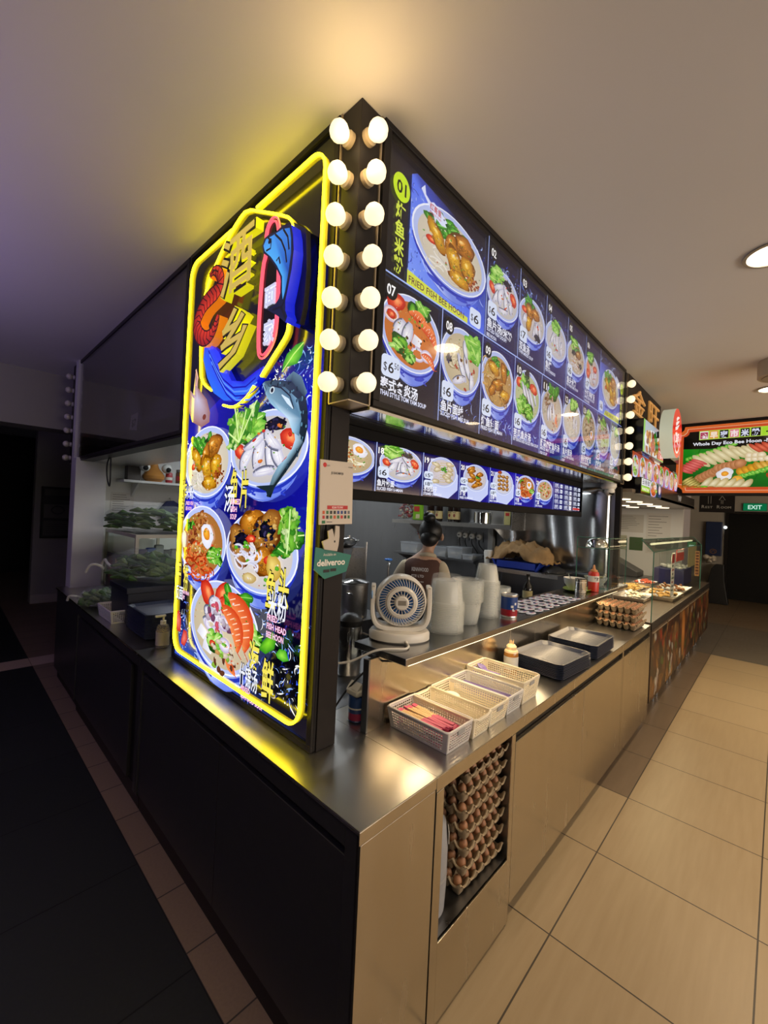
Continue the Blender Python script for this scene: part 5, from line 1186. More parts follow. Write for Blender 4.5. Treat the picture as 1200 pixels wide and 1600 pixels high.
for i in range(33):
    lay = i // 7
    if p1 is None:
        p1 = thing('wrapped_chopsticks', 'pair of bamboo chopsticks half in pink paper in the nearest basket', 'chopsticks', group=G)
        MB().box(-.0055, -.105, -.0018, -.001, .105, .0018).box(.001, -.105, -.0018, .0055, .105, .0018).build('sticks', m_wood, p1, smooth=0)
        MB().box(-.0075, -.108, -.0026, .0075, -.012, .0026).build('paper_sleeve', m_pink, p1, smooth=0)
        MB().box(-.0068, .085, -.0024, .0068, .104, .0024).build('paper_end', m_pink, p1, smooth=0); o = p1
    else: o = dup(p1)
    o.location = (.48 + (i % 7) * .0165 + r_.uniform(-.004, .004), .185 + r_.uniform(-.012, .012), CT + .012 + lay * .0125 + r_.uniform(0, .003)); o.rotation_euler = (R(r_.uniform(-3, 3)), R(r_.uniform(-8, 8)), R(r_.uniform(-5, 5)))
for i in range(24):
    if p2 is None:
        p2 = thing('purple_chopstick', 'long purple chopstick lying in the white basket', 'chopsticks', group='purple chopsticks in the white basket')
        MB().cone((0, -.125, 0), (0, .125, 0), .0036, .0022, 8).build('stick', m_purple, p2); o = p2
    else: o = dup(p2)
    o.location = (.925 + (i % 6) * .011, .185 + r_.uniform(-.006, .006), CT + .010 + (i // 6) * .0125 + .001 * (i % 2)); o.rotation_euler = (R(r_.uniform(-1, 1)), 0, R(r_.uniform(-2.5, 2.5)))
def spoon(loc, rz, rx, m, label, group=None):
    t = thing('soup_spoon', label, 'spoon', loc, rz, group); t.rotation_euler.x = rx
    vs = []; fs = []; n = 13
    for i in range(n):
        u = i / (n - 1); y = -.06 + .125 * u; w = .021 * math.sin(PI * min(1, (u + .02) / .46)) ** .7 if u < .42 else .0; w = max(w, .008 - .002 * u if u > .3 else .002); dep = .012 * math.sin(PI * min(1, u / .45)) if u < .45 else 0
        zz = 0 if u < .45 else (u - .45) * .05
        for j in range(7): s_ = j / 3 - 1; vs.append((w * s_, y, zz + dep * (s_ * s_ - 1)))
    for i in range(n - 1):
        for j in range(6): fs.append((i * 7 + j, i * 7 + j + 1, i * 7 + j + 8, i * 7 + j + 7))
    o = MB().add(vs, fs).build('spoon', m, t, smooth=60); sm = o.modifiers.new('thick', 'SOLIDIFY'); sm.thickness = .0025; return t
spoon((.665, .235, CT + .026), R(170), 0, plastic_white, 'white soup spoon alone in the scalloped basket'); 
for i, (x, y, rz) in enumerate(((1.075, .235, 8), (1.13, .24, -10), (1.10, .25, 20), (1.12, .262, -16), (1.085, .27, 30), (1.10, .275, 14), (1.12, .27, -4))): spoon((x, y, CT + .020 + i * .0085), R(180 + rz), R(-20), m_purple, 'purple soup spoon heaped in the tall basket', 'purple spoons in the tall basket')
t = thing('white_lid', 'round white lid lying inside the third basket', 'lid', (.795, .262, CT + .022))  # flat round lid
MB().lathe([(0, 0), (.036, 0), (.040, .004), (.040, .018), (.032, .026), (0, .028)], 28).build('lid', plastic_white, t)
t = thing('toothpick_bottle', 'amber bottle with paper label, toothpicks sticking out of its cap', 'bottle', (1.372, .272, CT + .0005)); t.scale = (1.12, 1.12, 1.12)
MB().lathe([(0, 0), (.032, 0), (.034, .003), (.034, .090), (.031, .100), (.022, .104), (0, .104)], 32).build('bottle', mat('amber_plastic', (.38, .16, .03), .15, sss=.1), t)
MB().lathe([(.0343, .025), (.0343, .082)], 32).build('paper_label', mat('paper_white', (.66, .64, .60), .6), t)
MB().lathe([(.033, .100), (.030, .108), (.024, .112), (.024, .126), (.018, .134), (0, .134)], 28).build('cap', mat('cap_beige', (.68, .50, .30), .4), t)
b = MB()
for i in range(9): a = i * .7; b.cone((.008 * math.cos(a), .008 * math.sin(a), .12), (.010 * math.cos(a), .010 * math.sin(a), .150 + .004 * (i % 3)), .0011, .0009, 6)
b.build('toothpicks', m_wood, t)
# ---- trays
m_tray = mat('navy_tray_plastic', (.028, .036, .070), .34, noise=.2, nscale=30); 
def tray_proto(label, group):
    t = thing('serving_tray', label, 'tray', group=group); w, d, h, ch = .19, .15, .018, .045
    def oct_(k, z): return [(x * k[0], y * k[1], z) for x, y in ((-1 + .10, -1), (1 - .10, -1), (1, -1 + .22), (1, 1 - .22), (1 - .10, 1), (-1 + .10, 1), (-1, 1 - .22), (-1, -1 + .22))]
    rings = [oct_((w - .024, d - .024), 0), oct_((w - .006, d - .006), h - .0035), oct_((w, d), h - .003), oct_((w, d), h), oct_((w - .007, d - .007), h), oct_((w - .026, d - .026), .003)]
    vs = [p for r in rings for p in r]; fs = [tuple(range(7, -1, -1))]
    for k in range(5):
        for i in range(8): fs.append((k * 8 + i, k * 8 + (i + 1) % 8, k * 8 + 8 + (i + 1) % 8, k * 8 + 8 + i))
    fs.append(tuple(40 + i for i in range(8)))
    MB().add(vs, fs).build('tray', m_tray, t, smooth=0)
    b = MB()
    for i in range(12): x = -.145 + i * .0264; b.add([(x - .007, -.118, .0031), (x + .007, -.118, .0031), (x + .007, .118, .0031), (x - .007, .118, .0031), (x, -.118, .0055), (x, .118, .0055)], [(0, 3, 5, 4), (4, 5, 2, 1), (0, 4, 1), (3, 2, 5)])
    b.build('ribs', mat('tray_rib', (.14, .15, .19), .30), t, smooth=0)
    return t
tp = tray_proto('navy serving tray in the near stack beside the toothpick bottle', 'serving trays in the near stack')
for i in range(9):
    o = tp if i == 0 else dup(tp); o.location = (1.632 + rr.uniform(-.001, .001), .158 + rr.uniform(-.001, .001), CT + .001 + i * .0088); o.rotation_euler.z = R(-4 + rr.uniform(-.3, .3))
for i in range(9):
    o = dup(tp, label='navy serving tray in the far stack before the eggs', group='serving trays in the far stack'); o.location = (2.135 + rr.uniform(-.001, .001), .160, CT + .001 + i * .0088); o.rotation_euler.z = R(rr.uniform(-.4, .4))
# ---- egg trays and eggs
def egg_tray(label, group):
    t = thing('egg_tray', label, 'egg tray', group=group); n = 6; p = .29 / n; k = 8; N_ = n * k; H_ = .046; vs = []; fs = []
    H_ = .066; xs = [-.153, -.149] + [i * p / k - .145 for i in range(N_ + 1)] + [.149, .153]; n2 = len(xs)
    def amp(x): return 1 if abs(x) >= .145 else abs(math.cos(PI * (x + .145) / p)) ** 5
    for y in xs:
        for x in xs:
            ex, ey = amp(x), amp(y); rim = .003 if max(abs(x), abs(y)) > .152 else 0
            vs.append((x, y, .002 + H_ * (.64 * max(ex, ey) + .26 * ex * ey) - rim))
    for j in range(n2 - 1):
        for i in range(n2 - 1): a = j * n2 + i; fs.append((a, a + 1, a + n2 + 1, a + n2))
    o = MB().add(vs, fs).build('pulp_tray', card_pulp, t, smooth=70); s = o.modifiers.new('thick', 'SOLIDIFY'); s.thickness = .0022; return t
def egg_proto(label, group):
    t = thing('egg', label, 'egg', group=group)
    MB().lathe([(.0195 * math.sin(PI * i / 12) * (1 + .10 * math.cos(PI * i / 12)), -.026 * math.cos(PI * i / 12)) for i in range(13)], 18).build('shell', egg_shell, t); return t
p_ = .29 / 6
def egg_at(proto, first, cx, cy, z, i, j, rz): 
    o = proto if first else dup(proto); u = (i - 2.5) * p_ * (.965 if i in (0, 5) else 1); v = (j - 2.5) * p_ * (.965 if j in (0, 5) else 1); o.location = (cx + u * math.cos(rz) - v * math.sin(rz), cy + u * math.sin(rz) + v * math.cos(rz), z + .038 + rr.uniform(-.001, .001)); o.rotation_euler = (rr.uniform(-.15, .15), rr.uniform(-.15, .15), rr.uniform(0, 6)); return o
# three on the counter
et = egg_tray('grey pulp egg tray in the stack on the counter by the glass', 'egg trays on the counter')
CX, CY = 3.09, .165
et2 = egg_proto('brown egg in the uppermost counter tray', 'brown eggs in the uppermost counter tray'); first = True
for k in range(3):
    o = et if k == 0 else dup(et); z = CT + .002 + k * .062; o.location = (CX, CY, z); o.rotation_euler.z = R(-1 + k)
    if k == 2:
        for j in range(6):
            for i in range(6): egg_at(et2, first, CX, CY, z, i, j, 0); first = False
eg = egg_proto('brown egg peeping out between the counter egg trays', 'brown eggs between the counter trays'); first = True
for k in range(2):
    for i, j in [(i, 0) for i in range(6)] + [(0, j) for j in range(1, 6)]: egg_at(eg, first, CX, CY, CT + .002 + k * .062, i, j, 0); first = False
# seven in the open cabinet
eg2 = egg_proto('brown egg peeping out between the trays in the open cabinet', 'brown eggs in the open cabinet'); first = True
for k in range(7):
    o = dup(et, label='grey pulp egg tray in the tall stack inside the open cabinet', group='egg trays inside the open cabinet'); z = .287 + k * .067; dx, dy = rr.uniform(-.006, .006), rr.uniform(-.004, .006); rz = R(rr.uniform(-2, 2)); o.location = (.708 + dx, .168 + dy, z); o.rotation_euler.z = rz
    for i, j in [(i, 0) for i in range(6)] + ([(0, j) for j in range(1, 4)] if k < 6 else [(i, 1) for i in range(6)]): egg_at(eg2, first, .708 + dx, .168 + dy, z, i, j, rz).scale = (.84, .84, .9); first = False
t = thing('rice_cooker', 'grey rounded tub with a paper sticker beside the cabinet egg trays', 'container', (.442, .125, .2855)); t.scale = (.86, .86, 1)
MB().lathe([(0, 0), (.085, 0), (.10, .012), (.105, .10), (.105, .22), (.095, .30), (.06, .345), (0, .352)], 36).build('body', mat('grey_blue_plastic', (.28, .29, .32), .45, noise=.05), t)
MB().lathe([(.106, .13), (.107, .135), (.106, .14)], 36).build('seam', plastic_grey, t)
o = MB().box(-.02, -.108, .235, .028, -.1055, .275).build('sticker', mat('paper_white', (.66, .64, .60), .6), t, smooth=0); o.rotation_euler.z = R(40)
# ---- flask and tin behind the corner post
t = thing('vacuum_flask', 'steel vacuum flask with black lid behind the corner post', 'flask', (.70, .83, CT + .001))
MB().lathe([(0, 0), (.062, 0), (.066, .006), (.066, .22), (.060, .245), (0, .246)], 36).build('body', steel_shiny, t)
MB().lathe([(.061, .244), (.063, .25), (.063, .272), (.050, .285), (.045, .288), (.03, .30), (0, .302)], 36).build('lid', plastic_black, t)
MB().tube([(.05, -.04, .2), (.075, -.06, .19), (.08, -.062, .11), (.055, -.045, .09)], .007, 8).build('handle', plastic_black, t)
t = thing('wet_wipe_canister', 'blue canister with white flip lid behind the corner post', 'canister', (.395, .44, CT + .001))
MB().lathe([(0, 0), (.032, 0), (.034, .003), (.034, .10), (0, .10)], 28).build('can', mat('canister_blue', (.03, .08, .28), .35), t)
MB().lathe([(.0343, .008), (.0343, .035)], 28).build('red_band', mat('canister_red', (.35, .03, .10), .35), t)
MB().lathe([(.0343, .050), (.0343, .056)], 28).build('white_band', plastic_white, t)
MB().box(-.034, -.034, .10, .034, .034, .128).build('lid', plastic_white, t, bevel=.008)
MB().prism([(-.03, .128), (.02, .128), (-.005, .15)], -.03, .03, 'y').build('flip_tab', plastic_white, t, smooth=0)

# ================================================================ inside the kitchen
m_kt = mat('kitchen_tube_glow', (1, 1, 1), .4, emit=3, ecol=(.92, .97, 1))
for i, (x, y) in enumerate(((1.2, 3.0), (2.4, 1.6), (2.5, 3.5))):
    t = thing('kitchen_tube_light', ('white tube light on the kitchen ceiling over the stove', 'white tube light on the kitchen ceiling over the front counter', 'white tube light on the kitchen ceiling by the back wall')[i], 'ceiling light', (x, y, 2.55))
    MB().box(-.6, -.03, .02, .6, .03, .05).build('batten', plastic_white, t, smooth=0); MB().tube([(-.58, 0, 0), (.58, 0, 0)], .014, 10).build('tube', m_kt, t)
    b = MB()
    for s in (-.5, .5): b.cone((s, 0, .05), (s, 0, CEIL - 2.55), .006, .006, 8)
    b.build('hanger', plastic_white, t)
    lamp('kitchen_tube_lamp', 'AREA', (x, y, 2.52), KITCHEN_W * (.9, .8, 1)[i], (.90, .96, 1), rot=(0, 0, 0), size=1.1, size_y=.06)
t = thing('reflection_tube', 'upright glowing tube hidden behind the poster, added to streak the hood panel', 'lamp', (.27, 1.78, 1.15))  # unseen tube added so that the hood panel reflects bright bands
MB().box(-.035, -.03, 0, -.005, .03, .85).build('batten', plastic_white, t, smooth=0); MB().tube([(.008, 0, .02), (.008, 0, .83)], .018, 10).build('tube', mat('reflection_tube_glow', (1, 1, 1), .4, emit=10, ecol=(.92, .97, 1)), t)
# bright hood panel on the partition, slightly buckled so that it throws bands of light
m_hood = mat('buckled_steel', (.66, .67, .68), .20, 1, bump=0)
n = 36; vs = []; fs = []
for j in range(13):
    for i in range(n + 1):
        y = .335 + 1.0 * i / n; z = 1.16 + .83 * j / 12
        vs.append((3.29 - .012 * math.sin(i * .42 + .25 * math.sin(j * .5)) - .010 * math.sin(i * .17 + j * .16) - .012, y, z))
for j in range(12):
    for i in range(n): a = j * (n + 1) + i; fs.append((a + 1, a, a + n + 1, a + n + 2))
t = thing('hood_panel', 'buckled shiny steel sheet on the kitchen partition under the menu strip', 'steel panel')
o = MB().add(vs, fs).build('sheet', m_hood, t, smooth=180); s = o.modifiers.new('thick', 'SOLIDIFY'); s.thickness = .002; s.offset = -1
t = thing('partition_post', 'dark upright post at the end of the kitchen partition', 'post', (3.30, .255, LZ + .001))
MB().box(0, 0, 0, .045, .044, .85).build('post', black_box, t, smooth=0, bevel=.002)
# upper shelf
t = thing('kitchen_shelf', 'steel wall shelf with bottles and a pot behind the worker', 'shelf')
b = MB().box(3.0, 1.12, 1.60, 3.298, 2.66, 1.608).box(3.0, 1.12, 1.566, 3.003, 2.66, 1.60); b.build('shelf_board', steel, t, smooth=0)
MB().box(3.0, 1.11, 1.56, 3.298, 1.118, 1.90).build('end_plate', steel, t, smooth=0)
b = MB()
for y in (1.3, 2.4): b.prism([(3.02, 1.5655), (3.298, 1.5655), (3.298, 1.42)], y, y + .004, 'y')
b.build('bracket', steel, t, smooth=0)
SZ = 1.6085
def lumps(b, r_, n, x0, x1, y0, y1, z0, z1, s):
    for _ in range(n): b.ball((r_.uniform(x0, x1), r_.uniform(y0, y1), r_.uniform(z0, z1)), r_.uniform(.7, 1.2) * s, 8, 5, 1, .8, .7)
r_ = random.Random(31)
t = thing('chilli_bag', 'clear bag of dried red chillies and garlic on the kitchen shelf', 'bag', (3.08, 2.50, SZ))
b = MB(); lumps(b, r_, 34, -.06, .06, -.08, .08, .02, .20, .022); b.build('red_chillies', mat('dried_chilli', (.30, .03, .03), .5), t)
b = MB(); lumps(b, r_, 34, -.06, .06, -.08, .08, .02, .22, .020); b.build('garlic_pieces', mat('garlic', (.55, .48, .34), .6), t)
m_film = milky('plastic_film', (.75, .8, .82), .10, .12)
MB().lathe([(0, 0), (.085, .005), (.095, .06), (.09, .19), (.05, .235), (0, .24)], 18, (0, 0, 0), .9, 1.1).build('film', m_film, t)
t = thing('seasoning_packet', 'bright green seasoning packet beside the chilli bag', 'packet', (3.05, 2.30, SZ))
MB().prism([(-.07, 0), (.07, 0), (.075, .02), (.06, .2), (.055, .22), (-.055, .22), (-.06, .2), (-.075, .02)], -.02, .02, 'x').build('pouch', mat('lime_packet', (.22, .48, .02), .3), t, bevel=.012, seg=3)
MB().box(-.022, -.03, .10, -.0205, .05, .16).build('red_label', mat('red_label', (.5, .03, .02), .4), t, smooth=0); MB().box(-.022, -.035, .02, -.0205, .02, .07).build('pale_label', mat('label_pale', (.62, .55, .30), .5), t, smooth=0)
m_sauce = mat('soy_dark_glass', (.015, .008, .006), .08)
def sauce_bottle(y, label, x=3.07):
    t = thing('soy_sauce_bottle', label, 'bottle', (x, y, SZ), group=None)
    MB().lathe([(0, 0), (.04, 0), (.042, .004), (.042, .16), (.036, .185), (.015, .215), (.015, .25), (.017, .252), (.017, .272), (0, .274)], 24).build('bottle', m_sauce, t)
    MB().lathe([(.0425, .03), (.0425, .115)], 24).build('yellow_label', mat('label_yellow', (.55, .42, .18), .5), t)
    A = Art((-.0431, 0, 0), (0, -1, 0), (0, 0, 1), (-1, 0, 0)); A.ell(0, .072, .014, .018, hx('#7a3020'), n=14); A.rect(-.02, .10, .02, .106, hx('#3a2010')); A.build('label_print', flat_print, t)
    return t
sauce_bottle(2.135, 'dark sauce bottle with yellow label next to the green packet'); sauce_bottle(2.02, 'dark sauce bottle with yellow label left of the worker\'s hair bun'); sauce_bottle(1.79, 'dark sauce bottle with yellow label under the crumpled white bag')
sauce_bottle(1.90, 'dark sauce bottle with yellow label hidden in part by the hair bun', 3.14)
t = thing('crumpled_bag', 'crumpled white bag lying over the bottles on the shelf', 'bag', (3.08, 1.66, SZ + .276))
b = MB()
for i in range(9): b.ball((r_.uniform(-.03, .03), -.11 + i * .03, .02 - abs(i - 3) * .004 + r_.uniform(-.008, .008)), .024, 9, 6, 1, 1, .8)
b.build('bag', mat('white_bag', (.68, .62, .52), .7), t); MB().tube([(0, -.12, .02), (-.03, -.16, -.04), (-.04, -.18, -.09)], [.008, .005, .002], 6).build('string', mat('white_bag', (.68, .62, .52), .7), t)
t = thing('steel_pot', 'steel pot standing alone at the right of the kitchen shelf', 'pot', (3.08, 1.47, SZ))
MB().lathe([(0, 0), (.085, 0), (.09, .006), (.09, .115), (.096, .12), (.09, .122), (.086, .008), (0, .006)], 36).build('pot', steel_shiny, t)
t = thing('curved_bracket', 'curved steel plate on the shelf beside the pot', 'steel plate', (3.28, 1.35, SZ))
MB().prism([(-.17, 0), (.16, 0), (.16, .25), (-.20, .25), (-.14, .16), (-.17, .06)], -.004, 0, 'x').build('plate', steel, t, smooth=0)
t = thing('tea_tin', 'yellow printed tin at the end of the kitchen shelf', 'tin', (3.06, 1.17, SZ))
MB().box(-.04, -.035, 0, .04, .035, .165).build('tin', mat('tin_yellow', (.50, .45, .18), .4), t, bevel=.004); MB().box(-.0412, -.02, .09, -.0402, .02, .12).build('red_label', mat('red_label', (.5, .03, .02), .4), t, smooth=0)
t = thing('hanging_packet', 'small red packet in clear film hanging under the shelf', 'packet', (3.27, 2.42, 1.36))
b = MB(); lumps(b, r_, 14, -.015, .01, -.05, .05, .02, .13, .022); b.build('red_filling', mat('dried_chilli', (.30, .03, .03), .5), t); MB().box(-.03, -.08, 0, .02, .075, .18).build('film', m_film, t, bevel=.01); MB().tube([(0, 0, .18), (.012, 0, .23)], .002, 6).build('hook', steel, t)
# lower shelf with boxes
t = thing('lower_shelf', 'dark steel shelf carrying clear food boxes behind the worker', 'shelf')
MB().box(2.98, 1.50, 1.205, 3.298, 2.60, 1.225).build('shelf_board', steel_dark, t, smooth=0)
b = MB()
for y in (1.52, 2.1, 2.55): b.prism([(3.0, 1.2045), (3.298, 1.2045), (3.298, 1.08)], y, y + .004, 'y')
b.build('bracket', steel_dark, t, smooth=0)
m_box = milky('clear_box_plastic', (.72, .77, .82), .35, .2)
def food_box(y, w, h, label, fill):
    t = thing('food_box', label, 'food box', (3.10, y, 1.2255))
    MB().prism([(-w * .44, 0), (w * .44, 0), (w * .5, h), (-w * .5, h)], -.10, .10, 'x').build('box', m_box, t, smooth=0, bevel=.004)
    MB().box(-.11, -w * .52, h, .11, w * .52, h + .008).build('rim', m_box, t, smooth=0)
    b = MB(); lumps(b, r_, 12, -.07, .07, -w * .33, w * .33, .015, h * .5, .022); b.build('filling', fill, t)
m_fill = mat('flour_balls', (.62, .56, .46), .8)
food_box(2.38, .26, .115, 'wide clear food box with pale dumplings left of the worker', m_fill); food_box(1.95, .19, .10, 'clear food box just right of the worker\'s shoulder', m_fill); food_box(1.745, .19, .115, 'frosted food box under the white plugs', m_fill); food_box(1.585, .13, .05, 'low white food box at the end of the shelf', m_fill)
# plugs
for i, (px_, lab) in enumerate((((1.865, 1.47), 'first'), ((1.79, 1.467), 'second'), ((1.705, 1.463), 'third'), ((1.615, 1.458), 'last'))):
    t = thing('wall_plug', '%s white round plug from the worker\'s head, with a black cable' % lab, 'plug', (3.299, px_[0], px_[1]))
    M = Matrix.Rotation(R(-90), 4, 'Y')
    MB().box(-.012, -.036, -.055, 0, .036, .05).build('socket_plate', plastic_grey, t, smooth=0, bevel=.003); MB().lathe([(0, .012), (.03, .012), (.033, .02), (.030, .045), (.018, .052), (0, .052)], 22).xf(M).build('plug', plastic_white, t)
    MB().box(-.0545, -.012, -.006, -.0522, .012, .003).build('plug_mark', plastic_black, t, smooth=0)
    MB().tube(smooth_path([(-.035, 0, -.03), (-.04, -.005, -.09), (-.035, -.03 - .02 * i, -.16), (-.03, -.12 + .02 * i, -.20), (-.03, -.33 + .075 * i, -.21), (-.03, -.36 + .075 * i, -.24)], 2), .006, 8).build('cable', plastic_black, t)
t = thing('steel_upright', 'pale steel upright between the plugs and the blue tub', 'post', (3.23, 1.46, .001))
MB().box(0, -.03, 0, .06, .03, 1.565).build('upright', white_paint, t, smooth=0, bevel=.004)
# tray shelf with blue tub and cloth
t = thing('side_shelf', 'steel side shelf with a blue tub and brown cloth before the hood panel', 'shelf')
b = MB().box(2.90, .62, 1.192, 3.26, 1.40, 1.2).box(2.90, .62, 1.165, 2.904, 1.40, 1.192); b.build('shelf_board', steel, t, smooth=0); MB().prism([(2.95, 1.164), (3.26, 1.164), (3.26, .80), (3.2, .80)], 1.34, 1.36, 'y').build('bracket', steel, t, smooth=0)
t = thing('blue_tub', 'shallow bright blue tub on the side shelf', 'tub', (3.06, 1.03, 1.2005))
MB().prism([(-.20, 0), (.20, 0), (.24, .075), (.25, .08), (.23, .08), (.19, .01), (-.19, .01), (-.23, .08), (-.25, .08), (-.24, .075)], -.12, .12, 'x').build('tub', mat('blue_plastic', (.02, .05, .38), .35), t, smooth=0)
MB().box(-.12, -.19, .001, .12, .19, .07).build('tub_floor', mat('blue_plastic', (.02, .05, .38), .35), t, smooth=0)
t = thing('brown_cloth', 'crumpled brown cloth heaped over the blue tub', 'cloth', (3.08, 1.03, 1.281))
n = 26; vs = []; fs = []
for j in range(n + 1):
    for i in range(n + 1):
        u = i / n * 2 - 1; v = j / n * 2 - 1; q = max(0, 1 - (u * u * .9 + v * v * .9)) ** .5
        z = .17 * q ** .8 + .018 * math.sin(u * 13 + 3 * v) * q + .014 * math.sin(v * 17 - u * 6) + .010 * math.sin(u * 29)
        vs.append((v * .13, u * .30 + .02 * math.sin(v * 5), max(.0, z) - .0 + (0 if q > 0 else -.03 * (abs(u) - .7))))
for j in range(n):
    for i in range(n): a = j * (n + 1) + i; fs.append((a + 1, a, a + n + 1, a + n + 2))
o = MB().add(vs, fs).build('cloth', mat('brown_cloth', (.34, .20, .08), .8, noise=.4, nscale=18), t, smooth=180); s = o.modifiers.new('thick', 'SOLIDIFY'); s.thickness = .004
t = thing('black_wok_lid', 'black pan lid lying beside the brown cloth', 'pan lid', (3.07, .72, 1.2005))
MB().lathe([(0, .0), (.10, 0), (.11, .006), (.095, .03), (.05, .055), (0, .062)], 30).build('lid', plastic_black, t); MB().box(-.22, -.02, .004, -.1, -.012, .012).box(-.22, .012, .004, -.1, .02, .012).build('handle', plastic_black, t, smooth=0)
t = thing('white_beaker', 'white plastic beaker standing on the end of the side shelf', 'beaker', (3.0, 1.345, 1.2005))
MB().lathe([(0, 0), (.035, 0), (.045, .13), (.04, .15), (0, .152)], 22).build('beaker', plastic_white, t)
# stove side
t = thing('stove_table', 'steel stove table with a large stockpot behind the fan', 'stove')
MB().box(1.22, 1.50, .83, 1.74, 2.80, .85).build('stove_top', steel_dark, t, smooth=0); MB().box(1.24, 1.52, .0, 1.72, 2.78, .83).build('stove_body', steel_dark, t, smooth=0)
t = thing('stockpot', 'large steel stockpot standing behind the fan', 'pot', (1.49, 1.66, .8505))
MB().lathe([(0, 0), (.105, 0), (.11, .006), (.11, .255), (.118, .262), (.118, .266), (.11, .266), (.104, .256), (.104, .2), (0, .2)], 40).build('pot', steel, t)
MB().lathe([(0, .268), (.112, .268), (.112, .272), (.05, .29), (0, .292)], 40).build('pot_lid', steel_shiny, t); MB().tube([(-.09, -.07, .2), (-.12, -.11, .2), (-.13, -.06, .2), (-.11, -.03, .2)], .005, 8).build('handle', steel_shiny, t)
t = thing('splash_guard', 'slanted steel splash guard left of the worker', 'splash guard', (2.05, 2.28, .001))
MB().prism([(-.16, .86), (.16, .86), (.16, 1.31), (-.02, 1.31)], 0, .006, 'y').build('slanted_sheet', steel, t, smooth=0); MB().box(-.18, .004, 1.30, .18, .20, 1.312).build('top_shelf', steel_dark, t, smooth=0)
MB().box(-.16, .006, 0, .16, .2, .86).build('body', steel_dark, t, smooth=0); MB().cone((.165, .005, .8), (.165, .005, 1.37), .012, .012, 12).build('corner_rod', steel, t)
t = thing('steel_wok', 'polished steel wok with long handle on the splash guard', 'wok', (2.03, 2.38, 1.3135))
MB().lathe([(0, 0), (.05, .003), (.10, .03), (.13, .075), (.126, .075), (.095, .035), (0, .008)], 32).build('wok', steel_shiny, t); MB().tube([(-.12, -.02, .07), (-.28, -.06, .075)], .007, 8).build('handle', steel_shiny, t)
t = thing('small_saucepan', 'small lidded steel saucepan sitting in the wok', 'pot', (2.06, 2.38, 1.335))
MB().lathe([(0, 0), (.07, 0), (.072, .06), (.077, .064), (.07, .068), (.03, .08), (.012, .082), (.016, .098), (0, .1)], 28).build('saucepan', steel_shiny, t)
t = thing('blue_tap', 'blue handled water tap behind the fan', 'tap', (2.30, 2.05, .001))
MB().cone((0, 0, 0), (0, 0, 1.16), .012, .012, 12).build('pipe', steel, t); MB().tube(smooth_path([(0, 0, 1.15), (0, -.02, 1.19), (-.05, -.06, 1.19), (-.07, -.075, 1.15)], 1), .009, 10).build('spout', steel, t); MB().box(-.03, -.03, 1.20, .03, .03, 1.222).build('handle', mat('blue_handle', (.08, .25, .7), .35), t, bevel=.008)
# pan the worker reaches into
t = thing('work_table', 'steel work table in front of the worker', 'work table')
MB().box(2.35, .95, .95, 2.95, 2.0, .97).build('table_top', steel_dark, t, smooth=0)
for x, y in ((2.38, .98), (2.92, .98), (2.38, 1.97), (2.92, 1.97)): MB().box(x - .02, y - .02, 0, x + .02, y + .02, .95).build('leg', steel, t, smooth=0)
t = thing('noodle_tray', 'shallow steel pan of pale noodles under the worker\'s hand', 'pan', (2.52, 1.20, .9705))
MB().lathe([(0, 0), (.14, 0), (.17, .06), (.175, .062), (.165, .062), (.135, .006), (0, .006)], 32).build('pan', steel, t); b = MB(); lumps(b, r_, 50, -.10, .10, -.10, .10, .03, .07, .02); b.build('noodles', mat('pale_noodle', (.55, .50, .40), .6), t)

# ================================================================ the worker, seen from behind
Rv = Vector((.6866, -.7266, 0)); Fv = Vector((.7266, .6866, 0)); PB = Vector((2.02, 1.335, 0))
def W3(a, b_, z): return PB + Rv * a + Fv * b_ + Vector((0, 0, z))
def make_skin(name, pts, edges, rad, m, parent, root=0, sub=2):
    """grows the surface, then keeps it as a plain mesh"""
    me = bpy.data.meshes.new('s'); me.from_pydata([tuple(p) for p in pts], edges, []); me.update()
    o = bpy.data.objects.new('s', me); col.objects.link(o)
    md = o.modifiers.new('skin', 'SKIN'); md.use_smooth_shade = True; ms = o.modifiers.new('sub', 'SUBSURF'); ms.levels = sub; ms.render_levels = sub
    for i, sv in enumerate(me.skin_vertices[0].data):
        r_ = rad[i]; sv.radius = r_ if isinstance(r_, tuple) else (r_, r_); sv.use_root = (i == root)
    dg = bpy.context.evaluated_depsgraph_get(); new = bpy.data.meshes.new_from_object(o.evaluated_get(dg)); bpy.data.objects.remove(o)
    new.name = name; new.materials.clear(); new.materials.append(m); new.polygons.foreach_set('use_smooth', [True] * len(new.polygons))
    q = bpy.data.objects.new(name, new); col.objects.link(q)
    if parent: q.parent = parent
    return q
m_skin = mat('skin', (.58, .34, .22), .5, sss=.1); m_shirt = mat('cream_shirt', (.62, .52, .36), .8, noise=.1, nscale=12); m_vest = mat('brown_vest', (.095, .042, .030), .85, noise=.1, nscale=40); m_hair = mat('black_hair', (.010, .009, .009), .45); m_trous = mat('dark_trousers', (.02, .02, .025), .8)
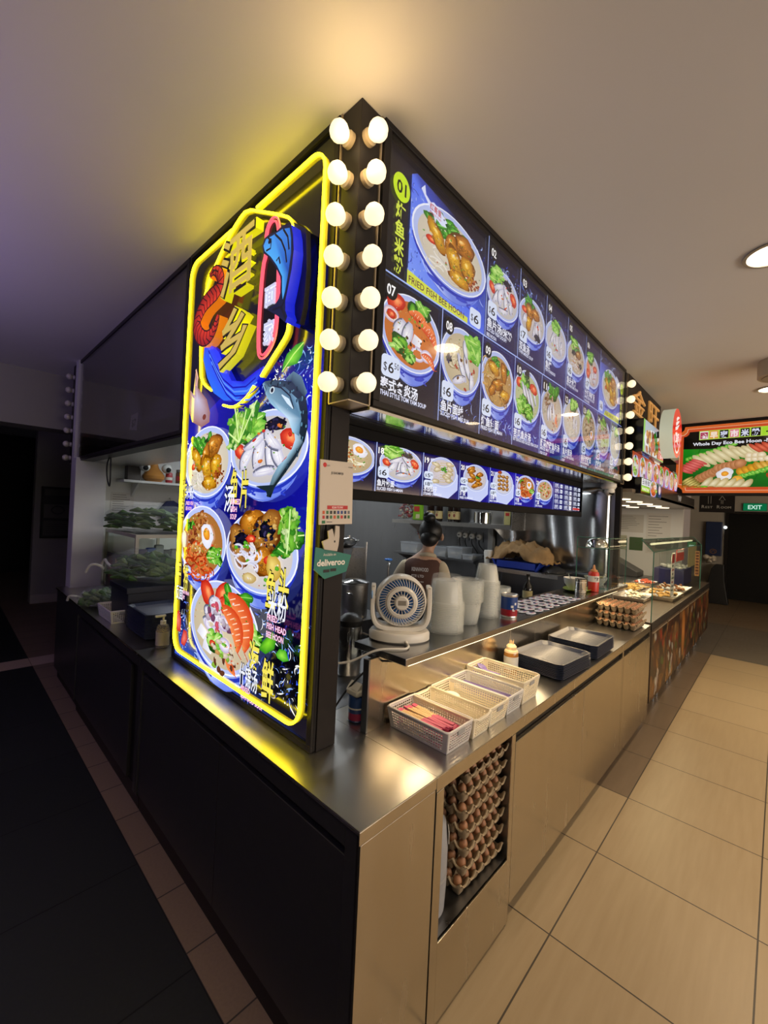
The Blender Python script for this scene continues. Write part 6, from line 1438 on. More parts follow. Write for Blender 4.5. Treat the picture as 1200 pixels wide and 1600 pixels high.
body_pts = [W3(-.05, 0, .93), W3(-.055, .01, 1.08), W3(-.05, .03, 1.22), W3(-.035, .035, 1.30), W3(-.015, .045, 1.365), W3(0, .06, 1.42), W3(.008, .07, 1.50), W3(.010, .065, 1.57), W3(.010, .055, 1.615),
            W3(.10, .02, 1.245), W3(.115, .0, 1.12), W3(.075, .03, 1.075), W3(.165, .13, 1.095), W3(.245, .20, 1.105), W3(.275, .225, 1.105),
            W3(-.19, .05, 1.235), W3(-.235, .12, 1.11), W3(-.22, .26, 1.09), W3(-.16, .36, 1.10), W3(-.14, .39, 1.10),
            W3(.045, 0, .82), W3(.05, .02, .48), W3(.05, -.01, .09), W3(.06, .12, .045), W3(-.145, .03, .82), W3(-.15, .05, .48), W3(-.15, .02, .09), W3(-.14, .15, .045)]
be = [(0, 1), (1, 2), (2, 3), (3, 4), (4, 5), (5, 6), (6, 7), (7, 8), (3, 9), (9, 10), (10, 11), (11, 12), (12, 13), (13, 14), (3, 15), (15, 16), (16, 17), (17, 18), (18, 19), (0, 20), (20, 21), (21, 22), (22, 23), (0, 24), (24, 25), (25, 26), (26, 27)]
br = [.10, .092, .096, .07, .046, .056, .078, .080, .055, .055, .046, .042, .036, .026, .03, .055, .045, .036, .026, .03, .085, .06, .04, .035, .085, .06, .04, .035]
for h0, base in ((14, W3(.275, .225, 1.105)), (19, W3(-.14, .39, 1.10))):      # fingers and thumbs
    d = Vector((Rv * .6 + Fv * .7)).normalized(); sd = Vector((Rv * .7 - Fv * .6)).normalized()
    for k, (off, ln) in enumerate(((-.022, .055), (-.007, .065), (.008, .06), (.022, .048), (.03, .04))):
        dirv = d if k < 4 else (d * .4 + sd * .9).normalized(); i0 = len(body_pts)
        p0 = base + sd * off + (d * .03 if k < 4 else d * -.005)
        body_pts += [p0, p0 + dirv * ln * .55 + Vector((0, 0, -.008)), p0 + dirv * ln + Vector((0, 0, -.024))]; br += [.010, .0085, .007]; be += [(h0, i0), (i0, i0 + 1), (i0 + 1, i0 + 2)]
# nose and ears as short branches of the head
i0 = len(body_pts); body_pts += [W3(.085, .135, 1.485)]; br += [.014]; be += [(6, i0)]
t = thing('person', 'person in brown vest over cream shirt, hair in a bun, seen from behind at work', 'person')
make_skin('body', body_pts, be, br, m_skin, t)
for sp_ in ([W3(.055, .025, 1.262), W3(.10, .02, 1.24), W3(.120, -.002, 1.15), W3(.118, .0, 1.115)], [W3(-.15, .045, 1.25), W3(-.19, .05, 1.235), W3(-.235, .11, 1.13), W3(-.235, .12, 1.115)]):
    make_skin('shirt_sleeve', sp_, [(0, 1), (1, 2), (2, 3)], [.06, .074, .072, .070], m_shirt, t)
vs = []; fs = []; rg = [(.96, .128, .100, -.05, .0), (1.06, .124, .098, -.052, .005), (1.15, .140, .102, -.052, .015), (1.22, .160, .104, -.047, .022), (1.265, .162, .098, -.044, .030), (1.295, .135, .084, -.040, .034), (1.322, .085, .066, -.034, .036), (1.335, .062, .056, -.03, .038)]
for z, ra, rb, ca_, cb in rg:
    for i in range(28): a = 2 * PI * i / 28; q = abs(math.cos(a)) ** .85 * (1 if math.cos(a) > 0 else -1); vs.append(tuple(W3(ca_ + ra * q, cb + rb * math.sin(a), z)))
for k in range(len(rg) - 1):
    for i in range(28): fs.append((k * 28 + i, k * 28 + (i + 1) % 28, k * 28 + 28 + (i + 1) % 28, k * 28 + 28 + i))
MB().add(vs, fs).build('vest', m_vest, t, smooth=180)
make_skin('trousers', [W3(-.05, 0, .97), W3(-.05, 0, .90), W3(.045, 0, .82), W3(.05, .02, .48), W3(.05, -.01, .06), W3(-.145, .03, .82), W3(-.15, .05, .48), W3(-.15, .02, .06)], [(0, 1), (1, 2), (2, 3), (3, 4), (1, 5), (5, 6), (6, 7)], [.112, .112, .10, .075, .06, .10, .075, .06], m_trous, t)
b = MB(); c = W3(.004, .052, 1.535)
b.ball(tuple(c), .098, 22, 14, 1, 1, 1.12)
b.ball(tuple(W3(-.01, .0, 1.475)), .075, 16, 10, 1, 1, .9); b.ball(tuple(W3(-.015, .01, 1.648)), .048, 16, 10, 1.1, 1.1, .9); b.ball(tuple(W3(-.04, .0, 1.672)), .028, 10, 7)
b.build('hair', m_hair, t, smooth=180)
b = MB()
for s, z in ((.094, 1.488), (-.085, 1.495)): b.ball(tuple(W3(s + .008, .06, z)), .026, 12, 8, .5, .7, 1.2)
b.build('ears', m_skin, t)
make_skin('collar', [W3(-.085, .0, 1.335), W3(-.03, -.035, 1.35), W3(.035, -.02, 1.34), W3(.05, .04, 1.32)], [(0, 1), (1, 2), (2, 3)], [.016, .019, .019, .016], m_shirt, t)
A = Art(tuple(W3(-.150, -.098, 0)), tuple((Rv * .97 + Fv * -.24).normalized()), (0, .0, 1), tuple(-Fv), 2e-4)
for i, (s_, h_, w_) in enumerate((('KENNWOOD', .030, .135), ('PTE LTD', .020, .10), ('your daily fish', .010, .10), ('EST 2017', .022, .085))): A.text(s_, 0, 1.218 - i * .040 - (.008 if i else 0), h_, hx('#e8e4e0'), .03, w_)
A.build('vest_print', flat_print, t)

# ================================================================ left counter and back of the kitchen
m_green = mat('vegetable_green', (.06, .13, .03), .5, noise=.4, nscale=14); m_stalk = mat('vegetable_stalk', (.16, .24, .07), .5, noise=.3, nscale=14)
def veg_bag(loc, rz, L, Wd, H, label, seed, knot=True):
    t = thing('vegetable_bag', label, 'bag', loc, rz); r_ = random.Random(seed); b = MB(); b2 = MB()
    for i in range(110):
        x = r_.uniform(-.42, .40) * L; k = max(.05, 1 - (2 * x / L) ** 2) ** .5; y = r_.uniform(-.38, .38) * Wd * k; z = H * (.1 + r_.uniform(0, .72) * k); l = r_.uniform(.2, .4) * L * .5
        (b if i % 3 else b2).tube([(x - l * .5, y, z), (x, y + r_.uniform(-.02, .02), z + .012), (x + l * .5, y + r_.uniform(-.02, .02), z - .004)], [.008, r_.uniform(.014, .026), .006], 6)
    b.build('leaves', m_green, t); b2.build('stalks', m_stalk, t)
    n = 40; vs = []; fs = []; m_ = 18
    for j in range(m_ + 1):
        u = j / m_ * 2 - 1
        for i in range(n):
            a = 2 * PI * i / n; q = max(0.02, 1 - abs(u) ** 2.6) ** .5; w = 1 + .06 * math.sin(7 * a + 4 * u) + .05 * math.sin(11 * a - 9 * u) + .04 * r_.uniform(-1, 1)
            y = .5 * Wd * q * w * math.cos(a); z = H * .5 + H * .5 * q * w * math.sin(a); vs.append((u * L * .5, y, max(0, z)))
    for j in range(m_):
        for i in range(n): fs.append((j * n + i, j * n + (i + 1) % n, j * n + n + (i + 1) % n, j * n + n + i))
    MB().add(vs, fs).build('film', m_film2, t, smooth=180)
    if knot: 
        MB().tube(smooth_path([(-L * .48, 0, H * .4), (-L * .54, .01, H * .5), (-L * .60, .05, H * .6), (-L * .66, .06, H * .35), (-L * .58, .02, H * .25), (-L * .55, -.02, H * .4), (-L * .62, -.07, H * .5), (-L * .68, -.06, H * .2)], 2), [.012] * 26 if False else .009, 8).build('knot', milky('knot_film', (.75, .72, .62), .55, .3), t)
    return t
m_film2 = milky('crinkled_film', (.60, .66, .66), .12, .14)
# display cabinet that carries the first bag
t = thing('glass_cabinet', 'glass sided cabinet on the left counter under the upper vegetable bag', 'cabinet', (.37, 3.17, CT + .001))
b = MB(); cw, cdp, chh = .50, .95, .55
for x in (0, cw - .025):
    for y in (0, cdp - .025): b.box(x, y, 0, x + .025, y + .025, chh)
for z in (0, chh - .03):
    b.box(.025, 0, z, cw - .025, .02, z + .03).box(.025, cdp - .02, z, cw - .025, cdp, z + .03).box(0, .025, z, .02, cdp - .025, z + .03).box(cw - .02, .025, z, cw, cdp - .025, z + .03)
b.build('frame', mat('cabinet_frame', (.42, .38, .30), .4), t, smooth=0)
MB().box(.006, .025, .03, .010, cdp - .025, chh - .03).build('side_pane', glass, t, smooth=0); MB().box(.025, .006, .03, cw - .025, .010, chh - .03).build('front_pane', glass, t, smooth=0)
MB().box(.02, .02, .28, cw - .02, cdp - .02, .288).build('shelf', steel_dark, t, smooth=0); MB().box(.02, .02, chh - .004, cw - .02, cdp - .02, chh).build('top_sheet', steel_dark, t, smooth=0); MB().box(.02, .02, .0, cw - .02, cdp - .02, .004).build('floor_sheet', steel_dark, t, smooth=0)
r_ = random.Random(44)
for i in range(5):
    g = thing('cabinet_packet', ('purple packet', 'blue packet', 'silver packet', 'dark packet', 'white packet')[i] + ' on the upper shelf inside the glass cabinet', 'packet', (.45 + i * .075, 3.27 + .02 * i, CT + .29))
    MB().box(-.035, -.03, 0, .035, .03, r_.uniform(.10, .17)).build('pouch', mat('packet_%d' % i, ((.10, .05, .16), (.03, .08, .40), (.35, .36, .40), (.04, .03, .03), (.55, .55, .55))[i], .35), g, bevel=.01)
g = thing('spray_can', 'white capped can at the right of the glass cabinet shelf', 'can', (.80, 3.30, CT + .29)); MB().lathe([(0, 0), (.03, 0), (.03, .13), (.026, .14), (.026, .19), (0, .192)], 22).build('can', plastic_white, g); MB().lathe([(.0305, .02), (.0305, .11)], 22).build('label', mat('label_grey', (.25, .22, .18), .5), g)
g = thing('poster_board', 'dark food picture board standing on the counter against the glass cabinet', 'board', (.355, 3.30, CT + .001))
MB().box(0, 0, 0, .008, .66, .34).build('board', black_box, g, smooth=0); A = Art((-.0005, .66, 0), (0, -1, 0), (0, 0, 1), (-1, 0, 0), 1e-4); A.fan(blobpts(.16, .18, .13, .14, 0, .1, 20), hx('#7a2412'), hx('#3a120c')); A.fan(blobpts(.46, .17, .12, .13, 0, .1, 20), hx('#8a4a20'), hx('#40200c')); A.rect(.28, .22, .34, .30, hx('#a89060')); A.build('board_print', flat_print, g)
veg_bag((.60, 3.50, CT + .553), R(-58), .98, .40, .25, 'clear bag of dark leafy vegetables on top of the glass cabinet', 51, False)
g = thing('dark_crate', 'dark plastic crate behind the tray stack under the lower vegetable bag', 'crate', (.32, 2.62, CT + .001))
MB().box(-.20, -.20, 0, .20, .20, .24).build('crate', mat('dark_navy', (.012, .014, .03), .45), g, smooth=0, bevel=.006); MB().box(-.21, -.21, .20, .21, .21, .241).build('rim', mat('dark_navy', (.012, .014, .03), .45), g, smooth=0, bevel=.004)
veg_bag((.34, 2.58, CT + .243), R(-52), .74, .40, .24, 'clear bag of pale green stalks on the dark crate', 52)
veg_bag((.14, 3.03, CT + .001), R(-62), .46, .26, .15, 'tied bag of greens lying at the far end of the left counter', 53)
# dark trays
for i in range(22):
    o = dup(tp, label='dark navy tray in the stack on the left counter', group='serving trays stacked on the left counter'); o.location = (.235 + rr.uniform(-.002, .002), 2.12 + rr.uniform(-.002, .002), CT + .001 + i * .0066); o.rotation_euler.z = R(90 + rr.uniform(-.5, .5))
b1 = basket(.045, .17, 2.47, 2.78, .085, 'white lattice basket on the left counter beside the tied greens', mat('basket_white', (.70, .68, .66), .35))
t = thing('pump_bottle', 'clear pump soap bottle with white label by the poster foot', 'bottle', (.135, 1.80, CT + .001))
MB().lathe([(0, 0), (.034, 0), (.036, .004), (.036, .10), (.028, .125), (.014, .132), (0, .132)], 28).build('bottle', milky('soap_clear', (.45, .40, .32), .35, .1), t); MB().lathe([(.0365, .015), (.0365, .09)], 28).build('label', mat('pump_label', (.42, .38, .32), .5), t)
MB().lathe([(.016, .13), (.016, .15), (.006, .152), (.006, .175), (0, .175)], 18).build('collar', plastic_white, t); MB().box(-.045, -.008, .172, .012, .008, .184).build('pump_head', plastic_white, t, bevel=.003)
# back shelf with the googly eyed jar
t = thing('back_shelf', 'white shelf on the back wall seen through the left opening', 'shelf')
MB().box(.46, 3.93, 1.862, 1.6, 4.198, 1.885).build('shelf_board', white_paint, t, smooth=0)
b = MB()
for x in (.6, 1.4): b.prism([(3.97, 1.8615), (4.198, 1.8615), (4.198, 1.72)], x, x + .02, 'x')
b.build('bracket', white_paint, t, smooth=0)
m_or = mat('orange_jar', (.50, .22, .05), .3)
t = thing('orange_jar', 'orange pear shaped jar with two large googly eyes on the back shelf', 'jar', (.755, 4.02, 1.8855))
MB().lathe([(0, 0), (.07, 0), (.10, .03), (.105, .06), (.085, .10), (.05, .14), (.035, .19), (.03, .225), (0, .23)], 28).build('jar', m_or, t)
for s in (-.105, .105):
    o = MB().ball((s, -.06, .145), .05, 18, 12).build('eye', mat('eye_white', (.7, .7, .66), .3), t); MB().ball((s * 1.03, -.098, .132), .026, 12, 8).build('pupil', black_flat, o)
t = thing('dark_box', 'dark box at the left end of the back shelf', 'box', (.57, 4.06, 1.8855)); MB().box(-.06, -.05, 0, .06, .05, .22).build('box', mat('dark_box_brown', (.06, .05, .045), .5), t, bevel=.004); MB().box(-.062, -.052, .17, .062, .052, .222).build('lid', mat('dark_box_brown', (.06, .05, .045), .5), t, smooth=0)
t = thing('drink_can', 'red and white can beside the googly eyed jar', 'can', (.90, 4.0, 1.8855)); MB().lathe([(0, 0), (.03, 0), (.034, .006), (.034, .10), (.028, .11), (0, .11)], 22).build('can', mat('can_red', (.45, .05, .06), .3), t); MB().lathe([(.0345, .03), (.0345, .06)], 22).build('white_band', plastic_white, t)
t = thing('spice_jar', 'brown lidded jar at the right of the back shelf', 'jar', (1.02, 4.0, 1.8855)); MB().lathe([(0, 0), (.05, 0), (.05, .11), (.042, .125), (0, .125)], 24).build('jar', mat('jar_brown', (.16, .07, .04), .3), t); MB().lathe([(.047, .122), (.047, .15), (0, .152)], 24).build('lid', mat('lid_grey', (.2, .2, .2), .4), t); MB().lathe([(.0505, .03), (.0505, .08)], 24).build('label', mat('can_red', (.45, .05, .06), .3), t)
def paper(name, label, o, u, v, n, w, h, lines, seed, c='#c9c6c0', parent=None):
    g = thing(name, label, 'paper', o); U, V, N_ = Vector(u), Vector(v), Vector(n)
    p = [Vector((0, 0, 0)), U * w, U * w + V * h, V * h]; MB().add([tuple(q) for q in p] + [tuple(q + N_ * .001) for q in p], [(0, 3, 2, 1), (4, 5, 6, 7), (0, 1, 5, 4), (1, 2, 6, 5), (2, 3, 7, 6), (3, 0, 4, 7)]).build('sheet', mat('sheet_' + c.strip('#'), c, .7), g, smooth=0)
    A = Art(tuple(N_ * .0011), u, v, n, 1e-4); r_ = random.Random(seed)
    for i in range(lines): y = h * (.9 - .8 * i / max(lines, 1)); A.rect(w * .08, y - h * .012, w * r_.uniform(.4, .92), y + h * .004, hx('#55524e'))
    A.build('print', flat_print, g); return g
paper('notice_paper', 'white notice sheet on the back wall above the cabinet', (.42, 4.197, 1.50), (1, 0, 0), (0, 0, 1), (0, -1, 0), .21, .26, 9, 61)
paper('notice_paper', 'small white note below the notice sheet on the back wall', (.395, 4.197, 1.36), (1, 0, 0), (0, 0, 1), (0, -1, 0), .10, .11, 4, 62)
t = thing('hanging_cable', 'black cable loop hanging from the left canopy edge', 'cable', (.20, 3.35, 2.045))
MB().tube(smooth_path([(0, 0, 0), (-.01, .06, -.06), (0, .085, -.18), (.01, .03, -.27), (0, -.03, -.22), (0, -.02, -.08), (0, -.01, 0)], 2), .006, 8).build('cable', plastic_black, t)
t = thing('left_soffit', 'dark steel soffit edge under the unlit picture box', 'soffit')
MB().box(.2205, 1.612, 2.03, .62, 4.19, 2.042).build('steel_sheet', steel, t, smooth=0); MB().box(.118, 1.62, 2.030, .219, 4.39, 2.043).build('bottom_trim', black_box, t, smooth=0)
# bag and cloth hanging under the back shelf
t = thing('hanging_cloth', 'dark blue cloth hanging on a hook under the back shelf', 'cloth', (.98, 4.14, 1.50))
MB().prism([(-.09, 0), (.10, -.03), (.13, .14), (.03, .20), (-.05, .19), (-.12, .1)], -.02, .02, 'y').build('cloth', mat('navy_cloth', (.015, .018, .06), .9), t, bevel=.015, seg=3); MB().tube([(0, .0, .19), (0, .03, .23), (0, .05, .22)], .003, 6).build('hook', steel, t)
# notice board on the pillar wall
t = thing('notice_board', 'dark framed notice board on the grey pillar wall at far left', 'notice board', (.345, 7.742, 1.05))
b = MB(); BW, BH = .44, .78
b.box(-.02, -.03, 0, 0, 0, BH).box(BW, -.03, 0, BW + .02, 0, BH).box(-.02, -.03, -.02, BW + .02, 0, 0).box(-.02, -.03, BH, BW + .02, 0, BH + .02); b.build('frame', black_box, t, smooth=0); MB().box(0, -.008, 0, BW, -.002, BH).build('backing', mat('board_dark', (.02, .02, .022), .6), t, smooth=0)
A = Art((0, -.0085, 0), (1, 0, 0), (0, 0, 1), (0, -1, 0), 2e-4); A.rect(.02, .66, .42, .76, hx('#4a4844')); A.rect(.02, .30, .42, .52, hx('#55524e')); A.ell(.2, .43, .09, .07, hx('#2a2a2c')); A.ell(.2, .43, .07, .05, hx('#55524e')); A.rect(.02, .02, .42, .26, hx('#4a4844'))
for i in range(5): A.rect(.05, .06 + i * .035, .36, .066 + i * .035, hx('#2e2c2a'))
A.build('posters', flat_print, t)

# ================================================================ glass case on the ledge
t = thing('ledge_glass_case', 'small glass case with a shelf on the far end of the serving ledge', 'glass case', (0, 0, LZ + .0005))
gx0, gx1, gy0, gy1, gh = 2.90, 3.41, .222, .468, .405
MB().quad((gx0, gy0, 0), (gx0, gy1, 0), (gx0, gy1, gh), (gx0, gy0, gh)).build('side_pane', glass, t, smooth=0)
MB().quad((gx0, gy0, 0), (gx1, gy0, 0), (gx1, gy0, gh), (gx0, gy0, gh)).build('front_pane', glass, t, smooth=0)
MB().quad((gx0, gy0, .32), (gx1, gy0, .32), (gx1, gy1, .32), (gx0, gy1, .32)).build('glass_shelf', glass, t, smooth=0)
b = MB()
for e in (((gx0, gy0, 0), (gx0, gy0, gh)), ((gx0, gy1, 0), (gx0, gy1, gh)), ((gx1, gy0, 0), (gx1, gy0, gh)), ((gx0, gy0, gh), (gx1, gy0, gh)), ((gx0, gy0, gh), (gx0, gy1, gh)), ((gx0, gy0, .32), (gx1, gy0, .32)), ((gx0, gy0, .32), (gx0, gy1, .32)), ((gx0, gy0, 0), (gx0, gy1, 0))): b.tube(e, .0032, 6)
b.build('glass_edges', glass_edge, t)
t = thing('steel_bowl', 'steel bowl upside down on the glass case shelf', 'bowl', (3.05, .36, LZ + .323)); MB().lathe([(.09, 0), (.085, .03), (.06, .065), (.035, .075), (.035, .082), (0, .082)], 30).build('bowl', steel_shiny, t)
t = thing('garnish_bowl', 'clear bowl of chopped garnish standing inside the glass case', 'bowl', (3.03, .35, LZ + .001)); MB().lathe([(0, 0), (.05, 0), (.09, .07), (.094, .075), (.088, .07), (.05, .006), (0, .006)], 28).build('bowl', milky('bowl_clear', (.7, .72, .7), .35, .1), t); b = MB(); lumps(b, random.Random(71), 40, -.055, .055, -.055, .055, .03, .085, .014); b.build('garnish', mat('garnish', (.22, .20, .10), .7, noise=.5, nscale=40), t)

# ================================================================ the next stall
S0, S1 = 3.36, 7.3
ZT = .852
m_dk = mat('dark_counter_edge', (.03, .026, .024), .25)
t = thing('neighbour_worktop', 'dark edged worktop of the next stall under the glass case', 'worktop')
MB().box(S0, 0, ZT - .03, S1, .75, ZT).build('top', mat('warm_dark_top', (.16, .12, .09), .3, .6), t, smooth=0); MB().box(S0, -.004, ZT - .065, S1, 0, ZT).build('front_edge', m_dk, t, smooth=0)
m_food_print = print_mat('cabinet_print', 0, .35, 1.0)
ds = [3.385, 4.05, 4.72, 5.37, 6.02, 6.66, 7.28]
for i in range(6):
    x0, x1 = ds[i], ds[i + 1]
    t = thing('printed_cabinet', ('cabinet door printed with grilled food, nearest the steel counter', 'cabinet door printed with noodles and chopsticks, second along the aisle', 'cabinet door printed with a wooden board, third along the aisle', 'cabinet door printed with green garnish, fourth along the aisle', 'cabinet door printed with red meat, fifth along the aisle', 'cabinet door at the far end of the next stall')[i], 'cabinet')
    MB().box(x0, .02, .16, x1 - .004, .60, ZT - .031).build('carcass', black_box, t, smooth=0)
    MB().box(x0 + .004, -.001, .165, x1 - .008, .0195, ZT - .075).build('door', mat('door_brown', (.07, .045, .03), .35), t, smooth=0, bevel=.003)
    MB().box(x0 + .02, -.008, ZT - .098, x1 - .03, -.0015, ZT - .092).build('handle_strip', gold_trim, t, smooth=0)
    for fx in (x0 + .08, x1 - .08): MB().cone((fx, .08, 0), (fx, .08, .16), .018, .022, 12).build('foot', steel_dark, t)
    r_ = random.Random(80 + i); A = Art((0, -.0014, 0), (1, 0, 0), (0, 0, 1), (0, -1, 0), 4e-6); A.clip = (x0 + .008, .17, x1 - .012, ZT - .105)
    A.rect(x0, .17, x1, ZT - .10, hx('#2a1a10'))
    for k in range(70):
        c = r_.choice(('#8a4a1c', '#b06a2c', '#5a2410', '#c8843c', '#7a2a14', '#2c1a10', '#9a5a30', '#d8a060')); A.fan(blobpts(r_.uniform(x0, x1), r_.uniform(.18, .74), r_.uniform(.03, .12), r_.uniform(.03, .09), r_.uniform(0, 3), .3, 10, r_), hx(c, .36), hx(c, .15))
    for k in range(7): c = r_.choice(('#5a7a2c', '#d8d0c0', '#c03a20', '#7a9a3c')); A.fan(blobpts(r_.uniform(x0 + .1, x1 - .1), r_.uniform(.2, .74), .05, .04, r_.uniform(0, 3),   .3, 10, r_), hx(c, .5), hx(c, .25))
    if i in (0, 1): A.line([(x0 + .2, .19), (x0 + .3, .4)], .012, hx('#d8d0c8')); A.line([(x0 + .26, .2), (x0 + .34, .38)], .012, hx('#d8d0c8'))
    if i == 2: A.fan(blobpts(x0 + .3, .5, .12, .26, .1, .06, 20, r_), hx('#b87838'), hx('#7a4a1c'))
    A.clip = None; A.build('door_print', m_food_print, t)
# glass counter case
t = thing('counter_glass_case', 'tall glass counter case with sloping roof over cooked food', 'glass case')
fz, bz = 1.445, 1.545
b = MB().quad((S0 + .01, 0.006, ZT + .001), (6.3, .006, ZT + .001), (6.3, .006, fz), (S0 + .01, .006, fz)); b.build('front_pane', glass, t, smooth=0)
MB().quad((S0 + .01, .006, fz), (6.3, .006, fz), (6.3, .10, bz), (S0 + .01, .10, bz)).build('sloping_roof', glass_mat('dark_roof_glass', (.40, .46, .42)), t, smooth=0)
MB().quad((6.3, .006, ZT + .001), (6.3, .40, ZT + .001), (6.3, .40, bz), (6.3, .006, fz)).build('end_pane', glass, t, smooth=0)
b = MB(); r3 = .004
for e in (((S0 + .01, .006, ZT), (S0 + .01, .006, fz)), ((6.3, .006, ZT), (6.3, .006, fz)), ((S0 + .01, .006, fz), (6.3, .006, fz)), ((S0 + .01, .10, bz), (6.3, .10, bz)), ((S0 + .01, .006, fz), (S0 + .01, .10, bz)), ((6.3, .006, fz), (6.3, .10, bz))): b.tube(e, r3, 6)
b.build('glass_edges', glass_edge, t)
t = thing('case_tube_lamp', 'tube lamp under the glass roof of the next stall', 'lamp'); MB().tube([(3.7, .09, 1.50), (6.1, .09, 1.50)], .010, 8).build('tube', m_tube, t)
lamp('case_tube_light', 'AREA', (4.9, .10, 1.47), 17, (1, .76, .42), rot=(0, 0, 0), size=2.2, size_y=.05)
# food trays
m_gold_food = mat('fried_food', (.50, .28, .07), .6, noise=.4, nscale=25); m_brown_food = mat('sausage_brown', (.30, .12, .04), .5, noise=.3, nscale=20); m_pale_food = mat('pale_food', (.70, .62, .46), .6, noise=.1); m_noodle_food = mat('noodle_food', (.55, .36, .10), .6, noise=.3, nscale=60)
def pan(x, y, w, d, label, kind, seed):
    t = thing('food_pan', label, 'food pan', (x, y, ZT + .001)); h = .045; v = [(-w / 2, -d / 2), (w / 2, -d / 2), (w / 2, d / 2), (-w / 2, d / 2)]
    R_ = [[(a * .92, c * .92, 0) for a, c in v], [(a, c, h) for a, c in v], [(a * 1.04, c * 1.05, h) for a, c in v], [(a * .99, c * .98, h - .001) for a, c in v], [(a * .90, c * .90, .004) for a, c in v]]
    vs = [p for r in R_ for p in r]; fs = [(3, 2, 1, 0)] + [(k * 4 + i, k * 4 + (i + 1) % 4, k * 4 + 4 + (i + 1) % 4, k * 4 + 4 + i) for k in range(4) for i in range(4)] + [(16, 17, 18, 19)]
    MB().add(vs, fs).build('pan', steel, t, smooth=0)
    r_ = random.Random(seed); b = MB(); m = {'fillet': m_gold_food, 'sausage': m_brown_food, 'noodle': m_noodle_food, 'pale': m_pale_food, 'red': mat('red_sauce', (.45, .07, .02), .35)}[kind]
    for i in range({'fillet': 34, 'sausage': 22, 'noodle': 90, 'pale': 20, 'red': 20}[kind]):
        a, c, z = r_.uniform(-.4, .4) * w, r_.uniform(-.36, .36) * d, .02 + r_.uniform(0, .045)
        if kind == 'noodle': b.tube([(a, c, z), (a + r_.uniform(-.05, .05), c + r_.uniform(-.05, .05), z + .012), (a + r_.uniform(-.08, .08), c + r_.uniform(-.08, .08), z)], .006, 5)
        elif kind == 'sausage': b.tube([(a - .05, c - .02, z), (a, c, z + .008), (a + .06, c + .02, z)], [.008, .014, .008], 8)
        else: b.ball((a, c, z), .03, 9, 6, r_.uniform(.8, 1.6), r_.uniform(.6, 1), .5)
    b.build({'fillet': 'fried_fillets', 'sausage': 'sausages', 'noodle': 'noodles', 'pale': 'tofu_pieces', 'red': 'red_pieces'}[kind], m, t)
pan(4.55, .40, .50, .30, 'steel pan of milky food nearest the counter eggs', 'pale', 91); pan(4.98, .22, .60, .34, 'wide steel pan of golden fried fillets in the middle of the case', 'fillet', 92); pan(5.68, .22, .60, .34, 'steel pan of brown sausages at the far end of the case', 'sausage', 93)
pan(5.15, .58, .56, .26, 'steel pan of golden noodles behind the milky pan', 'noodle', 94); pan(5.95, .58, .40, .24, 'steel pan of red sauced food at the back', 'red', 95)
t = thing('navy_food_bin', 'navy plastic bin of white packets at the far end of the case', 'bin', (6.75, .38, ZT + .001)); MB().box(-.35, -.18, 0, .35, .18, .22).build('bin', mat('navy_bin', (.03, .03, .12), .4), t, smooth=0, bevel=.01); b = MB(); lumps(b, random.Random(96), 26, -.3, .3, -.14, .14, .21, .25, .04); b.build('white_packets', plastic_white, t)
t = thing('menu_strip', 'tall narrow menu card with red head standing in the glass case', 'menu card', (4.42, .04, ZT + .10)); MB().box(0, 0, 0, .17, .004, .44).build('card', mat('sheet_c9c6c0', '#c9c6c0', .7), t, smooth=0); A = Art((0, -.0006, 0), (1, 0, 0), (0, 0, 1), (0, -1, 0)); A.rect(.01, .34, .16, .43, hx('#8a2020'))
for i in range(7): A.rect(.02, .30 - i * .042, .15 if i % 2 else .11, .318 - i * .042, hx(('#4a5a3a', '#8a3040', '#50504c')[i % 3]))
A.build('card_print', flat_print, t)
t = thing('red_header_card', 'red header card hanging in the glass case beside the menu strip', 'sign card', (4.75, .05, 1.29)); MB().box(0, 0, 0, .48, .004, .13).build('card', mat('red_card', (.45, .05, .04), .5), t, smooth=0); MB().box(.03, -.001, .095, .45, -.0002, .12).build('pale_band', plastic_white, t, smooth=0)
t = thing('yellow_board', 'blank pale yellow board leaning in the far end of the glass case', 'board', (6.35, .15, 1.12)); MB().box(0, 0, 0, .75, .006, .34).build('board', mat('board_yellow', (.45, .38, .20), .7), t, smooth=0)
t = thing('price_strip', 'narrow orange price strip on the end of the glass case', 'price strip', (6.305, .02, 1.02)); MB().box(0, 0, 0, .004, .05, .34).build('strip', mat('strip_orange', (.55, .26, .10), .5), t, smooth=0); A = Art((-.0006, .05, 0), (0, -1, 0), (0, 0, 1), (-1, 0, 0))
for i in range(8): A.rect(.008, .02 + i * .04, .042, .045 + i * .04, hx('#5a1c18'))
A.build('strip_print', flat_print, t)
# soffit and its round lights
t = thing('neighbour_soffit', 'low ceiling of the next stall with rows of round lights', 'soffit')
MB().box(S0 + .02, .19, 1.955, 7.25, 1.6, 1.985).build('panel', mat('soffit_brown', (.20, .16, .12), .25), t, smooth=0)
m_sp = mat('stall_light_glow', (1, .9, .7), .4, emit=3, ecol=(1, .84, .58)); sp_ = None
for y in (.55, .95):
    for i in range(6):
        if sp_ is None:
            sp_ = thing('soffit_light', 'small round light in two rows under the next stall ceiling', 'ceiling light', group='round lights under the next stall ceiling'); MB().lathe([(0, -.004), (.075, -.004), (.085, -.006), (.09, 0), (0, 0)], 24).build('disc', m_sp, sp_); o = sp_
        else: o = dup(sp_)
        o.location = (3.95 + i * .56, y, 1.9545)
lamp('soffit_lamp', 'AREA', (5.2, .75, 1.93), 26, (1, .84, .60), rot=(0, 0, 0), size=2.8, size_y=.6)
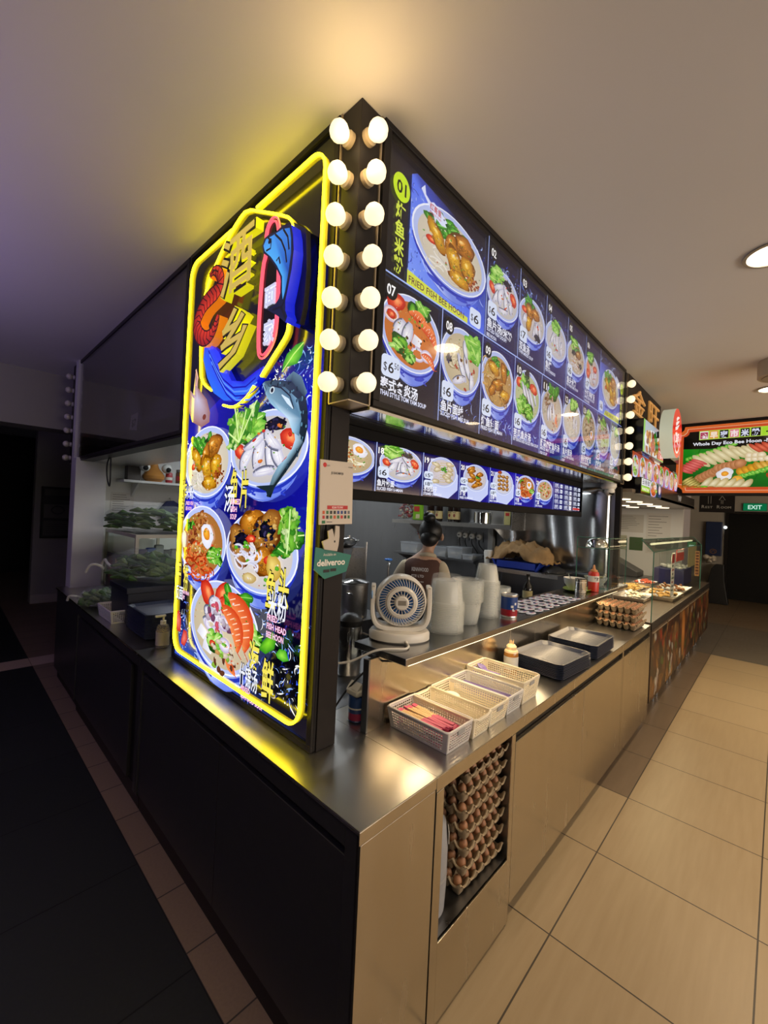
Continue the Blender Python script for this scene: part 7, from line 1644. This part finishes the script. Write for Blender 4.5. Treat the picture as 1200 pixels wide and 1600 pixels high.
# back wall of the next stall with papers
struct(MB().box(7.3, .36, 0, 7.348, 2.6, 1.955).build('wall_neighbour', white_paint, smooth=0))
for i, (y, z, w, h, c, lab) in enumerate(((.52, 1.42, .34, .46, '#c9c6c0', 'white licence sheet at the right end of the papered wall'), (.52, 1.22, .34, .17, '#c9c6c0', 'small white sheet under the licence sheet'), (.90, 1.55, .45, .30, '#b9b6ae', 'wide white notice in the middle of the papered wall'), (.90, 1.25, .20, .22, '#3f5a34', 'dark green certificate on the papered wall'), (1.14, 1.25, .24, .24, '#a8a890', 'pale yellow form beside the green certificate'), (1.40, 1.62, .28, .16, '#a05050', 'white sheet with red heading at the left of the papered wall'), (1.42, 1.34, .30, .18, '#8a3038', 'dark red notice at the left of the papered wall'))):
    paper('wall_paper_sheet', lab, (7.299, y + w, z), (0, -1, 0), (0, 0, 1), (-1, 0, 0), w, h, 8, 110 + i, c)
t = thing('hanging_apron', 'white apron hanging on the wall of the next stall', 'apron', (7.27, 1.72, 1.20)); MB().prism([(-.16, 0), (.16, 0), (.17, .3), (.10, .42), (.04, .46), (-.04, .46), (-.10, .42), (-.17, .3)], -.02, .02, 'x').build('apron', mat('apron_white', (.5, .48, .45), .9), t, bevel=.015, seg=3); MB().tube([(0, -.05, .45), (.01, 0, .56), (0, .05, .45)], .006, 6).build('neck_loop', mat('apron_white', (.5, .48, .45), .9), t)
t = thing('wall_fan', 'dark wall fan with loose cables under the next stall ceiling', 'fan', (7.1, 1.95, 1.80)); MB().ball((0, 0, 0), .13, 18, 10, .6, 1.6, .7).build('fan_head', plastic_black, t)
for i in range(4): MB().tube(smooth_path([(0, .1 * i - .1, -.05), (-.05, .1 * i - .18, -.2), (.05, .1 * i - .1, -.32), (0, .1 * i - .2, -.42)], 2), .007, 6).build('cable', plastic_black, t)
t = thing('dark_machine', 'dark grey sloped machine at the back of the next stall', 'machine', (7.0, 1.35, ZT)); MB().prism([(-.5, 0), (.35, 0), (.35, .46), (.1, .40), (-.5, .08)], -.2, .2, 'x').build('body', mat('machine_grey', (.05, .05, .05), .4), t, smooth=0, bevel=.01)  # dark sloped machine of no particular kind
t = thing('rear_worktop', 'steel rear worktop inside the next stall', 'worktop'); MB().box(5.6, .76, ZT - .05, 7.29, 2.2, ZT - .001).build('top', steel_dark, t, smooth=0); MB().box(5.7, .8, 0, 7.25, 2.1, ZT - .05).build('body', steel_dark, t, smooth=0)
# ---- signs of the next stall
struct(MB().box(S0 + .025, .36, 1.986, 7.2, .5, CEIL).build('trim_4', black_box, smooth=0))
t = thing('letter_fascia', 'dark fascia with raised wooden characters beside the far bulb post', 'sign', (0, 0, 0))
MB().box(3.39, .255, 2.64, 4.75, .359, CEIL - .001).build('fascia', mat('brown_black_laminate', (.022, .018, .017), .4), t, smooth=0)
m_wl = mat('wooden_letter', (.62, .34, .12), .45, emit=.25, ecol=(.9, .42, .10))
def flat_letter(ch, x0, z0, x1, z1, y0, y1, m, parent, bold=.02, name='raised_character'):
    v, f, gx0, gx1, gy0, gy1 = glyphs(ch, bold); n = len(v); g = lambda p, y: (x0 + (p[0] - gx0) / (gx1 - gx0) * (x1 - x0), y, z0 + (p[1] - gy0) / (gy1 - gy0) * (z1 - z0))
    vs = [g(p, y0) for p in v] + [g(p, y1) for p in v]; fs = [tuple(q) for q in f]; ed = set()
    for q in f:
        for i in range(len(q)): ed.add((q[i], q[(i + 1) % len(q)]))
    for a, c in ed:
        if (c, a) not in ed: fs.append((c, a, a + n, c + n))
    MB().add(vs, fs).build(name, m, parent, smooth=0)
flat_letter('金', 3.52, 2.70, 3.98, 2.94, .240, .254, m_wl, t, .0); flat_letter('旺', 4.14, 2.70, 4.62, 2.94, .240, .254, m_wl, t, .0)
for a, c in (((3.60, .25, 2.8), (3.60, .2549, 2.8)),): pass
# boxes that stick out towards the aisle
def print_box(name, label, x0, x1, z0, z1, y, dep, draw, strength_mat, frame=black_gloss):
    t = thing(name, label, 'lightbox sign'); MB().box(x0, y, z0, x1, y + dep, z1).build('case', frame, t, smooth=0, bevel=.002)
    A = Art((0, y - .0004, 0), (1, 0, 0), (0, 0, 1), (0, -1, 0), 3e-5); A.clip = (x0, z0, x1, z1); draw(A); A.clip = None; A.build('sign_print', strength_mat, t); return t
def platter(A, x0, z0, x1, z1, seed, bg='#a8b4c0'):
    r_ = random.Random(seed); A.rect(x0, z0, x1, z1, hx(bg)); A.poly([(x0, z1), (x0 + .06, z1), (x0 + .05, z0), (x0, z0)], hx('#7ac030')); cx, cz = (x0 + x1) / 2, (z0 + z1) / 2
    A.ell(cx, cz - .02, (x1 - x0) * .46, (z1 - z0) * .40, hx('#e0e4ee'), n=26)
    for k in range(50): c = r_.choice(('#e0902c', '#b85a18', '#f0c060', '#d84a20', '#8a3a12')); A.fan(blobpts(r_.uniform(x0 + .12, x1 - .2), r_.uniform(z0 + .03, z1 - .09), .05, .03, r_.uniform(0, 3), .3, 9, r_), hx(c), hx(c, .6))
    for k in range(12): A.fan(blobpts(x0 + .62 * (x1 - x0) + r_.uniform(-.1, .1), cz + r_.uniform(-.05, .12), .04, .03, r_.uniform(0, 3), .3, 9, r_), hx('#3a9a28'), hx('#1a5a14'))
def d1(A): platter(A, 3.505, 2.33, 4.38, 2.622, 121); A.rect(4.12, 2.33, 4.38, 2.45, hx('#c83020')); A.text('蜂蜜鸡', 4.14, 2.36, .06, hx('#f0d0e0'), .02, .22); A.poly([(4.0, 2.33), (4.38, 2.33), (4.38, 2.345)], hx('#7ac030'))
print_box('food_sign_box', 'lit food picture box with green edge nearest the far bulb post', 3.50, 4.385, 2.325, 2.625, .15, .1045, d1, glow_far)
def d2(A): platter(A, 4.80, 2.50, 5.30, 2.72, 122, '#8a9aa8')
print_box('food_sign_box', 'smaller lit food picture box just before the large hanging board', 4.80, 5.30, 2.42, 2.72, .15, .209, d2, glow_far)
def d3(A):
    A.rect(3.40, 2.10, 5.45, 2.324, hx('#b04a20')); r_ = random.Random(123)
    for i in range(8): cx = 3.52 + i * .26; fill(Dish(A, cx, 2.20 + .01 * (i % 2), .115, .10, random.Random(130 + i)), ('gourd', 'mix', 'noodle', 'eggmian', 'brown', 'mince', 'other', 'prawn')[i])
    for i in range(4): A.poly([(3.62 + i * .5, 2.30), (3.86 + i * .5, 2.30), (3.88 + i * .5, 2.322), (3.60 + i * .5, 2.322)], hx(('#2a4a8a', '#d8d0c0', '#c02020', '#2a6a5a')[i]))
print_box('bowl_sign_strip', 'lit strip of eight bowls under the food picture boxes', 3.40, 5.45, 2.10, 2.324, .205, .06, d3, glow_far)
def d4(A):
    A.rect(3.50, 1.955, 4.36, 2.098, hx('#1c3a14')); A.rect(3.52, 2.03, 3.86, 2.09, hx('#e8eef8')); A.text('云吞面', 3.54, 2.042, .036, hx('#1c2c6a'), .03, .3); A.rect(3.52, 1.975, 3.84, 2.025, hx('#7ad030')); A.text('WANTON', 3.54, 1.985, .026, hx('#ffffff'), .02, .26)
    fill(Dish(A, 4.0, 2.03, .15, .08, random.Random(140)), 'eggmian'); A.rect(4.18, 1.96, 4.34, 2.09, hx('#22306a')); A.ell(4.25, 2.03, .05, .045, hx('#c8ccd8'), n=16)
print_box('small_lit_sign', 'small lit noodle sign with green band at the bottom of the next stall fascia', 3.495, 4.365, 1.95, 2.098, .15, .05, d4, glow_far)
t = thing('dark_fascia', 'dark lower fascia with pale W beside the hanging board', 'sign panel'); MB().box(4.37, .19, 1.95, 7.0, .204, 2.098).build('panel', m_dk, t, smooth=0); flat_letter('W', 5.62, 2.0, 5.85, 2.07, .185, .1898, mat('pale_letter', (.5, .55, .65), .5), t, .0, 'letter')
# oval sign
t = thing('oval_sign', 'red and white oval lit sign sticking out from the next stall', 'lightbox sign', (4.06, .0, 2.565))
ov = [(.30 * math.cos(R(a)) * .72, .235 * math.sin(R(a))) for a in range(0, 360, 9)]
o_pts = [(y, z) for y, z in ov]
t.rotation_euler.z = R(-1)
MB().prism(o_pts, -.015, .09, 'y').build('rim', mat('oval_white', (.62, .66, .56), .4, emit=.30, ecol=(.8, .9, .7)), t, smooth=60)
A = Art((0, -.0155, 0), (1, 0, 0), (0, 0, 1), (0, -1, 0), 5e-5); A.poly(ov, hx('#e23228')); 
for i in range(3): A.line([(-.09 + i * .02, .03 + i * .045), (.0, .055 + i * .045), (.08, .095 + i * .035)], [.03, .034, .006], hx('#fff4f0'))
A.line([(-.13 * math.cos(R(a)) , -.03 - .155 * math.sin(R(a))) for a in range(0, 181, 15)], .018, hx('#fff4f0')); A.text('鸡饭', 0, -.09, .085, hx('#fff4f0'), .03, .17, 'c')
A.build('sign_print', glow_far, t)
MB().box(-.02, .09, -.03, .02, .1492, .03).build('arm', black_box, t, smooth=0)
t = thing('cctv_camera', 'white dome security camera under the canopy at the far post', 'camera', (3.20, .33, 2.011)); MB().lathe([(0, 0), (.06, 0), (.062, -.025), (.05, -.045), (0, -.045)], 28).build('base', plastic_white, t); MB().ball((-.012, -.012, -.062), .040, 22, 14).build('ball', plastic_white, t); MB().lathe([(0, -.0), (.02, -.001), (.022, -.006), (0, -.008)], 18).xf(Matrix.Translation((-.036, -.036, -.078)) @ Matrix.Rotation(R(50), 4, (1, -1, 0))).build('lens', black_gloss, t)
# ---- the large hanging board
BX = 5.83
t = thing('hanging_board', 'large lit board of noodle dishes with red border hung over the aisle', 'lightbox sign')
MB().box(BX, -1.50, 2.085, BX + .12, .262, CEIL - .001).build('case', black_box, t, smooth=0)
A = Art((BX - .0006, .255, 0), (0, -1, 0), (0, 0, 1), (-1, 0, 0), 6e-5); w, z0, z1 = 1.75, 2.115, 2.968
def notch(k, r): return [(k + r, z0 + k), (w - k, z0 + k), (w - k, z1 - k), (k + r, z1 - k), (k + r * .9, z1 - k - r * .5), (k + r * .5, z1 - k - r * .9), (k, z1 - k - r), (k, z0 + k + r), (k + r * .5, z0 + k + r * .9), (k + r * .9, z0 + k + r * .5)]
A.poly(notch(0, .08), hx('#d8662c')); A.poly(notch(.03, .08), hx('#f0c8a0')); A.poly(notch(.035, .08), hx('#d05028')); A.poly(notch(.07, .06), hx('#0c0a08'))
A.clip = (.07, z0 + .07, w - .07, z1 - .07)
A.grad([(.07, z0 + .05), (w, z0 + .05), (w, 2.70), (.5, 2.66), (.07, 2.68)], [hx('#123c10'), hx('#1c7a1c'), hx('#2a8a22'), hx('#2a7a1c'), hx('#1c8a1c')])
r_ = random.Random(150)
for k in range(10): A.line([(.07 + k * .17, 2.2), (.25 + k * .17, 2.68)], .006, hx('#0f5a10'))
def rolls(x, z, n, dx, dz, l, wd, rot, c0, c1):
    for i in range(n): A.fan(blobpts(x + i * dx, z + i * dz, l, wd, rot, .05, 14, r_), hx(c0), hx(c1), (-.2 * wd, .2 * wd))
for k in range(14): A.fan(blobpts(.12 + k * .035, 2.55 + k * .012, .03, .025, 0, .4, 10, r_), hx('#a8e060'), hx('#3a9a20'))
rolls(.26, 2.52, 6, .07, .02, .12, .035, -.7, '#f6ecc4', '#c8b884'); rolls(.62, 2.60, 4, .05, .01, .10, .03, -.7, '#f6ecc4', '#c8b884'); rolls(.78, 2.64, 4, .055, .008, .09, .025, -.7, '#f07858', '#b03a24')
rolls(.10, 2.40, 6, .028, .022, .09, .022, -.4, '#f08078', '#c03a3a'); rolls(.26, 2.30, 6, .035, .02, .07, .055, .3, '#e0a070', '#a86a3c'); rolls(.44, 2.42, 6, .04, .01, .06, .055, .4, '#e0a070', '#a86a3c')
rolls(.66, 2.36, 4, .05, .02, .07, .045, -.8, '#f4b830', '#b87814'); rolls(.82, 2.42, 6, .05, .012, .08, .028, -.9, '#f4cc60', '#c08420')
for k in range(7): A.fan(blobpts(.72 + (k % 4) * .055, 2.52 + (k // 4) * .045, .04, .035, 0, .1, 14, r_), hx('#fff6e0'), hx('#d8c090'))
rolls(1.15, 2.62, 5, .07, .005, .14, .03, -.4, '#f4b850', '#b86c18'); 
for k in range(16): A.fan(blobpts(1.1 + r_.uniform(0, .5), 2.47 + r_.uniform(0, .1), .06, .035, r_.uniform(0, 3), .2, 12, r_), hx('#f8d050'), hx('#c07c10'))
for k in range(16): A.fan(blobpts(.62 + k * .03, 2.30 + k * .011, .035, .025, 0, .4, 10, r_), hx('#b8f070'), hx('#3aa020'))
A.fan(blobpts(.50, 2.345, .09, .07, .2, .2, 18, r_), hx('#ffffff'), hx('#dfe0e8')); A.fan(blobpts(.50, 2.35, .038, .03, 0, .1, 12, r_), hx('#ffc040'), hx('#e08810')); A.fan(blobpts(.62, 2.285, .05, .04, 0, .1, 12, r_), hx('#ffc850'), hx('#e09a20'))
rolls(.12, 2.28, 6, .02, -.02, .08, .02, .6, '#f0dc80', '#6a5a18'); rolls(.32, 2.23, 6, .075, -.006, .10, .040, .9, '#f4eccc', '#b8a468'); rolls(.10, 2.18, 5, .09, -.006, .06, .035, 0, '#d88a30', '#8a4a10')
for k in range(6): A.fan(blobpts(.26 + r_.uniform(-.05, .05), 2.165 + r_.uniform(-.02, .02), .03, .02, 0, .4, 10, r_), hx('#a8f040'), hx('#3a9a18'))
for k in range(9):
    x, z, ro = .92 + r_.uniform(0, .62), 2.24 + r_.uniform(0, .16), r_.uniform(-.3, .6); A.fan(blobpts(x, z, .13, .055, ro, .25, 16, r_), hx('#f08a3c'), hx('#9a3408')); A.fan(blobpts(x + .1, z - .06, .03, .09, .3, .2, 12, r_), hx('#e8742c'), hx('#8a2c08'))
A.clip = None
for i, ch in enumerate('囧早夜市米粉·面'):
    x = .235 + i * .098; A.rect(x - .003, 2.785, x + .095, 2.898, hx('#b8e050')); A.rect(x + .004, 2.793, x + .088, 2.890, hx(('#f4e8ec', '#e8a850', '#0c0a08', '#e88a9a', '#0c0a08', '#0c0a08', '#a8e030', '#0c0a08')[i])); A.text(ch, x + .046, 2.805, .062, hx(('#b01848', '#fff0e0', '#dfe6ff', '#fff0f4', '#dfe6ff', '#dfe6ff', '#101010', '#dfe6ff')[i]), .04, .075 if ch != '·' else .02, 'c')
A.text('Whole Day Eco Bee Hoon -Noodle', .17, 2.715, .040, hx('#eef2ff'), .03, .88)
A.build('board_print', glow_far, t)
# ---- rest room sign, exit sign, far end
t = thing('rest_room_sign', 'black rest room sign with figures hung below the large board', 'sign', (8.0, .245, 1.945)); MB().box(0, -.46, 0, .03, 0, .335).build('plate', black_box, t, smooth=0)
A = Art((-.0008, 0, 0), (0, -1, 0), (0, 0, 1), (-1, 0, 0), 1e-4); A.text('R', .035, .065, .052, hx('#b4b4ac'), 0, .04); A.text('EST', .085, .065, .036, hx('#b4b4ac'), 0, .095); A.text('R', .235, .065, .052, hx('#b4b4ac'), 0, .04); A.text('OOM', .285, .065, .036, hx('#b4b4ac'), 0, .13)
G_ = hx('#a0a098'); A.line([(.12, .14), (.12, .30)], .006, G_); A.line([(.155, .14), (.155, .30)], .006, G_); A.ell(.137, .32, .016, .016, G_, n=12); A.line([(.30, .27), (.26, .20), (.29, .20), (.29, .14)], .006, G_); A.line([(.31, .14), (.31, .20), (.34, .20), (.30, .27)], .006, G_); A.ell(.30, .30, .016, .016, G_, n=12)
A.build('sign_print', flat_print, t); MB().cone((.015, -.08, .335), (.015, -.08, CEIL - 1.946), .006, .006, 8).cone((.015, -.38, .335), (.015, -.38, CEIL - 1.946), .006, .006, 8).build('hanger', black_box, t)
t = thing('exit_sign', 'green lit EXIT sign above the dark doorway', 'exit sign', (11.59, -.135, 2.11))
MB().box(-.04, -.40, 0, 0, 0, .17).build('case', mat('exit_case', (.02, .20, .10), .4), t, smooth=0, bevel=.004); A = Art((-.0415, 0, 0), (0, -1, 0), (0, 0, 1), (-1, 0, 0), 2e-4); A.rect(.006, .006, .394, .164, hx('#0a6a40')); A.text('EXIT', .20, .04, .09, hx('#c8f0e0'), .02, .23, 'c'); A.build('sign_print', print_mat('exit_print', .9), t)
t = thing('wall_machine', 'navy blue box with gold emblem on the wall left of the exit', 'wall box', (11.58, .50, 1.06)); MB().box(-.12, -.30, 0, 0, 0, .78).build('box', mat('navy_box', (.015, .03, .10), .4), t, smooth=0, bevel=.01); A = Art((-.1208, 0, 0), (0, -1, 0), (0, 0, 1), (-1, 0, 0), 2e-4); A.line([(.15 + .06 * math.cos(a * .5), .10 + .05 * math.sin(a * .5)) for a in range(14)], .012, hx('#8a6030')); A.line([(.11, .08), (.16, .13), (.19, .07)], .012, hx('#8a6030')); A.build('emblem_print', flat_print, t)
t = thing('wall_lamp', 'small white lamp glowing at the corner of the navy box', 'lamp', (11.55, .155, 1.72)); MB().ball((0, 0, 0), .035, 16, 10).build('globe', mat('lamp_white_glow', (1, 1, 1), .4, emit=1.2, ecol=(.95, 1, 1)), t); MB().cone((0, 0, 0), (.05, 0, 0), .015, .015, 10).build('bracket', plastic_black, t)
t = thing('bin_stand', 'black slanted stand with a crumpled white bag under the navy box', 'bin', (11.35, .33, .001)); MB().prism([(-.30, 0), (.16, 0), (.02, .78), (-.05, .88), (-.20, .88), (-.22, .5)], -.12, .12, 'x').build('stand', plastic_black, t, smooth=0, bevel=.01); b = MB(); lumps(b, random.Random(160), 8, -.1, .1, -.02, .16, .92, 1.05, .07); b.build('bag', mat('white_bag', (.68, .62, .52), .7), t)
